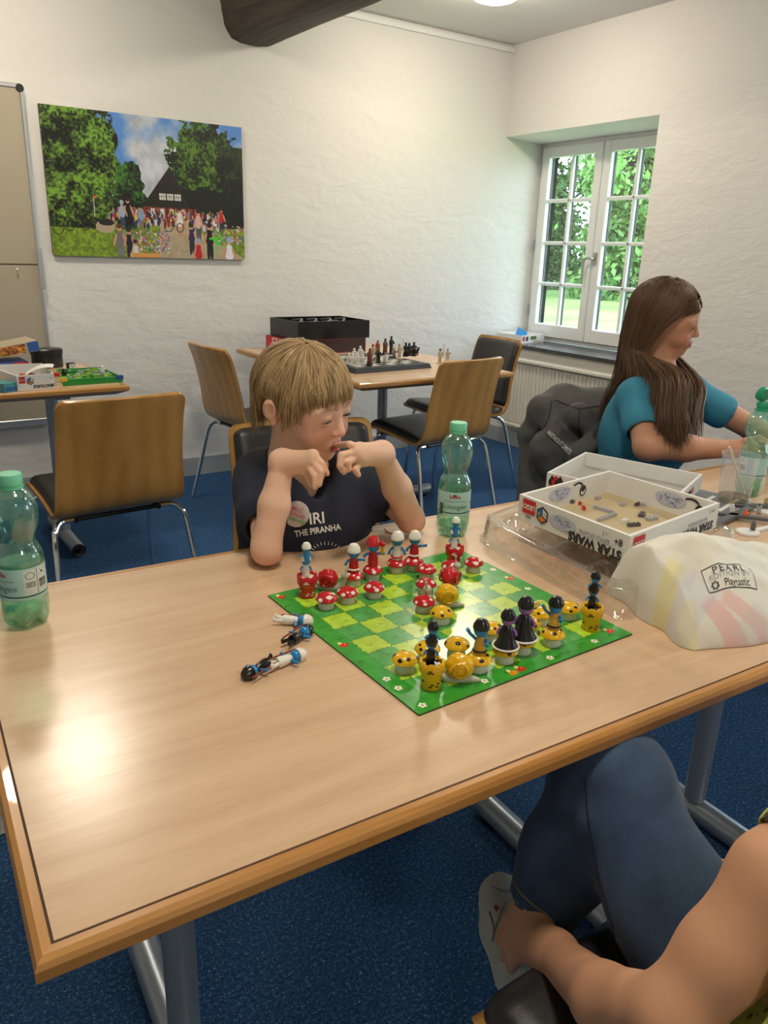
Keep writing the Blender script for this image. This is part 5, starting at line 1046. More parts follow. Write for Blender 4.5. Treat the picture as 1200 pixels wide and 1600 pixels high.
t = thing('game_box', 'white box with upside-down lettering and loose pieces beside the maze board', 'box', (.5, 3.3, .74)); WQ = [(.476, 3.172), (.612, 3.188), (.625, 3.48), (.415, 3.51)]
quadbox(t, WQ, .7405, .7975, .006, mCARD, mGREYCARD)
o, X_, Y_, L, x = wallframe(WQ, 0, .7405); pr_rect(t, o, x, .008, .030, .028, .052, mREDP, 'brand_square', .0004); put(t, o, x, .019, .040, 'LEGO', .009, mWHTP, name='brand_word'); die_logo(t, o, x, .048, .034, .0135)
put(t, o, x, .095, .013, 'MINOTAURUS', .0165, mINK, name='title', bold=.0006, sx=.72); put(t, o, x, .118, .042, '7+ ıı', .012, mINK, name='age_mark')
for k, (u, v, mt, h_) in enumerate(((.485, 3.30, mDG, .02), (.505, 3.26, mDG, .03), (.54, 3.25, mRB, .05), (.56, 3.33, mBLACK, .035), (.47, 3.36, mLG, .03), (.53, 3.38, mOB, .03))):
    t2 = thing('toy_brick', ['dark grey loose brick in the white box, flattest', 'dark grey loose brick in the white box near its front', 'red loose brick standing tallest in the white box', 'black loose brick in the white box', 'light grey loose brick in the white box', 'orange loose brick in the white box'][k], 'toy brick', (u, v, .744), k, 'loose pieces in the white box'); b = MB(); b.box((0, 0, h_/2), (.022, .014, h_), bev=.002); b.build('body', mt, t2, smooth=False); b = MB(); b.lathe([(.004, 0), (.004, .002), (0, .0022)], (0, 0, h_), 8); b.build('stud', mt, t2)
t = thing('paper_sheet', 'creased white leaflet poking out of the white box', 'paper', (.6, 3.3, .80)); b = MB(); b.grid(lambda u, v: (.52+.10*u+.03*v, 3.23+.12*v, .79+.022*u+.008*math.sin(v*5)+.012*math.sin(u*3)), 10, 10); b.grid(lambda u, v: (.52+.10*u+.03*v, 3.23+.12*v, .7893+.022*u+.008*math.sin(v*5)+.012*math.sin(u*3)), 10, 10); b.build('leaf', mCARD, t, world=True)
t = thing('tin_canister', 'black oval lidded canister in front of the pinboard', 'canister', (.70, 3.76, .74))
R_ = lambda v: (v[0]*1.0, v[1]*.7, v[2])
b = MB(); b.lathe([(0, .0005), (.064, .0005), (.066, .004), (.066, .066)], n=32, warp=R_); b.build('body', mBLACK, t)
b = MB(); b.lathe([(.066, .060), (.069, .061), (.069, .078), (.062, .084), (0, .085)], n=32, warp=R_); b.build('lid', mBLACK, t)
mPIX = image_mat('painted_game_scene', np.clip(fbm(60, 240, 10, 8)[..., None]*np.array([1.2, .7, .3])*1.1+.3*(fbm(60, 240, 22, 9)[..., None]-.4)*np.array([0, 1, .2]), 0, 1), .35)
t = thing('game_box', 'blue and red game box under the tilted colourful one', 'box', (.50, 3.62, .74), .06)
b = MB(); b.box((-.02, 0, .030), (.20, .16, .058)); b.build('box_body', mBLUEP, t, smooth=False); b = MB(); b.box((.052, -.0806, .030), (.056, .001, .056)); b.build('red_panel', mREDP, t, smooth=False)
t = thing('game_box', 'colourful painted game box lying tilted on the blue one', 'box', M=Matrix.Translation((.50, 3.63, .842)) @ Matrix.Rotation(.10, 4, 'Z') @ Matrix.Rotation(-.15, 4, 'Y'))
b = MB(); b.box((0, 0, 0), (.26, .17, .042)); b.build('box_body', mC['tan'], t, smooth=False); b = MB(); b.box((-.025, -.0856, 0), (.20, .001, .036)); o = b.build('picture_print', mPIX, t, smooth=False); uvs(o, lambda c: (c.x/.2+.6, c.z/.036+.5))
b = MB(); b.box((.106, -.0856, 0), (.045, .001, .040)); b.build('blue_panel', mBLUEP, t, smooth=False); put(t, Vector((0, 0, 0)), Vector((1, 0, 0)), 0, 0, ' ', .01, mWHTP) if False else None
t = thing('game_box', 'small teal box with navy stripe at the table front', 'box', (.43, 3.21, .74), .5); b = MB(); b.box((0, 0, .017), (.06, .10, .033)); b.build('box_body', plain('teal_card', (.06, .30, .33), .45), t, smooth=False); b = MB(); b.box((.0, -.0505, .012), (.05, .001, .014)); b.build('stripe', mBLUEP, t, smooth=False)
t = thing('paper_cup', 'tall white cup with paper strips beside the game boxes', 'cup', (.31, 3.60, .74)); b = MB(); b.lathe([(0, .001), (.028, .001), (.036, .11), (.034, .11), (.027, .004), (0, .004)], n=20); b.build('cup_body', mWHITE, t)
for k in range(4): b = MB(); b.box((.01*math.cos(k*1.6), .01*math.sin(k*1.6), .12), (.012, .001, .15), R=Matrix.Rotation(k*.8, 3, 'Z') @ Matrix.Rotation(.12, 3, 'Y')); b.build('paper_strip', mCARD, t, smooth=False)

# window sill box, floor box
t = thing('game_box', 'white open box with a green picture, on the slate window sill', 'box', (3.93, 4.12, .705)); SQ = [(3.80, 3.985), (4.06, 4.03), (4.06, 4.24), (3.80, 4.24)]; quadbox(t, SQ, .7055, .760, .006, mCARD, mCARD)
o, X_, Y_, L, x = wallframe(SQ, 0, .7055); pr_rect(t, o, x, .012, .035, .018, .046, mREDP, 'brand_square', .0008); put(t, o, x, .0235, .032, 'LEGO', .010, mWHTP, name='brand_word', off=.0012)
pr_rect(t, o, x, 0, 0, 0, 0, mINK, 'emblem', .0008, [(.062+.014*math.cos(a), .030+.017*math.sin(a)) for a in np.linspace(0, 2*PI, 9)[:-1]]); pr_rect(t, o, x, 0, 0, 0, 0, plain('olive_print', (.12, .20, .04), .5), 'picture_print', .0008, [(.135+.036*math.cos(a), .034+.016*math.sin(a)*(1+.3*math.cos(2*a))) for a in np.linspace(0, 2*PI, 13)[:-1]])
pr_rect(t, o, x, .13, .22, .006, .013, mC['tan'], 'picture_print', .0008)
t2 = thing('blue_leaflet', 'small blue leaflet inside the window sill box', 'leaflet', (3.9, 4.13, .71)); b = MB(); b.box((3.92, 4.12, .752), (.10, .002, .07), R=Matrix.Rotation(.4, 3, 'Y')); b.build('leaf', plain('bright_blue_card', (.03, .25, .62), .5), t2, world=True, smooth=False)
t = thing('game_box', 'white board game box on the carpet by the table end', 'box', (-.08, 1.80, .0)); FQ = [(-.30, 1.66), (.122, 1.655), (.122, 1.93), (-.30, 1.93)]
b = MB(); b.prism(FQ, .001, .07); b.build('box_body', mCARD, t, world=True, smooth=False); b = MB(); b.prism([(-.303, 1.657), (.125, 1.652), (.125, 1.933), (-.303, 1.933)], .045, .078); b.build('box_lid', mCARD, t, world=True, smooth=False)
o, X_, Y_, L, x = wallframe(FQ, 0, .001, off=.001)
for k in range(12): pr_rect(t, o, x, 0, 0, 0, 0, [mINK, mREDP, mC['yellow']][k % 3], 'picture_print', .001, [(.03+k*.033+.012*math.cos(a), .022+.014*math.sin(a)*(1+.4*math.sin(3*a+k))) for a in np.linspace(0, 2*PI, 10)[:-1]])
pr_rect(t, o, x, 0, 0, 0, 0, mC['yellow'], 'picture_print', .0045, [(.395+.018*math.cos(a), .062+.010*math.sin(a)) for a in np.linspace(0, 2*PI, 10)[:-1]])
# ---------------------------------------------------------------- people: smooth implicit bodies
class Sdf:
    def __init__(s): s.p = []
    def cap(s, a, b, ra, rb, k=.02, sub=False): s.p.append(('c', np.array(a, float), np.array(b, float), ra, rb, k, sub)); return s
    def ell(s, c, r, R=None, k=.02, sub=False): s.p.append(('e', np.array(c, float), np.array(r, float), np.eye(3) if R is None else np.array(R), 0, k, sub)); return s
    def chain(s, P, r, k=.02, sub=False):
        for i in range(len(P)-1): s.cap(P[i], P[i+1], r[i], r[i+1], k, sub)
        return s
    def mesh(s, h, noise=None, cut=None):
        lo = np.full(3, 1e9); hi = np.full(3, -1e9)
        for q in s.p:
            if q[6]: continue
            if q[0] == 'c': m = max(q[3], q[4]); lo = np.minimum(lo, np.minimum(q[1], q[2])-m); hi = np.maximum(hi, np.maximum(q[1], q[2])+m)
            else: m = q[2].max(); lo = np.minimum(lo, q[1]-m); hi = np.maximum(hi, q[1]+m)
        lo -= 3*h+.012; hi += 3*h+.012; n = np.ceil((hi-lo)/h).astype(int)+1; F = np.full(n, .3, np.float32)
        ax = [lo[i]+h*np.arange(n[i]) for i in range(3)]
        for q in s.p:
            k = q[5]
            if q[0] == 'c': m = max(q[3], q[4]); a = np.minimum(q[1], q[2])-m; b = np.maximum(q[1], q[2])+m
            else: m = q[2].max(); a = q[1]-m; b = q[1]+m
            pad = k+3*h; i0 = np.maximum(0, ((a-pad-lo)/h).astype(int)); i1 = np.minimum(n, ((b+pad-lo)/h).astype(int)+2)
            if (i1 <= i0).any(): continue
            sl = tuple(slice(i0[i], i1[i]) for i in range(3)); X = ax[0][sl[0], None, None].astype(np.float32); Y = ax[1][None, sl[1], None].astype(np.float32); Z = ax[2][None, None, sl[2]].astype(np.float32)
            if q[0] == 'c':
                A, B = q[1], q[2]; ba = B-A; L = max(1e-9, float(ba@ba)); t = np.clip(((X-A[0])*ba[0]+(Y-A[1])*ba[1]+(Z-A[2])*ba[2])/L, 0, 1)
                d = np.sqrt((X-A[0]-ba[0]*t)**2+(Y-A[1]-ba[1]*t)**2+(Z-A[2]-ba[2]*t)**2)-(q[3]+(q[4]-q[3])*t)
            else:
                c, r, R = q[1], q[2], q[3]; dx, dy, dz = X-c[0], Y-c[1], Z-c[2]; u = [(dx*R[0, j]+dy*R[1, j]+dz*R[2, j])/r[j] for j in range(3)]
                k0 = np.sqrt(u[0]**2+u[1]**2+u[2]**2); k1 = np.sqrt((u[0]/r[0])**2+(u[1]/r[1])**2+(u[2]/r[2])**2); d = k0*(k0-1)/np.maximum(k1, 1e-6)
            G = F[sl]
            if q[6]: d = -d; hh = np.clip(.5-.5*(d-G)/k*-1, 0, 1); hh = np.clip(.5+.5*(d-G)/k, 0, 1); F[sl] = G*(1-hh)+d*hh+k*hh*(1-hh)
            else: hh = np.clip(.5+.5*(G-d)/k, 0, 1); F[sl] = G*(1-hh)+d*hh-k*hh*(1-hh)
        if cut is not None:
            F = np.maximum(F, cut(ax[0][:, None, None], ax[1][None, :, None], ax[2][None, None, :]).astype(np.float32))
        ins = F < 0; c = np.zeros(n-1, np.int8)
        for i in (0, 1):
            for j in (0, 1):
                for k_ in (0, 1): c += ins[i:n[0]-1+i, j:n[1]-1+j, k_:n[2]-1+k_]
        I = np.argwhere((c > 0) & (c < 8)); idm = -np.ones(n-1, np.int32); idm[I[:, 0], I[:, 1], I[:, 2]] = np.arange(len(I)); acc = np.zeros((len(I), 3)); cnt = np.zeros(len(I))
        for axx in range(3):
            o1, o2 = [(1, 2), (0, 2), (0, 1)][axx]
            for p in (0, 1):
                for r_ in (0, 1):
                    st = np.zeros(3, int); st[o1] = p; st[o2] = r_; en = st.copy(); en[axx] = 1; a = I+st; b = I+en; fa = F[a[:, 0], a[:, 1], a[:, 2]]; fb = F[b[:, 0], b[:, 1], b[:, 2]]
                    m = (fa < 0) != (fb < 0); t = fa[m]/(fa[m]-fb[m]); P = a[m].astype(float); P[:, axx] += t; acc[m] += P; cnt[m] += 1
        V = lo+h*(acc/cnt[:, None]); Fc = []
        for axx in range(3):
            o1, o2 = [(1, 2), (2, 0), (0, 1)][axx]; sl0 = [slice(None)]*3; sl1 = [slice(None)]*3; sl0[axx] = slice(0, -1); sl1[axx] = slice(1, None); s0 = ins[tuple(sl0)]; s1 = ins[tuple(sl1)]
            E = np.argwhere(s0 != s1); E = E[(E[:, o1] > 0) & (E[:, o2] > 0) & (E[:, o1] < n[o1]-1) & (E[:, o2] < n[o2]-1)]; fl = s0[E[:, 0], E[:, 1], E[:, 2]]
            q = []
            for da, db in ((-1, -1), (0, -1), (0, 0), (-1, 0)): e = E.copy(); e[:, o1] += da; e[:, o2] += db; q.append(idm[e[:, 0], e[:, 1], e[:, 2]])
            q = np.stack(q, 1); q[~fl] = q[~fl][:, ::-1]; Fc.append(q[(q >= 0).all(1)])
        Fc = np.concatenate(Fc)
        for _ in range(2):   # light smoothing
            S_ = np.zeros_like(V); K = np.zeros(len(V))
            for i in range(4): np.add.at(S_, Fc[:, i], V[Fc[:, (i+1) % 4]]); np.add.at(K, Fc[:, i], 1)
            V = V*.5+.5*S_/np.maximum(K, 1)[:, None]
        if noise is not None: V = V+noise(V)
        return V, Fc
def np_obj(name, V, Fc, mat, parent, col=None, smooth=True):
    me = bpy.data.meshes.new(name); Mi = np.array(wmat(parent).inverted()) if parent is not None else np.eye(4)
    W_ = V@Mi[:3, :3].T+Mi[:3, 3]; k = Fc.shape[1]; me.vertices.add(len(V)); me.vertices.foreach_set('co', W_.astype(np.float32).ravel()); me.loops.add(Fc.size); me.loops.foreach_set('vertex_index', Fc.astype(np.int32).ravel())
    me.polygons.add(len(Fc)); me.polygons.foreach_set('loop_start', np.arange(0, Fc.size, k, dtype=np.int32)); me.update(calc_edges=True); me.polygons.foreach_set('use_smooth', [smooth]*len(Fc)); me.materials.append(mat)
    if col is not None: setcol(me, col)
    o = bpy.data.objects.new(name, me); C.objects.link(o)
    if parent is not None: o.parent = parent; o['_m'] = parent['_m']
    return o
from mathutils.bvhtree import BVHTree
def bvh(V, Fc): return BVHTree.FromPolygons([tuple(v) for v in V], [tuple(map(int, f)) for f in Fc])
def drape_on(T, lift=.0012, fb=2.0):
    def f(px, py):
        d = Vector(ray(px, py)); h_ = T.ray_cast(Vector(CAM), d.normalized()); 
        if h_[0] is None: return Vector(CAM)+d*fb
        nn = h_[1]; nn = nn if nn.dot(d) < 0 else -nn; return h_[0]+nn*lift
    return f
def print_text(txt, T, c, ang, size, mat, parent, name, sx=1.0, bold=0.0, shear=0, lift=.0012, fb=2.0, flipx=1, arc=0):
    """lettering pressed onto a cloth surface; size in photograph pixels"""
    f = drape_on(T, lift, fb); ca, sa = math.cos(ang), math.sin(ang)
    def w(v):
        x, y = v[0]*flipx, v[1]+arc*v[0]*v[0]; return f(c[0]+x*ca+y*sa, c[1]+x*sa-y*ca)
    return lettering(txt, Matrix.Identity(4), size, mat, parent, name, warp=w, sx=sx, bold=bold, shear=shear)
def shape_print(pts, T, mat, parent, name, lift=.0010, fb=2.0, n=5):
    """a filled printed outline (photograph pixels) pressed onto cloth"""
    f = drape_on(T, lift, fb); c = np.mean(pts, 0); P = []; m_ = len(pts)
    for k in range(1, n+1): P += [tuple(c+(np.array(p)-c)*k/n) for p in pts]
    vs = [f(*c)]+[f(*p) for p in P]; fs = [(0, 1+i, 1+(i+1) % m_) for i in range(m_)]
    for k in range(n-1): fs += [(1+k*m_+i, 1+(k+1)*m_+i, 1+(k+1)*m_+(i+1) % m_, 1+k*m_+(i+1) % m_) for i in range(m_)]
    b = MB(); b.add(vs, fs); return b.build(name, mat, parent, world=True)
def eul(yaw, pit, rol):
    yaw, pit, rol = map(math.radians, (yaw, pit, rol)); cy, sy, cp, sp, cr, sr = math.cos(yaw), math.sin(yaw), math.cos(pit), math.sin(pit), math.cos(rol), math.sin(rol)
    return np.array([[cy, -sy, 0], [sy, cy, 0], [0, 0, 1]])@np.array([[1, 0, 0], [0, cp, -sp], [0, sp, cp]])@np.array([[cr, 0, sr], [0, 1, 0], [-sr, 0, cr]])
class Head:
    def __init__(s, c, R, H): s.c = np.array(c, float); s.R = R; s.H = H
    def P(s, x, y, z): return s.c+s.R@(np.array([x, y, z])*s.H)
    def L(s, V): return (V-s.c)@s.R/s.H
    def add(s, S_, lid=.55, mouth=.0, nose=1.0, chub=1.0, ear=.0):
        H = s.H; E = lambda c, r, k=.05, sub=False: S_.ell(s.P(*c), np.array(r)*H, s.R, k*H, sub); Cp = lambda a, b, ra, rb, k=.04, sub=False: S_.cap(s.P(*a), s.P(*b), ra*H, rb*H, k*H, sub)
        E((0, .07, .13), (.345, .42, .37)); E((0, -.09, -.10), (.285, .315, .36), .08); E((0, -.20, .14), (.25, .20, .20), .08)
        E((0, -.275, -.40), (.125, .105, .095), .09); E((0, -.14, -.36), (.19, .19, .12), .08)
        for sx in (-1, 1):
            E((sx*.155, -.255, -.175), (.125*chub, .125, .135), .07); E((sx*.13, -.325, .085), (.12, .052, .055), .06); E((sx*.20, -.22, .02), (.09, .12, .14), .06)
            E((sx*.138, -.405, -.008), (.066, .045, .036), .035, True)
        Cp((0, -.375, .03), (0, -.435*1.0, -.10), .028, .036, .04); E((0, -.445-.02*(nose-1), -.135), (.044*nose, .042, .038), .03)
        for sx in (-1, 1): E((sx*.040, -.415, -.145), (.030, .030, .024), .02); E((sx*.020, -.435, -.168), (.011, .018, .010), .008, True)
        E((0, -.375, -.285), (.10, .045, .06), .05)
        E((0, -.412, -.258), (.075, .026, .020), .018); E((0, -.405, -.300-mouth*.3), (.062, .030, .024), .018)
        E((0, -.435, -.277-mouth*.15), (.068, .028, .006+mouth*.5), .008, True)
        for sx in (-1, 1):   # lids
            e = np.array((sx*.138, -.335, 0.0)); E(e+(0, -.000, .022), (.070, .066, .050), .012); E(e+(0, -.002, -.038), (.066, .060, .026), .015)
            if lid > .7: E(e+(0, -.004, .006), (.068, .067, .052), .010)
            # ear
            E((sx*.350, .055, -.03), (.040, .075, .105), .02); E((sx*(.352+ear), .075, .0), (.030, .078, .100), .015); E((sx*(.378+ear), .045, .0), (.026, .046, .066), .012, True); E((sx*(.345+ear*.7), .035, -.11), (.028, .038, .042), .015)
    def paint(s, V, base, lip, blush, mouth=.0, lipk=1.0):
        l = s.L(V); col = np.tile(np.array(base), (len(V), 1))
        def mix(w, c): nonlocal col; w = np.clip(w, 0, 1)[:, None]; col = col*(1-w)+np.array(c)*w
        for sx in (-1, 1):
            mix(np.exp(-(((l[:, 0]-sx*.17)/.11)**2+((l[:, 1]+.33)/.16)**2+((l[:, 2]+.15)/.10)**2))*.75, blush); mix(np.exp(-(((l[:, 0]-sx*.36)/.06)**2+((l[:, 1]-.06)/.09)**2+((l[:, 2]+.02)/.12)**2))*.7, blush)
            bx = (l[:, 0]*sx-.14); bz = l[:, 2]-(.105-1.4*bx*bx); mix((np.exp(-(bz/.013)**2)*(abs(bx) < .095)*(l[:, 1] < -.25)*(l[:, 1] > -.45)*.75), (.34, .21, .12))
        mix(np.exp(-((l[:, 0]/.06)**2+((l[:, 1]+.46)/.05)**2+((l[:, 2]+.14)/.05)**2))*.5, blush)
        d = (l[:, 0]/.082)**2+((l[:, 2]+.278+mouth*.15)/(.040+mouth*.35))**2; mix((1.25-d)*3*(l[:, 1] < -.36)*(l[:, 1] > -.47)*lipk, lip)
        d = (l[:, 0]/.060)**2+((l[:, 2]+.277+mouth*.15)/(.006+mouth*.45))**2; mix((1.1-d)*5*(l[:, 1] < -.33)*(l[:, 1] > -.46)*(mouth > .01), (.25, .03, .03))
        return col
    def eyes(s, parent, iris, gaze=(0, -.3), lid=.55):
        H = s.H
        for sx in (-1, 1):
            c = s.P(sx*.138, -.332, .0); g = s.R@np.array([gaze[0], -1, gaze[1]]); g = g/np.linalg.norm(g); b = MB(); b.ell((0, 0, 0), .060*H, n=26, m=20); V = np.array(b.v)
            a = (V@g)/(.060*H); col = np.tile(np.array((.78, .76, .74)), (len(V), 1)); col[a > .86] = iris; col[a > .955] = (.01, .01, .01); b.v = [tuple(v+c) for v in V]; b.build('eye', mEYE, parent, world=True, col=col)
            z0 = .006-lid*.045+.012; P = []
            for q in np.linspace(-.95, .95, 11): x = q*.064; z = z0-.020*q*q; y = -math.sqrt(max(1e-5, .069**2-x*x-(z)**2)); P.append(s.P(sx*.138+x, -.332+y, z))
            b = MB(); b.tube(P, [.0004*H/.2+.0012*H/.2*math.sin(PI*i/10) for i in range(11)], 5)
            b.build('eyelashes', mLASH, parent, world=True)
mEYE = attr_mat('eye_surface', .08, spec=.6); mLASH = plain('dark_lashes', (.05, .03, .02), .7)
mSKIN = attr_mat('skin', .56, sub=.12, bump=.12, bscale=350, spec=.4); mHAIR = attr_mat('hair', .42, spec=.45)
def hand(S_, J, rf=.0064, kf=.0015):
    """fingers: lists of joint positions; palm from wrist to knuckles"""
    w = J['wrist']; ks = [f[0] for f in J['fingers']]
    for k_ in ks: S_.cap(w, k_, J.get('rw', .017), rf*1.45, .012)
    for a, b in zip(ks, ks[1:]): S_.cap(a, b, rf*1.4, rf*1.4, .008)
    for f in J['fingers']:
        P = f; S_.chain(P, list(np.linspace(rf*1.12, rf*.86, len(P))), kf)
    if 'thumb' in J: S_.chain([w]+J['thumb'], [J.get('rw', .017)*.8]+list(np.linspace(rf*1.45, rf*.95, len(J['thumb']))), .006)
def nails(parent, tips, mat):
    for tip, d, up in tips:
        d = Vector(d).normalized(); up = (Vector(up)-d*Vector(up).dot(d)).normalized(); x = d.cross(up); R = Matrix((x, d, up)).transposed(); b = MB(); b.ell(Vector(tip)+up*.0052, (.0042, .0052, .0012), R, 10, 5); b.build('fingernail', mat, parent, world=True)
mNAIL = plain('fingernail_pink', (.72, .42, .34), .3)
def strands(P, w, parent, name, base, var=.25, mat=None, seed=0, stuff=False):
    """P (n, m, 3) strand paths in the room; tapered three-sided fibres"""
    n, m, _ = P.shape; T = np.gradient(P, axis=1); T /= np.linalg.norm(T, axis=2)[..., None]+1e-9; r = np.random.RandomState(seed); U = r.normal(size=(n, 1, 3)); A = np.cross(T, U); A /= np.linalg.norm(A, axis=2)[..., None]+1e-9; B = np.cross(T, A)
    tp = np.sin(np.clip(np.linspace(.12, 1.0, m), 0, 1)*PI)**.5; tp = np.maximum(tp, .12); wd = (w*(.6+.8*r.rand(n, 1)))*tp[None]; V = np.stack([P+(A*math.cos(q)+B*math.sin(q))*wd[..., None] for q in (0, 2.094, 4.189)], 2).reshape(-1, 3)
    i = np.arange(n)[:, None, None]*m*3; j = np.arange(m-1)[None, :, None]*3; k = np.arange(3)[None, None, :]; k2 = (k+1) % 3; F_ = np.stack([i+j+k, i+j+k2, i+j+3+k2, i+j+3+k], 3).reshape(-1, 4)
    c = np.array(base)*(1-var+2*var*r.rand(n, 1))*(1+.10*r.normal(size=(n, 1))); c = np.repeat(np.clip(c, .005, 1), m*3, 0); o = np_obj(name, V, F_, mat or mHAIR, parent, c); return o

# ================================================================ the boy
boy = thing('person', 'blond child in a navy T-shirt with a round badge, elbows on the table', 'person', (.88, 1.62, 0))
hd = Head((.674, 1.262, 1.012), eul(23, 14, -6), .200)
SK = (.80, .50, .355); LIP = (.60, .17, .15); BL = (.72, .28, .20)
S_ = Sdf(); hd.add(S_, lid=.6, mouth=.05, chub=.96, ear=.06)
nk = Dp(1.50, 452, 738); ch = Dp(1.545, 470, 800); pel = np.array((.925, 1.64, .53)); hb0 = hd.P(0, .10, -.28)
shR, shL = Dp(1.53, 408, 742), Dp(1.60, 568, 748); elR, elL = Zp(.774, 416, 856), Zp(.774, 642, 810); wrR, wrL = Dp(1.375, 441, 722), Dp(1.40, 596, 709)
S_.cap(hb0, nk, .040, .044, .03); S_.cap(nk, shR, .032, .031, .03); S_.cap(nk, shL, .032, .031, .03); S_.ell(ch, (.085, .052, .09), None, .04); S_.cap(ch, pel, .07, .08, .04)
S_.chain([shR, elR], [.031, .025], .015); S_.chain([shL, elL], [.031, .026], .015)
S_.chain([elR, elR*.5+wrR*.5, wrR], [.0255, .0270, .0195], .012); S_.chain([elL, elL*.5+wrL*.5, wrL], [.0255, .0270, .0190], .012)
S_.ell(elR+np.array((0, -.004, -.010)), (.023, .023, .019), None, .012); S_.ell(elL+np.array((0, -.004, -.010)), (.023, .023, .019), None, .012)
d = 1.350
hand(S_, dict(wrist=wrR, rw=.019, fingers=[[Dp(d-.005, 489, 711), Dp(d-.012, 503, 724), Dp(d-.008, 511, 740)], [Dp(d-.005, 487, 719), Dp(d-.020, 502, 738), Dp(d-.018, 499, 757)], [Dp(d-.00, 481, 726), Dp(d-.018, 492, 744), Dp(d-.016, 492, 761)], [Dp(d+.012, 474, 731), Dp(d+.004, 483, 746), Dp(d+.006, 486, 757)]], thumb=[Dp(d+.02, 466, 728), Dp(d+.02, 484, 733), Dp(d+.015, 497, 740)]))
mth = hd.P(.01, -.40, -.285)
hand(S_, dict(wrist=wrL, rw=.019, fingers=[[Dp(1.350, 561, 700), Dp(1.335, 546, 694), mth*.75+Dp(1.335, 532, 694)*.25], [Dp(1.345, 556, 706), Dp(1.325, 533, 711), Dp(1.325, 531, 728), Dp(1.335, 537, 738)], [Dp(1.350, 560, 714), Dp(1.330, 543, 722), Dp(1.335, 545, 734)], [Dp(1.360, 568, 720), Dp(1.345, 554, 733), Dp(1.350, 560, 742)]], thumb=[Dp(1.375, 572, 712), Dp(1.365, 552, 724), Dp(1.355, 538, 724)]))
S_.ell(Dp(1.507, 482, 745), (.050, .028, .045), None, .02); V, Fc = S_.mesh(.0026); col = hd.paint(V, SK, LIP, BL, mouth=.05)
for e in (elR, elL): w = np.exp(-((V-e-np.array((0, -.01, -.02)))**2).sum(1)/.03**2)[:, None]*.5; col = col*(1-w)+np.array(BL)*w
for f_ in ((Dp(1.345, 505, 738), .02), (Dp(1.33, 540, 732), .02)): w = np.exp(-((V-f_[0])**2).sum(1)/f_[1]**2)[:, None]*.35; col = col*(1-w)+np.array(BL)*w
col *= (1+.03*smooth_noise(V, 60, 2))[:, None]
np_obj('body', V, Fc, mSKIN, boy, np.clip(col, 0, 1)); hd.eyes(boy, (.16, .22, .28), (.05, -.5), lid=.45)
S2 = Sdf(); S2.ell(hd.P(.012, -.395, -.318), np.array((.045, .05, .022))*.2, hd.R); Vt, Ft = S2.mesh(.0016); np_obj('tongue', Vt, Ft, plain('tongue_red', (.62, .10, .10), .3), boy)
# hair cap shell + fibres
def bowl(hd, R0, zend, c0=(0, .065, .09), rr=(.395, .475, .445), flare=.10):
    def pt(phi, t, off=0.0, ze=None):
        ze = zend(phi) if ze is None else ze; zt = c0[2]+rr[2]; z = zt-(zt-ze)*np.sin(np.clip(t, 0, 1)*PI/2)**1.25 if False else zt-(zt-ze)*t**1.55
        q = (z-c0[2])/rr[2]; rho = np.where(q > 0, np.sqrt(np.maximum(0, 1-q*q)), 1+flare*q); x = np.sin(phi)*rr[0]*rho*(1+off); y = -np.cos(phi)*rr[1]*rho*(1+off)
        return np.stack([x+c0[0], y+c0[1]+0*x, z*(1)+off*.4*np.maximum(q, 0)+0*x], -1)
    return pt
bz = lambda ph: np.interp(np.abs(np.degrees((ph+PI) % (2*PI)-PI)), [0, 25, 45, 56, 66, 78, 84, 108, 114, 126, 180], [.195, .175, .13, .05, -.08, -.06, .12, .12, -.05, -.26, -.36])
pt = bowl(hd, 0, bz)
b = MB(); nu, nv = 72, 22
G = pt(np.linspace(-PI, PI, nu, endpoint=False)[None, :].repeat(nv, 0), np.linspace(.02, 1, nv)[:, None].repeat(nu, 1), 0); G2 = pt(np.linspace(-PI, PI, nu, endpoint=False)[None, :].repeat(nv, 0), np.linspace(.02, .99, nv)[:, None].repeat(nu, 1), -.09)
Vh = np.concatenate([G.reshape(-1, 3), G2.reshape(-1, 3)]); Vw = hd.c+(Vh*hd.H)@hd.R.T; fs = []
for j in range(nv-1):
    for i in range(nu): a, c_ = j*nu+i, j*nu+(i+1) % nu; fs.append((a, c_, c_+nu, a+nu)); fs.append((nu*nv+a, nu*nv+a+nu, nu*nv+c_+nu, nu*nv+c_))
for i in range(nu): a, c_ = (nv-1)*nu+i, (nv-1)*nu+(i+1) % nu; fs.append((a, c_, nu*nv+c_, nu*nv+a))
b.add(Vw, fs); b.add([tuple(Vw[i]) for i in range(nu)], [tuple(range(nu))])
hr = b.build('hair_cap', mHAIR, boy, world=True, sharp=90, col=np.tile((.20, .125, .058), (len(b.v), 1)))
r = np.random.RandomState(3); n_, m_ = 5200, 12; ph = r.rand(n_)*2*PI-PI; t0 = r.rand(n_)*.75; te = np.minimum(1.12, t0+.35+r.rand(n_)*.5); te = np.where(te > .8, 1+.055*r.normal(size=n_)+.05*np.sin(ph*23)+.03*np.sin(ph*41), te); tt = t0[:, None]+(te-t0)[:, None]*np.linspace(0, 1, m_)[None]
clump = np.round(ph*14)/14; dr = (r.normal(size=n_)*.08)[:, None]*np.linspace(0, 1, m_)[None]+((clump-ph)*.6)[:, None]*np.linspace(0, 1, m_)[None]**2; off = (.02+.05*r.rand(n_))[:, None]*np.sin(np.linspace(.1, 1, m_)*PI*.85)[None]+.012
P = pt(ph[:, None]+dr+.10*np.sin(ph*3)[:, None], np.clip(tt, .01, 1.15), off, ze=bz(ph)[:, None]+0*tt); P = hd.c+(P*hd.H)@hd.R.T
strands(P, .00075, boy, 'hair', (.44, .30, .15), .55, seed=1)
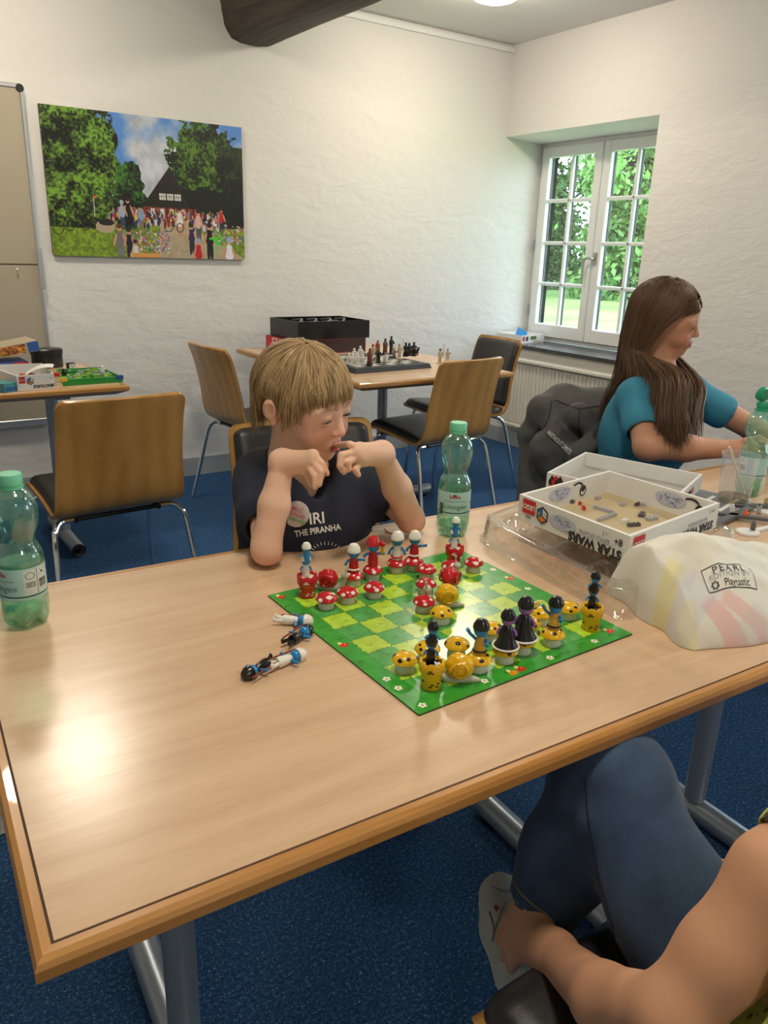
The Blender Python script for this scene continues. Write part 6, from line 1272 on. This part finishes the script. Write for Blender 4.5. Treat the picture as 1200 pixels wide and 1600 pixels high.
# T-shirt
mNAVY = plain('navy_cotton', (.012, .016, .032), .85, bump=.3, bscale=500); S_ = Sdf()
slR, slL = shR*.42+elR*.58, shL*.50+elL*.50
S_.ell(ch+np.array((.005, .01, -.01)), (.130, .095, .13), None, .05); S_.cap(nk+np.array((.0, .010, -.018)), shR+np.array((0, .0, .002)), .054, .044, .04); S_.cap(nk+np.array((.0, .010, -.018)), shL+np.array((0, 0, .002)), .054, .044, .04); S_.cap(ch+np.array((-.04, -.015, .045)), ch+np.array((.05, -.01, .045)), .066, .066, .04)
S_.cap(shR+np.array((0, 0, -.003)), slR+np.array((-.004, .004, 0)), .047, .050, .03); S_.cap(shL, slL, .048, .047, .03)
S_.cap(ch+np.array((.02, .01, -.06)), pel+np.array((-.01, .0, .02)), .118, .120, .06); S_.cap(slR, slR+(elR-slR)*.55, .034, .033, .004, True); S_.cap(slL, slL+(elL-slL)*.6, .036, .034, .004, True)
S_.cap(hb0, nk+np.array((0, -.004, .012)), .046, .046, .004, True); vb = Dp(1.435, 490, 768); S_.cap(Dp(1.468, 460, 712), Dp(1.462, 490, 766), .050, .018, .004, True); S_.cap(Dp(1.468, 505, 712), Dp(1.462, 490, 766), .042, .018, .004, True)
V, Fc = S_.mesh(.0035, noise=lambda V: (smooth_noise(V*np.array([1, 1, .5]), 55, 5)*.0016)[:, None]*np.array([.6, -.8, .2])); np_obj('t_shirt', V, Fc, mNAVY, boy); TB = bvh(V, Fc)
mTXT = plain('cream_shirt_print', (.78, .77, .72), .6)
print_text('PIRI', TB, (489, 811), -.10, 25, mTXT, boy, 'shirt_word', sx=.92, bold=.4, fb=1.45); print_text('THE PIRANHA', TB, (496, 829), -.16, 13.5, mTXT, boy, 'shirt_word', sx=.85, bold=.35, fb=1.45)
f = drape_on(TB, .0012, 1.45); b = MB()
for k in range(12): a0 = PI*(.08+.84*k/11); b.tube([f(510-27*math.cos(a0), 866-20*math.sin(a0)), f(510-22*math.cos(a0), 866-15*math.sin(a0))], .0007, 4)
b.build('shirt_emblem', mTXT, boy, world=True)
bc = f(463, 803); cv = Vector(CAM)-bc; cv.z *= .6; nrm = (cv.normalized()+Vector((-.15, 0, .1))).normalized(); bR = nrm.to_track_quat('Z', 'Y').to_matrix()
badge = thing('name_badge', 'round white pin badge with pink and green handwriting on the navy shirt', 'badge', M=Matrix.Translation(bc+nrm*.004) @ bR.to_4x4())
b = MB(); b.lathe([(0, -.003), (.0235, -.003), (.0245, 0), (.0235, .0022)], n=40); b.build('rim', plain('badge_rim', (.42, .40, .38), .3), badge)
b = MB(); b.lathe([(.0235, .002), (.018, .0033), (0, .0038)], n=40); b.build('face', plain('badge_paper', (.62, .57, .54), .35), badge)
upv = Vector((0, 0, 1)); xv = upv.cross(nrm).normalized(); yv = nrm.cross(xv); mPK, mGN = plain('pink_pen', (.70, .12, .25), .5), plain('green_pen', (.20, .50, .10), .5)
for txt, v, mt in (('McC', .009, mPK), ('Schole', -.001, mPK), ('wendig', -.0105, mGN)):
    lettering(txt, frame4(bc+nrm*.0085+yv*v+xv*(.001), xv*.95-yv*.28, yv), .0115, mt, badge, 'handwriting', shear=.3, bold=.0001)
# trousers and shoes
def legs(parent, hipc, dirn, kneez, footl, mat, shoe, r0=.062, spread=.07, shin=.36, thigh=.30, h=.006):
    dirn = np.array([dirn[0], dirn[1], 0.0]); dirn /= np.linalg.norm(dirn); side = np.array([-dirn[1], dirn[0], 0]); S_ = Sdf(); S_.ell(hipc, (.11, .11, .085), None, .04); out = []
    for sx in (-1, 1):
        hj = hipc+side*sx*spread; kn = hipc+side*sx*(spread+.02)+dirn*thigh; kn[2] = kneez; an = kn+dirn*.02; an[2] = .09; S_.chain([hj, kn, an], [r0*1.15, r0*.95, r0*.68], .03); out.append((an, dirn))
    V, Fc = S_.mesh(h, noise=lambda V: (smooth_noise(V, 45, 8)*.002)[:, None]*np.ones(3)); np_obj('trousers', V, Fc, mat, parent)
    for an, dd in out:
        S3 = Sdf(); S3.cap(an+np.array((0, 0, -.045)), an+dd*.12+np.array((0, 0, -.055)), .036, .032, .02); V, Fc = S3.mesh(.005, cut=lambda X, Y, Z: .006-Z+0*X+0*Y); np_obj('shoe', V, Fc, shoe, parent)
mJEAN2 = plain('dark_trousers', (.03, .035, .05), .85, bump=.3, bscale=300); mSHOE2 = plain('dark_shoe', (.05, .05, .055), .6)
legs(boy, np.array((.94, 1.645, .545)), (-.21, -.98), .50, 0, mJEAN2, mSHOE2, thigh=.27)

# ================================================================ the girl
girl = thing('person', 'child with very long brown hair in a blue T-shirt, forearm on the table', 'person', (2.12, 1.68, 0))
gh = Head((2.010, 1.500, 1.120), eul(30, 11, -13), .212)
S_ = Sdf(); gh.add(S_, lid=.6, mouth=.01, chub=.95)
gn = Dp(2.36, 1030, 598); gc = Dp(2.40, 1012, 660); gp = np.array((2.10, 1.66, .545)); g0 = gh.P(0, .10, -.30)
gR, gL = Dp(2.29, 996, 622), Dp(2.48, 1072, 612); eR = Zp(.785, 1012, 698); wR = Zp(.772, 1140, 702); eL = Zp(.775, 1180, 672); wL = Zp(.775, 1225, 690)
S_.cap(g0, gn, .046, .050, .03); S_.cap(gn, gR, .045, .042, .04); S_.cap(gn, gL, .045, .042, .04); S_.ell(gc, (.12, .09, .13), None, .05); S_.cap(gc, gp, .10, .10, .05)
S_.chain([gR, eR], [.045, .038], .02); S_.chain([eR, eR*.55+wR*.45, wR], [.036, .037, .024], .02); S_.chain([gL, eL], [.045, .036], .02); S_.chain([eL, wL], [.035, .025], .02)
hd_d = 2.245
hand(S_, dict(wrist=wR, rw=.022, fingers=[[Zp(.795, 1176, 690), Zp(.80, 1195, 693), Zp(.785, 1206, 704)], [Zp(.79, 1177, 697), Zp(.79, 1196, 701), Zp(.775, 1203, 712)], [Zp(.78, 1176, 704), Zp(.78, 1194, 709), Zp(.765, 1199, 719)], [Zp(.77, 1172, 710), Zp(.765, 1188, 716), Zp(.755, 1192, 723)]], thumb=[Zp(.80, 1165, 690), Zp(.81, 1185, 684), Zp(.80, 1200, 690)]), rf=.0075)
hand(S_, dict(wrist=wL, rw=.022, fingers=[[Zp(.79, 1222, 706), Zp(.79, 1212, 716), Zp(.775, 1205, 722)], [Zp(.78, 1230, 708), Zp(.78, 1222, 720), Zp(.765, 1214, 728)], [Zp(.77, 1238, 710), Zp(.77, 1232, 724), Zp(.755, 1224, 732)], [Zp(.76, 1246, 712), Zp(.76, 1242, 724), Zp(.752, 1236, 732)]], thumb=[Zp(.80, 1216, 698), Zp(.80, 1207, 706)]), rf=.0075)
V, Fc = S_.mesh(.0034); GSK = (.56, .29, .18); col = gh.paint(V, GSK, (.42, .13, .11), (.58, .22, .15), mouth=.01, lipk=.8); col *= (1+.03*smooth_noise(V, 50, 2))[:, None]
np_obj('body', V, Fc, mSKIN, girl, np.clip(col, 0, 1)); gh.eyes(girl, (.08, .05, .03), (.05, -.35), lid=.7)
t = thing('toy_plate', 'small white plastic plate held in the girl\'s fingers', 'toy part', tuple(Zp(.79, 1204, 704))); b = MB(); b.box((0, 0, 0), (.045, .03, .006), R=Matrix.Rotation(.5, 3, 'X') @ Matrix.Rotation(.6, 3, 'Z')); b.build('plate', mWB, t, smooth=False)
mTEAL = plain('blue_cotton', (.035, .235, .36), .8, bump=.3, bscale=450); S_ = Sdf()
sR, sL = gR*.45+eR*.55, gL*.5+eL*.5
S_.ell(gc+np.array((0, 0, -.01)), (.145, .115, .16), None, .06); S_.cap(gn+np.array((0, .01, -.045)), gR, .058, .056, .05); S_.cap(gn+np.array((0, .01, -.045)), gL, .058, .055, .05); S_.cap(gR, sR, .055, .060, .03); S_.cap(gL, sL, .055, .056, .03)
S_.cap(gc+np.array((0, 0, -.05)), gp+np.array((0, 0, .02)), .13, .135, .06); S_.cap(sR+(eR-sR)*.12, sR+(eR-sR)*.85, .044, .046, .004, True); S_.cap(sL+(eL-sL)*.12, eL, .044, .044, .004, True); S_.cap(g0, gn+np.array((0, -.005, .005)), .058, .060, .008, True)
V, Fc = S_.mesh(.005, noise=lambda V: (smooth_noise(V*np.array([1, 1, .6]), 40, 15)*.0028)[:, None]*np.array([.7, -.7, .2])); np_obj('t_shirt', V, Fc, mTEAL, girl); TG = bvh(V, Fc)
shape_print([(1062, 640), (1070, 625), (1076, 640), (1080, 662), (1078, 690), (1058, 692), (1050, 680), (1056, 660)], TG, mINK, girl, 'shirt_print', .0015, 2.25); shape_print([(1066, 645), (1070, 634), (1074, 648), (1076, 664), (1070, 674), (1062, 674), (1060, 662)], TG, mWHTP, girl, 'shirt_print', .003, 2.25)
shape_print([(1052, 676), (1062, 678), (1072, 684), (1074, 692), (1050, 692)], TG, mWHTP, girl, 'shirt_print', .003, 2.25)
legs(girl, gp+np.array((0, 0, 0)), (.25, -.97), .50, 0, mJEAN2, mSHOE2, r0=.068)
# long hair
gz = lambda ph: np.interp(np.degrees((ph+PI) % (2*PI)-PI), [-180, -105, -90, -76, -62, -45, 0, 45, 62, 76, 90, 105, 180], [-.45, -.45, -.40, -.0, .22, .33, .40, .33, .22, -.0, -.40, -.45, -.45])
gpt = bowl(gh, 0, gz, c0=(0, .065, .09), rr=(.40, .48, .435), flare=.03)
nu, nv = 72, 22; PH = np.linspace(-PI, PI, nu, endpoint=False)[None, :].repeat(nv, 0)
G = gpt(PH, np.linspace(.02, 1, nv)[:, None].repeat(nu, 1), 0); G2 = gpt(PH, np.linspace(.02, .99, nv)[:, None].repeat(nu, 1), -.10); Vw = gh.c+(np.concatenate([G.reshape(-1, 3), G2.reshape(-1, 3)])*gh.H)@gh.R.T
b = MB(); b.add(Vw, fs); b.add([tuple(Vw[i]) for i in range(nu)], [tuple(range(nu))]); b.build('hair_cap', mHAIR, girl, world=True, sharp=90, col=np.tile((.045, .026, .017), (len(b.v), 1)))
GA = np.radians([-180, -130, -105, -90, -81, 81, 90, 105, 130, 180])
LV = [[(968, 585, 2.44), (978, 588, 2.34), (1040, 590, 2.19), (1061, 584, 2.19), (1070, 582, 2.20), (1088, 588, 2.33), (1092, 595, 2.38), (1060, 600, 2.50), (1010, 590, 2.50), (968, 585, 2.44)],
      [(953, 632, 2.49), (962, 628, 2.42), (1042, 640, 2.15), (1058, 640, 2.15), (1069, 638, 2.17), (1096, 638, 2.28), (1090, 640, 2.30), (1050, 650, 2.52), (1000, 640, 2.53), (953, 632, 2.49)],
      [(948, 690, 2.52), (950, 690, 2.50), (1046, 683, 2.15), (1060, 686, 2.15), (1068, 682, 2.17), (1092, 680, 2.24), (1084, 684, 2.25), (1040, 700, 2.53), (990, 700, 2.55), (948, 690, 2.52)]]
LVW = [np.array([Dp(d_, x_, y_) for x_, y_, d_ in L_]) for L_ in LV]
r = np.random.RandomState(8); n_ = 5600; ph = np.concatenate([r.rand(n_//2)*2*PI-PI, -PI+r.rand(n_//4)*1.7, -1.9+r.rand(n_-n_//2-n_//4)*1.1]); ph = np.where(np.abs(ph) < 1.56, np.sign(ph+1e-3)*(1.56+r.rand(n_)*.35), ph)
phs = ph.copy(); fr = np.abs(ph) < 2.05; phs[fr] = ph[fr]*np.interp(np.abs(ph[fr]), [1.56, 2.05], [.12, 1.0]); t0 = .05+r.rand(n_)*.45
m1 = 9; q = np.linspace(0, 1, m1)[None]; phm = phs[:, None]*(1-q**.25)+ph[:, None]*q**.25; tt = t0[:, None]*(1-q)+1.0*q; off = (.01+.045*r.rand(n_))[:, None]*np.ones((1, m1))
P1 = gpt(phm, tt, off, ze=(-.42+0*tt)); P1 = gh.c+(P1*gh.H)@gh.R.T
def lvl(k): return np.stack([np.interp(ph, GA, LVW[k][:, i]) for i in range(3)], 1)
jit = r.normal(size=(n_, 3))*np.array([.010, .010, .004]); end = .55+.6*r.rand(n_); K = [P1[:, -1], lvl(0)+jit*.8, lvl(1)+jit*1.1, lvl(2)+jit*1.6+np.stack([0*end, 0*end, (r.rand(n_)-.6)*.06], 1)]
P2 = []; allK = [P1[:, -3]]+K+[2*K[-1]-K[-2]]
for a in range(1, len(allK)-2):
    for w_ in np.linspace(0, 1, 6)[1:]:
        p0, p1, p2, p3 = allK[a-1], allK[a], allK[a+1], allK[a+2]; P2.append(.5*(2*p1+(p2-p0)*w_+(2*p0-5*p1+4*p2-p3)*w_**2+(3*p1-3*p2+p3-p0)*w_**3))
P = np.concatenate([P1, np.stack(P2, 1)], 1); wv = np.sin(np.linspace(0, 9, P.shape[1])[None]+r.rand(n_, 1)*6)*.0018*np.linspace(0, 1, P.shape[1])[None]; P[..., 0] += wv; P[..., 1] += wv*.6
strands(P, .00105, girl, 'hair', (.125, .066, .034), .5, seed=5)
n3 = 1500; ph3 = r.rand(n3)*2.6-1.3; t3 = .02+r.rand(n3)*.5; q3 = np.linspace(0, 1, 10)[None]; tt3 = t3[:, None]*(1-q3)+(.92+.10*r.rand(n3))[:, None]*q3
P3 = gpt(ph3[:, None]*(.45+.75*q3), tt3, (.012+.03*r.rand(n3))[:, None]*np.ones((1, 10))); strands(gh.c+(P3*gh.H)@gh.R.T, .00095, girl, 'parted_hair', (.115, .060, .031), .5, seed=9)
# girl's chair, jacket over it
chair('chair carrying the grey softshell jacket, under the long-haired girl', (2.10, 1.815), 190)
jk = thing('jacket', 'dark grey softshell jacket slung over the back of the girl\'s chair', 'jacket', (2.1, 1.83, .45))
J = Sdf(); D_ = Dp
J.cap(D_(2.66, 882, 632), D_(2.60, 960, 632), .058, .060, .05); J.cap(D_(2.64, 878, 632), D_(2.61, 848, 640), .052, .052, .05); J.cap(D_(2.66, 878, 636), D_(2.66, 826, 676), .058, .034, .05); J.cap(D_(2.66, 826, 682), D_(2.68, 820, 830), .030, .034, .03); J.cap(D_(2.64, 875, 670), D_(2.66, 870, 850), .075, .075, .06); J.cap(D_(2.62, 930, 670), D_(2.62, 930, 850), .08, .08, .06)
J.ell(D_(2.555, 866, 700), (.085, .05, .075), None, .04); J.cap(D_(2.55, 850, 700), D_(2.55, 858, 730), .042, .040, .04); J.cap(D_(2.52, 905, 650), D_(2.52, 938, 672), .045, .035, .03); J.cap(D_(2.50, 930, 690), D_(2.50, 900, 712), .032, .040, .03)
J.cap(D_(2.47, 936, 680), D_(2.45, 940, 676), .020, .018, .006, True); J.cap(D_(2.60, 838, 690), D_(2.60, 846, 676), .010, .012, .01, True)
def jn(V):
    a = smooth_noise(V*np.array([1, 1, .7]), 22, 31)*.007-np.abs(smooth_noise(V*np.array([1, 1, .6]), 38, 35))*.007+smooth_noise(V, 70, 33)*.002; return a[:, None]*np.array([-.5, -.8, .3])
V, Fc = J.mesh(.0052, noise=jn); np_obj('shell_fabric', V, Fc, plain('grey_softshell', (.085, .085, .082), .75, bump=.25, bscale=300, var=.1), jk); TJ = bvh(V, Fc)
print_text('WITHOUT LIMITS', TJ, (874, 692), .72, 10, mWHTP, jk, 'jacket_word', sx=.62, bold=.0, lift=.003, fb=2.55)
fJ = drape_on(TJ, .0010, 2.55); mSEAM = plain('dark_seam', (.02, .02, .02), .8)
for pts in (((868, 625), (885, 632), (906, 640)), ((906, 640), (904, 660), (906, 678)), ((862, 626), (858, 650), (848, 672)), ((852, 678), (868, 692), (886, 712)), ((906, 640), (925, 636), (945, 634))):
    b = MB(); b.tube([fJ(*p) for p in cat_rom([np.array(p) for p in pts], 6)], .0016, 5); b.build('seam', mSEAM, jk, world=True)

# ================================================================ the child in front
kid = thing('person', 'child in blue jeans and yellow-green printed shirt clasping an ankle, knee raised', 'person', (.74, .17, 0))
S_ = Sdf(); kS = Dp(.70, 1222, 1378); kE = Dp(.70, 1048, 1590); kM = Dp(.785, 945, 1562); kW = Dp(.935, 868, 1492); kN = np.array((.715, .235, .80)); kP = np.array((.655, .18, .53)); kS2 = np.array((.82, .21, .755)); kC = np.array((.68, .21, .665))
kh = Head((.80, .235, .965), eul(165, 12, 0), .205); kh.add(S_)
S_.cap(kh.P(0, .10, -.30), kN, .042, .045, .03); S_.cap(kN, kS, .042, .045, .04); S_.cap(kN, kS2, .042, .040, .04); S_.ell(kC, (.09, .07, .10), None, .03); S_.cap(kC, kP, .08, .08, .05)
S_.chain([kS, kS*.45+kE*.55, kE], [.043, .037, .034], .015); S_.chain([kE, kM, kW], [.034, .0325, .0245], .015)
k2e = Dp(1.02, 1185, 1400); k2w = Dp(1.04, 1040, 1345); S_.chain([kS2, k2e], [.042, .034], .02); S_.chain([k2e, k2w], [.032, .024], .02)
hand(S_, dict(wrist=kW, rw=.024, fingers=[[Dp(1.005, 818, 1428), Dp(1.01, 800, 1436), Dp(1.03, 790, 1452)], [Dp(.995, 812, 1446), Dp(1.0, 793, 1458), Dp(1.025, 784, 1474)], [Dp(.985, 812, 1466), Dp(.99, 796, 1480), Dp(1.015, 788, 1496)], [Dp(.975, 818, 1486), Dp(.98, 804, 1500), Dp(1.0, 798, 1514)]], thumb=[Dp(.985, 836, 1440), Dp(1.0, 822, 1424), Dp(1.02, 806, 1420)]), rf=.0085, kf=.004)
hand(S_, dict(wrist=k2w, rw=.022, fingers=[[Dp(1.05, 1000, 1345), Dp(1.05, 980, 1360)], [Dp(1.05, 1000, 1360), Dp(1.05, 980, 1376)], [Dp(1.05, 1003, 1374), Dp(1.05, 985, 1390)], [Dp(1.05, 1008, 1386), Dp(1.05, 992, 1400)]], thumb=[Dp(1.03, 1010, 1335), Dp(1.03, 992, 1330)]), rf=.0080)
ank = Zp(.43, 828, 1452); S_.cap(ank, ank+np.array((.02, -.02, .08)), .030, .034, .02); S_.cap(ank, Zp(.385, 805, 1470), .030, .028, .02)
V, Fc = S_.mesh(.0036); KSK = (.64, .33, .19); col = kh.paint(V, KSK, LIP, BL); col *= (1+.03*smooth_noise(V, 40, 2))[:, None]; np_obj('body', V, Fc, mSKIN, kid, np.clip(col, 0, 1)); kh.eyes(kid, (.2, .25, .3))
# jeans with the raised knee
def denim():
    M, n, l, b = nm('blue_denim'); tc = N(n, 'ShaderNodeTexCoord'); a = N(n, 'ShaderNodeTexNoise', Scale=9, Detail=6, Roughness=.7); mp = N(n, 'ShaderNodeMapping'); mp.inputs['Scale'].default_value = (1, 1, 1); l.new(tc.outputs['Object'], mp.inputs[0]); l.new(mp.outputs[0], a.inputs['Vector'])
    w = N(n, 'ShaderNodeTexNoise', Scale=700, Detail=2); l.new(tc.outputs['Object'], w.inputs['Vector']); ad = N(n, 'ShaderNodeMath', operation='MULTIPLY_ADD'); l.new(w.outputs[0], ad.inputs[0]); ad.inputs[1].default_value = .3; l.new(a.outputs[0], ad.inputs[2])
    cr = N(n, 'ShaderNodeValToRGB'); e = cr.color_ramp.elements; e[0].position = .45; e[0].color = (.012, .028, .070, 1); e[1].position = .92; e[1].color = (.050, .105, .20, 1); l.new(ad.outputs[0], cr.inputs[0]); l.new(cr.outputs[0], b.inputs['Base Color'])
    b.inputs['Roughness'].default_value = .85; b.inputs['Sheen Weight'].default_value = .15; bumpit(n, l, b, w.outputs[0], .5, .001); return M
kn = Dp(.985, 955, 1226); hip = np.array((.655, .265, .505)); hip2 = np.array((.765, .20, .525)); S_ = Sdf()
S_.chain([hip, hip*.5+kn*.5, kn], [.076, .066, .069], .04); S_.ell(kn+np.array((0, .0, .006)), (.066, .062, .058), None, .03); mid = Dp(1.02, 890, 1330); S_.chain([kn, mid, ank+np.array((.012, -.008, .045))], [.062, .056, .048], .04)
S_.ell(kP+np.array((0, .02, -.02)), (.12, .11, .08), None, .05); S_.chain([hip2, np.array((.97, .36, .50)), np.array((1.03, .40, .09))], [.075, .062, .045], .04); S_.cap(ank, ank+np.array((.004, -.004, .035)), .040, .041, .004, True)
def jnz(V):
    d1 = np.linalg.norm((V-kn)*np.array([1, 1, 1]), axis=1); a = smooth_noise(V*np.array([.6, .6, 1.6]), 60, 41)*.0022*np.exp(-(d1/.13)**2)*1.5+smooth_noise(V, 26, 43)*.0022; return a[:, None]*np.array([-.6, -.3, .6])
V, Fc = S_.mesh(.0045, noise=jnz); np_obj('jeans', V, Fc, denim(), kid); TJn = bvh(V, Fc); fK = drape_on(TJn, .0006, 1.0)
b = MB(); b.tube([fK(*p) for p in cat_rom([np.array(p) for p in ((915, 1215), (920, 1280), (935, 1360), (955, 1440), (972, 1500))], 6)], .0010, 5); b.build('outer_seam', plain('dark_seam_thread', (.01, .02, .05), .8), kid, world=True)
b = MB(); b.tube([fK(*p) for p in cat_rom([np.array(p) for p in ((800, 1368), (812, 1392), (832, 1412), (856, 1430))], 6)], .0012, 5); b.build('hem_stitch', plain('tan_thread', (.30, .22, .12), .8), kid, world=True)
# canvas shoe
S_ = Sdf(); hl, to = Zp(.355, 812, 1522), Zp(.358, 783, 1402); S_.chain([hl, hl*.4+to*.6, to], [.033, .036, .034], .02); S_.cap(hl+np.array((0, 0, .03)), ank+np.array((0, 0, -.01)), .034, .038, .02); S_.cap(ank+np.array((0, 0, .0)), ank+np.array((0, 0, .07)), .036, .045, .004, True)
V, Fc = S_.mesh(.0036, noise=lambda V: (smooth_noise(V, 80, 51)*.0012)[:, None]*np.ones(3), cut=lambda X, Y, Z: .330-Z+0*X+0*Y); sc_ = np.tile((.52, .50, .44), (len(V), 1))*(1-.10*np.clip(smooth_noise(V, 60, 6), 0, 1)[:, None]); np_obj('canvas_shoe', V, Fc, attr_mat('worn_canvas', .85, bump=.4, bscale=500), kid, sc_); TS_ = bvh(V, Fc)
S_ = Sdf(); S_.chain([hl, hl*.4+to*.6, to], [.036, .039, .037], .02); V, Fc = S_.mesh(.004, cut=lambda X, Y, Z: np.maximum(.326-Z, Z-.346)+0*X+0*Y); np_obj('rubber_sole', V, Fc, plain('off_white_rubber', (.55, .53, .48), .6), kid)
shape_print([(772, 1418), (776, 1414), (780, 1420), (776, 1426)], TS_, plain('dark_red_tab', (.30, .03, .04), .6), kid, 'shoe_tab', .0016, 1.06, 2); fS = drape_on(TS_, .001, 1.06)
for pts in (((768, 1385), (785, 1392), (800, 1390)), ((765, 1425), (772, 1450), (770, 1472)), ((790, 1410), (778, 1440), (770, 1470))): b = MB(); b.tube([fS(*p) for p in cat_rom([np.array(p) for p in pts], 5)], .0010, 5); b.build('shoe_stitch', plain('grey_thread', (.22, .22, .2), .8), kid, world=True)
S3 = Sdf(); S3.cap((1.03, .39, .045), (1.02, .51, .038), .036, .032, .02); V, Fc = S3.mesh(.005, cut=lambda X, Y, Z: .006-Z+0*X+0*Y); np_obj('canvas_shoe', V, Fc, bpy.data.materials['worn_canvas'], kid, np.tile((.52, .50, .44), (len(V), 1)))
# shirt with scribbled print
S_ = Sdf(); S_.ell(kC, (.125, .095, .13), None, .05); S_.cap(kC, kP+np.array((0, 0, .02)), .100, .110, .05); S_.cap(kN+np.array((0, 0, -.03)), kS+(kN-kS)*.35+np.array((0, 0, .004)), .050, .052, .03); S_.cap(kN+np.array((0, 0, -.03)), kS2+np.array((.02, 0, -.02)), .054, .052, .04)
sv = kE-kS; S_.cap(kS+sv*.0, kS+sv*.9, .050, .050, .004, True); S_.cap(kh.P(0, .10, -.30), kN, .055, .056, .006, True)
V, Fc = S_.mesh(.0045, noise=lambda V: (smooth_noise(V, 40, 61)*.003)[:, None]*np.ones(3))
nz1 = smooth_noise(V*np.array([1, 1, .35]), 130, 71); nz2 = smooth_noise(V, 38, 72); col = np.tile((.50, .53, .12), (len(V), 1)); col = col*(1+.12*nz2)[:, None]; ln = np.abs(nz1) < .10; ln &= nz2 > -.4; col[ln] = (.04, .05, .03); rd = nz2 > 1.55; col[rd] = (.60, .04, .08); dk = nz2 < -1.5; col[dk] = (.03, .03, .04)
np_obj('printed_shirt', V, Fc, attr_mat('printed_cotton', .85, bump=.3, bscale=450), kid, np.clip(col, 0, 1))
kz = lambda ph: np.interp(np.abs(np.degrees((ph+PI) % (2*PI)-PI)), [0, 30, 60, 100, 180], [.14, .10, -.05, -.25, -.35]); kpt = bowl(kh, 0, kz)
nu, nv = 72, 22; G = kpt(PH, np.linspace(.02, 1, nv)[:, None].repeat(nu, 1), .01); G2 = kpt(PH, np.linspace(.02, .99, nv)[:, None].repeat(nu, 1), -.09); Vw = kh.c+(np.concatenate([G.reshape(-1, 3), G2.reshape(-1, 3)])*kh.H)@kh.R.T
b = MB(); b.add(Vw, fs); b.add([tuple(Vw[i]) for i in range(nu)], [tuple(range(nu))]); b.build('hair', mHAIR, kid, world=True, sharp=90, col=np.tile((.12, .07, .035), (len(b.v), 1)))
chair('chair at the table\'s near side, its black seat corner beside the child\'s shoe', (.665, .045), 0)
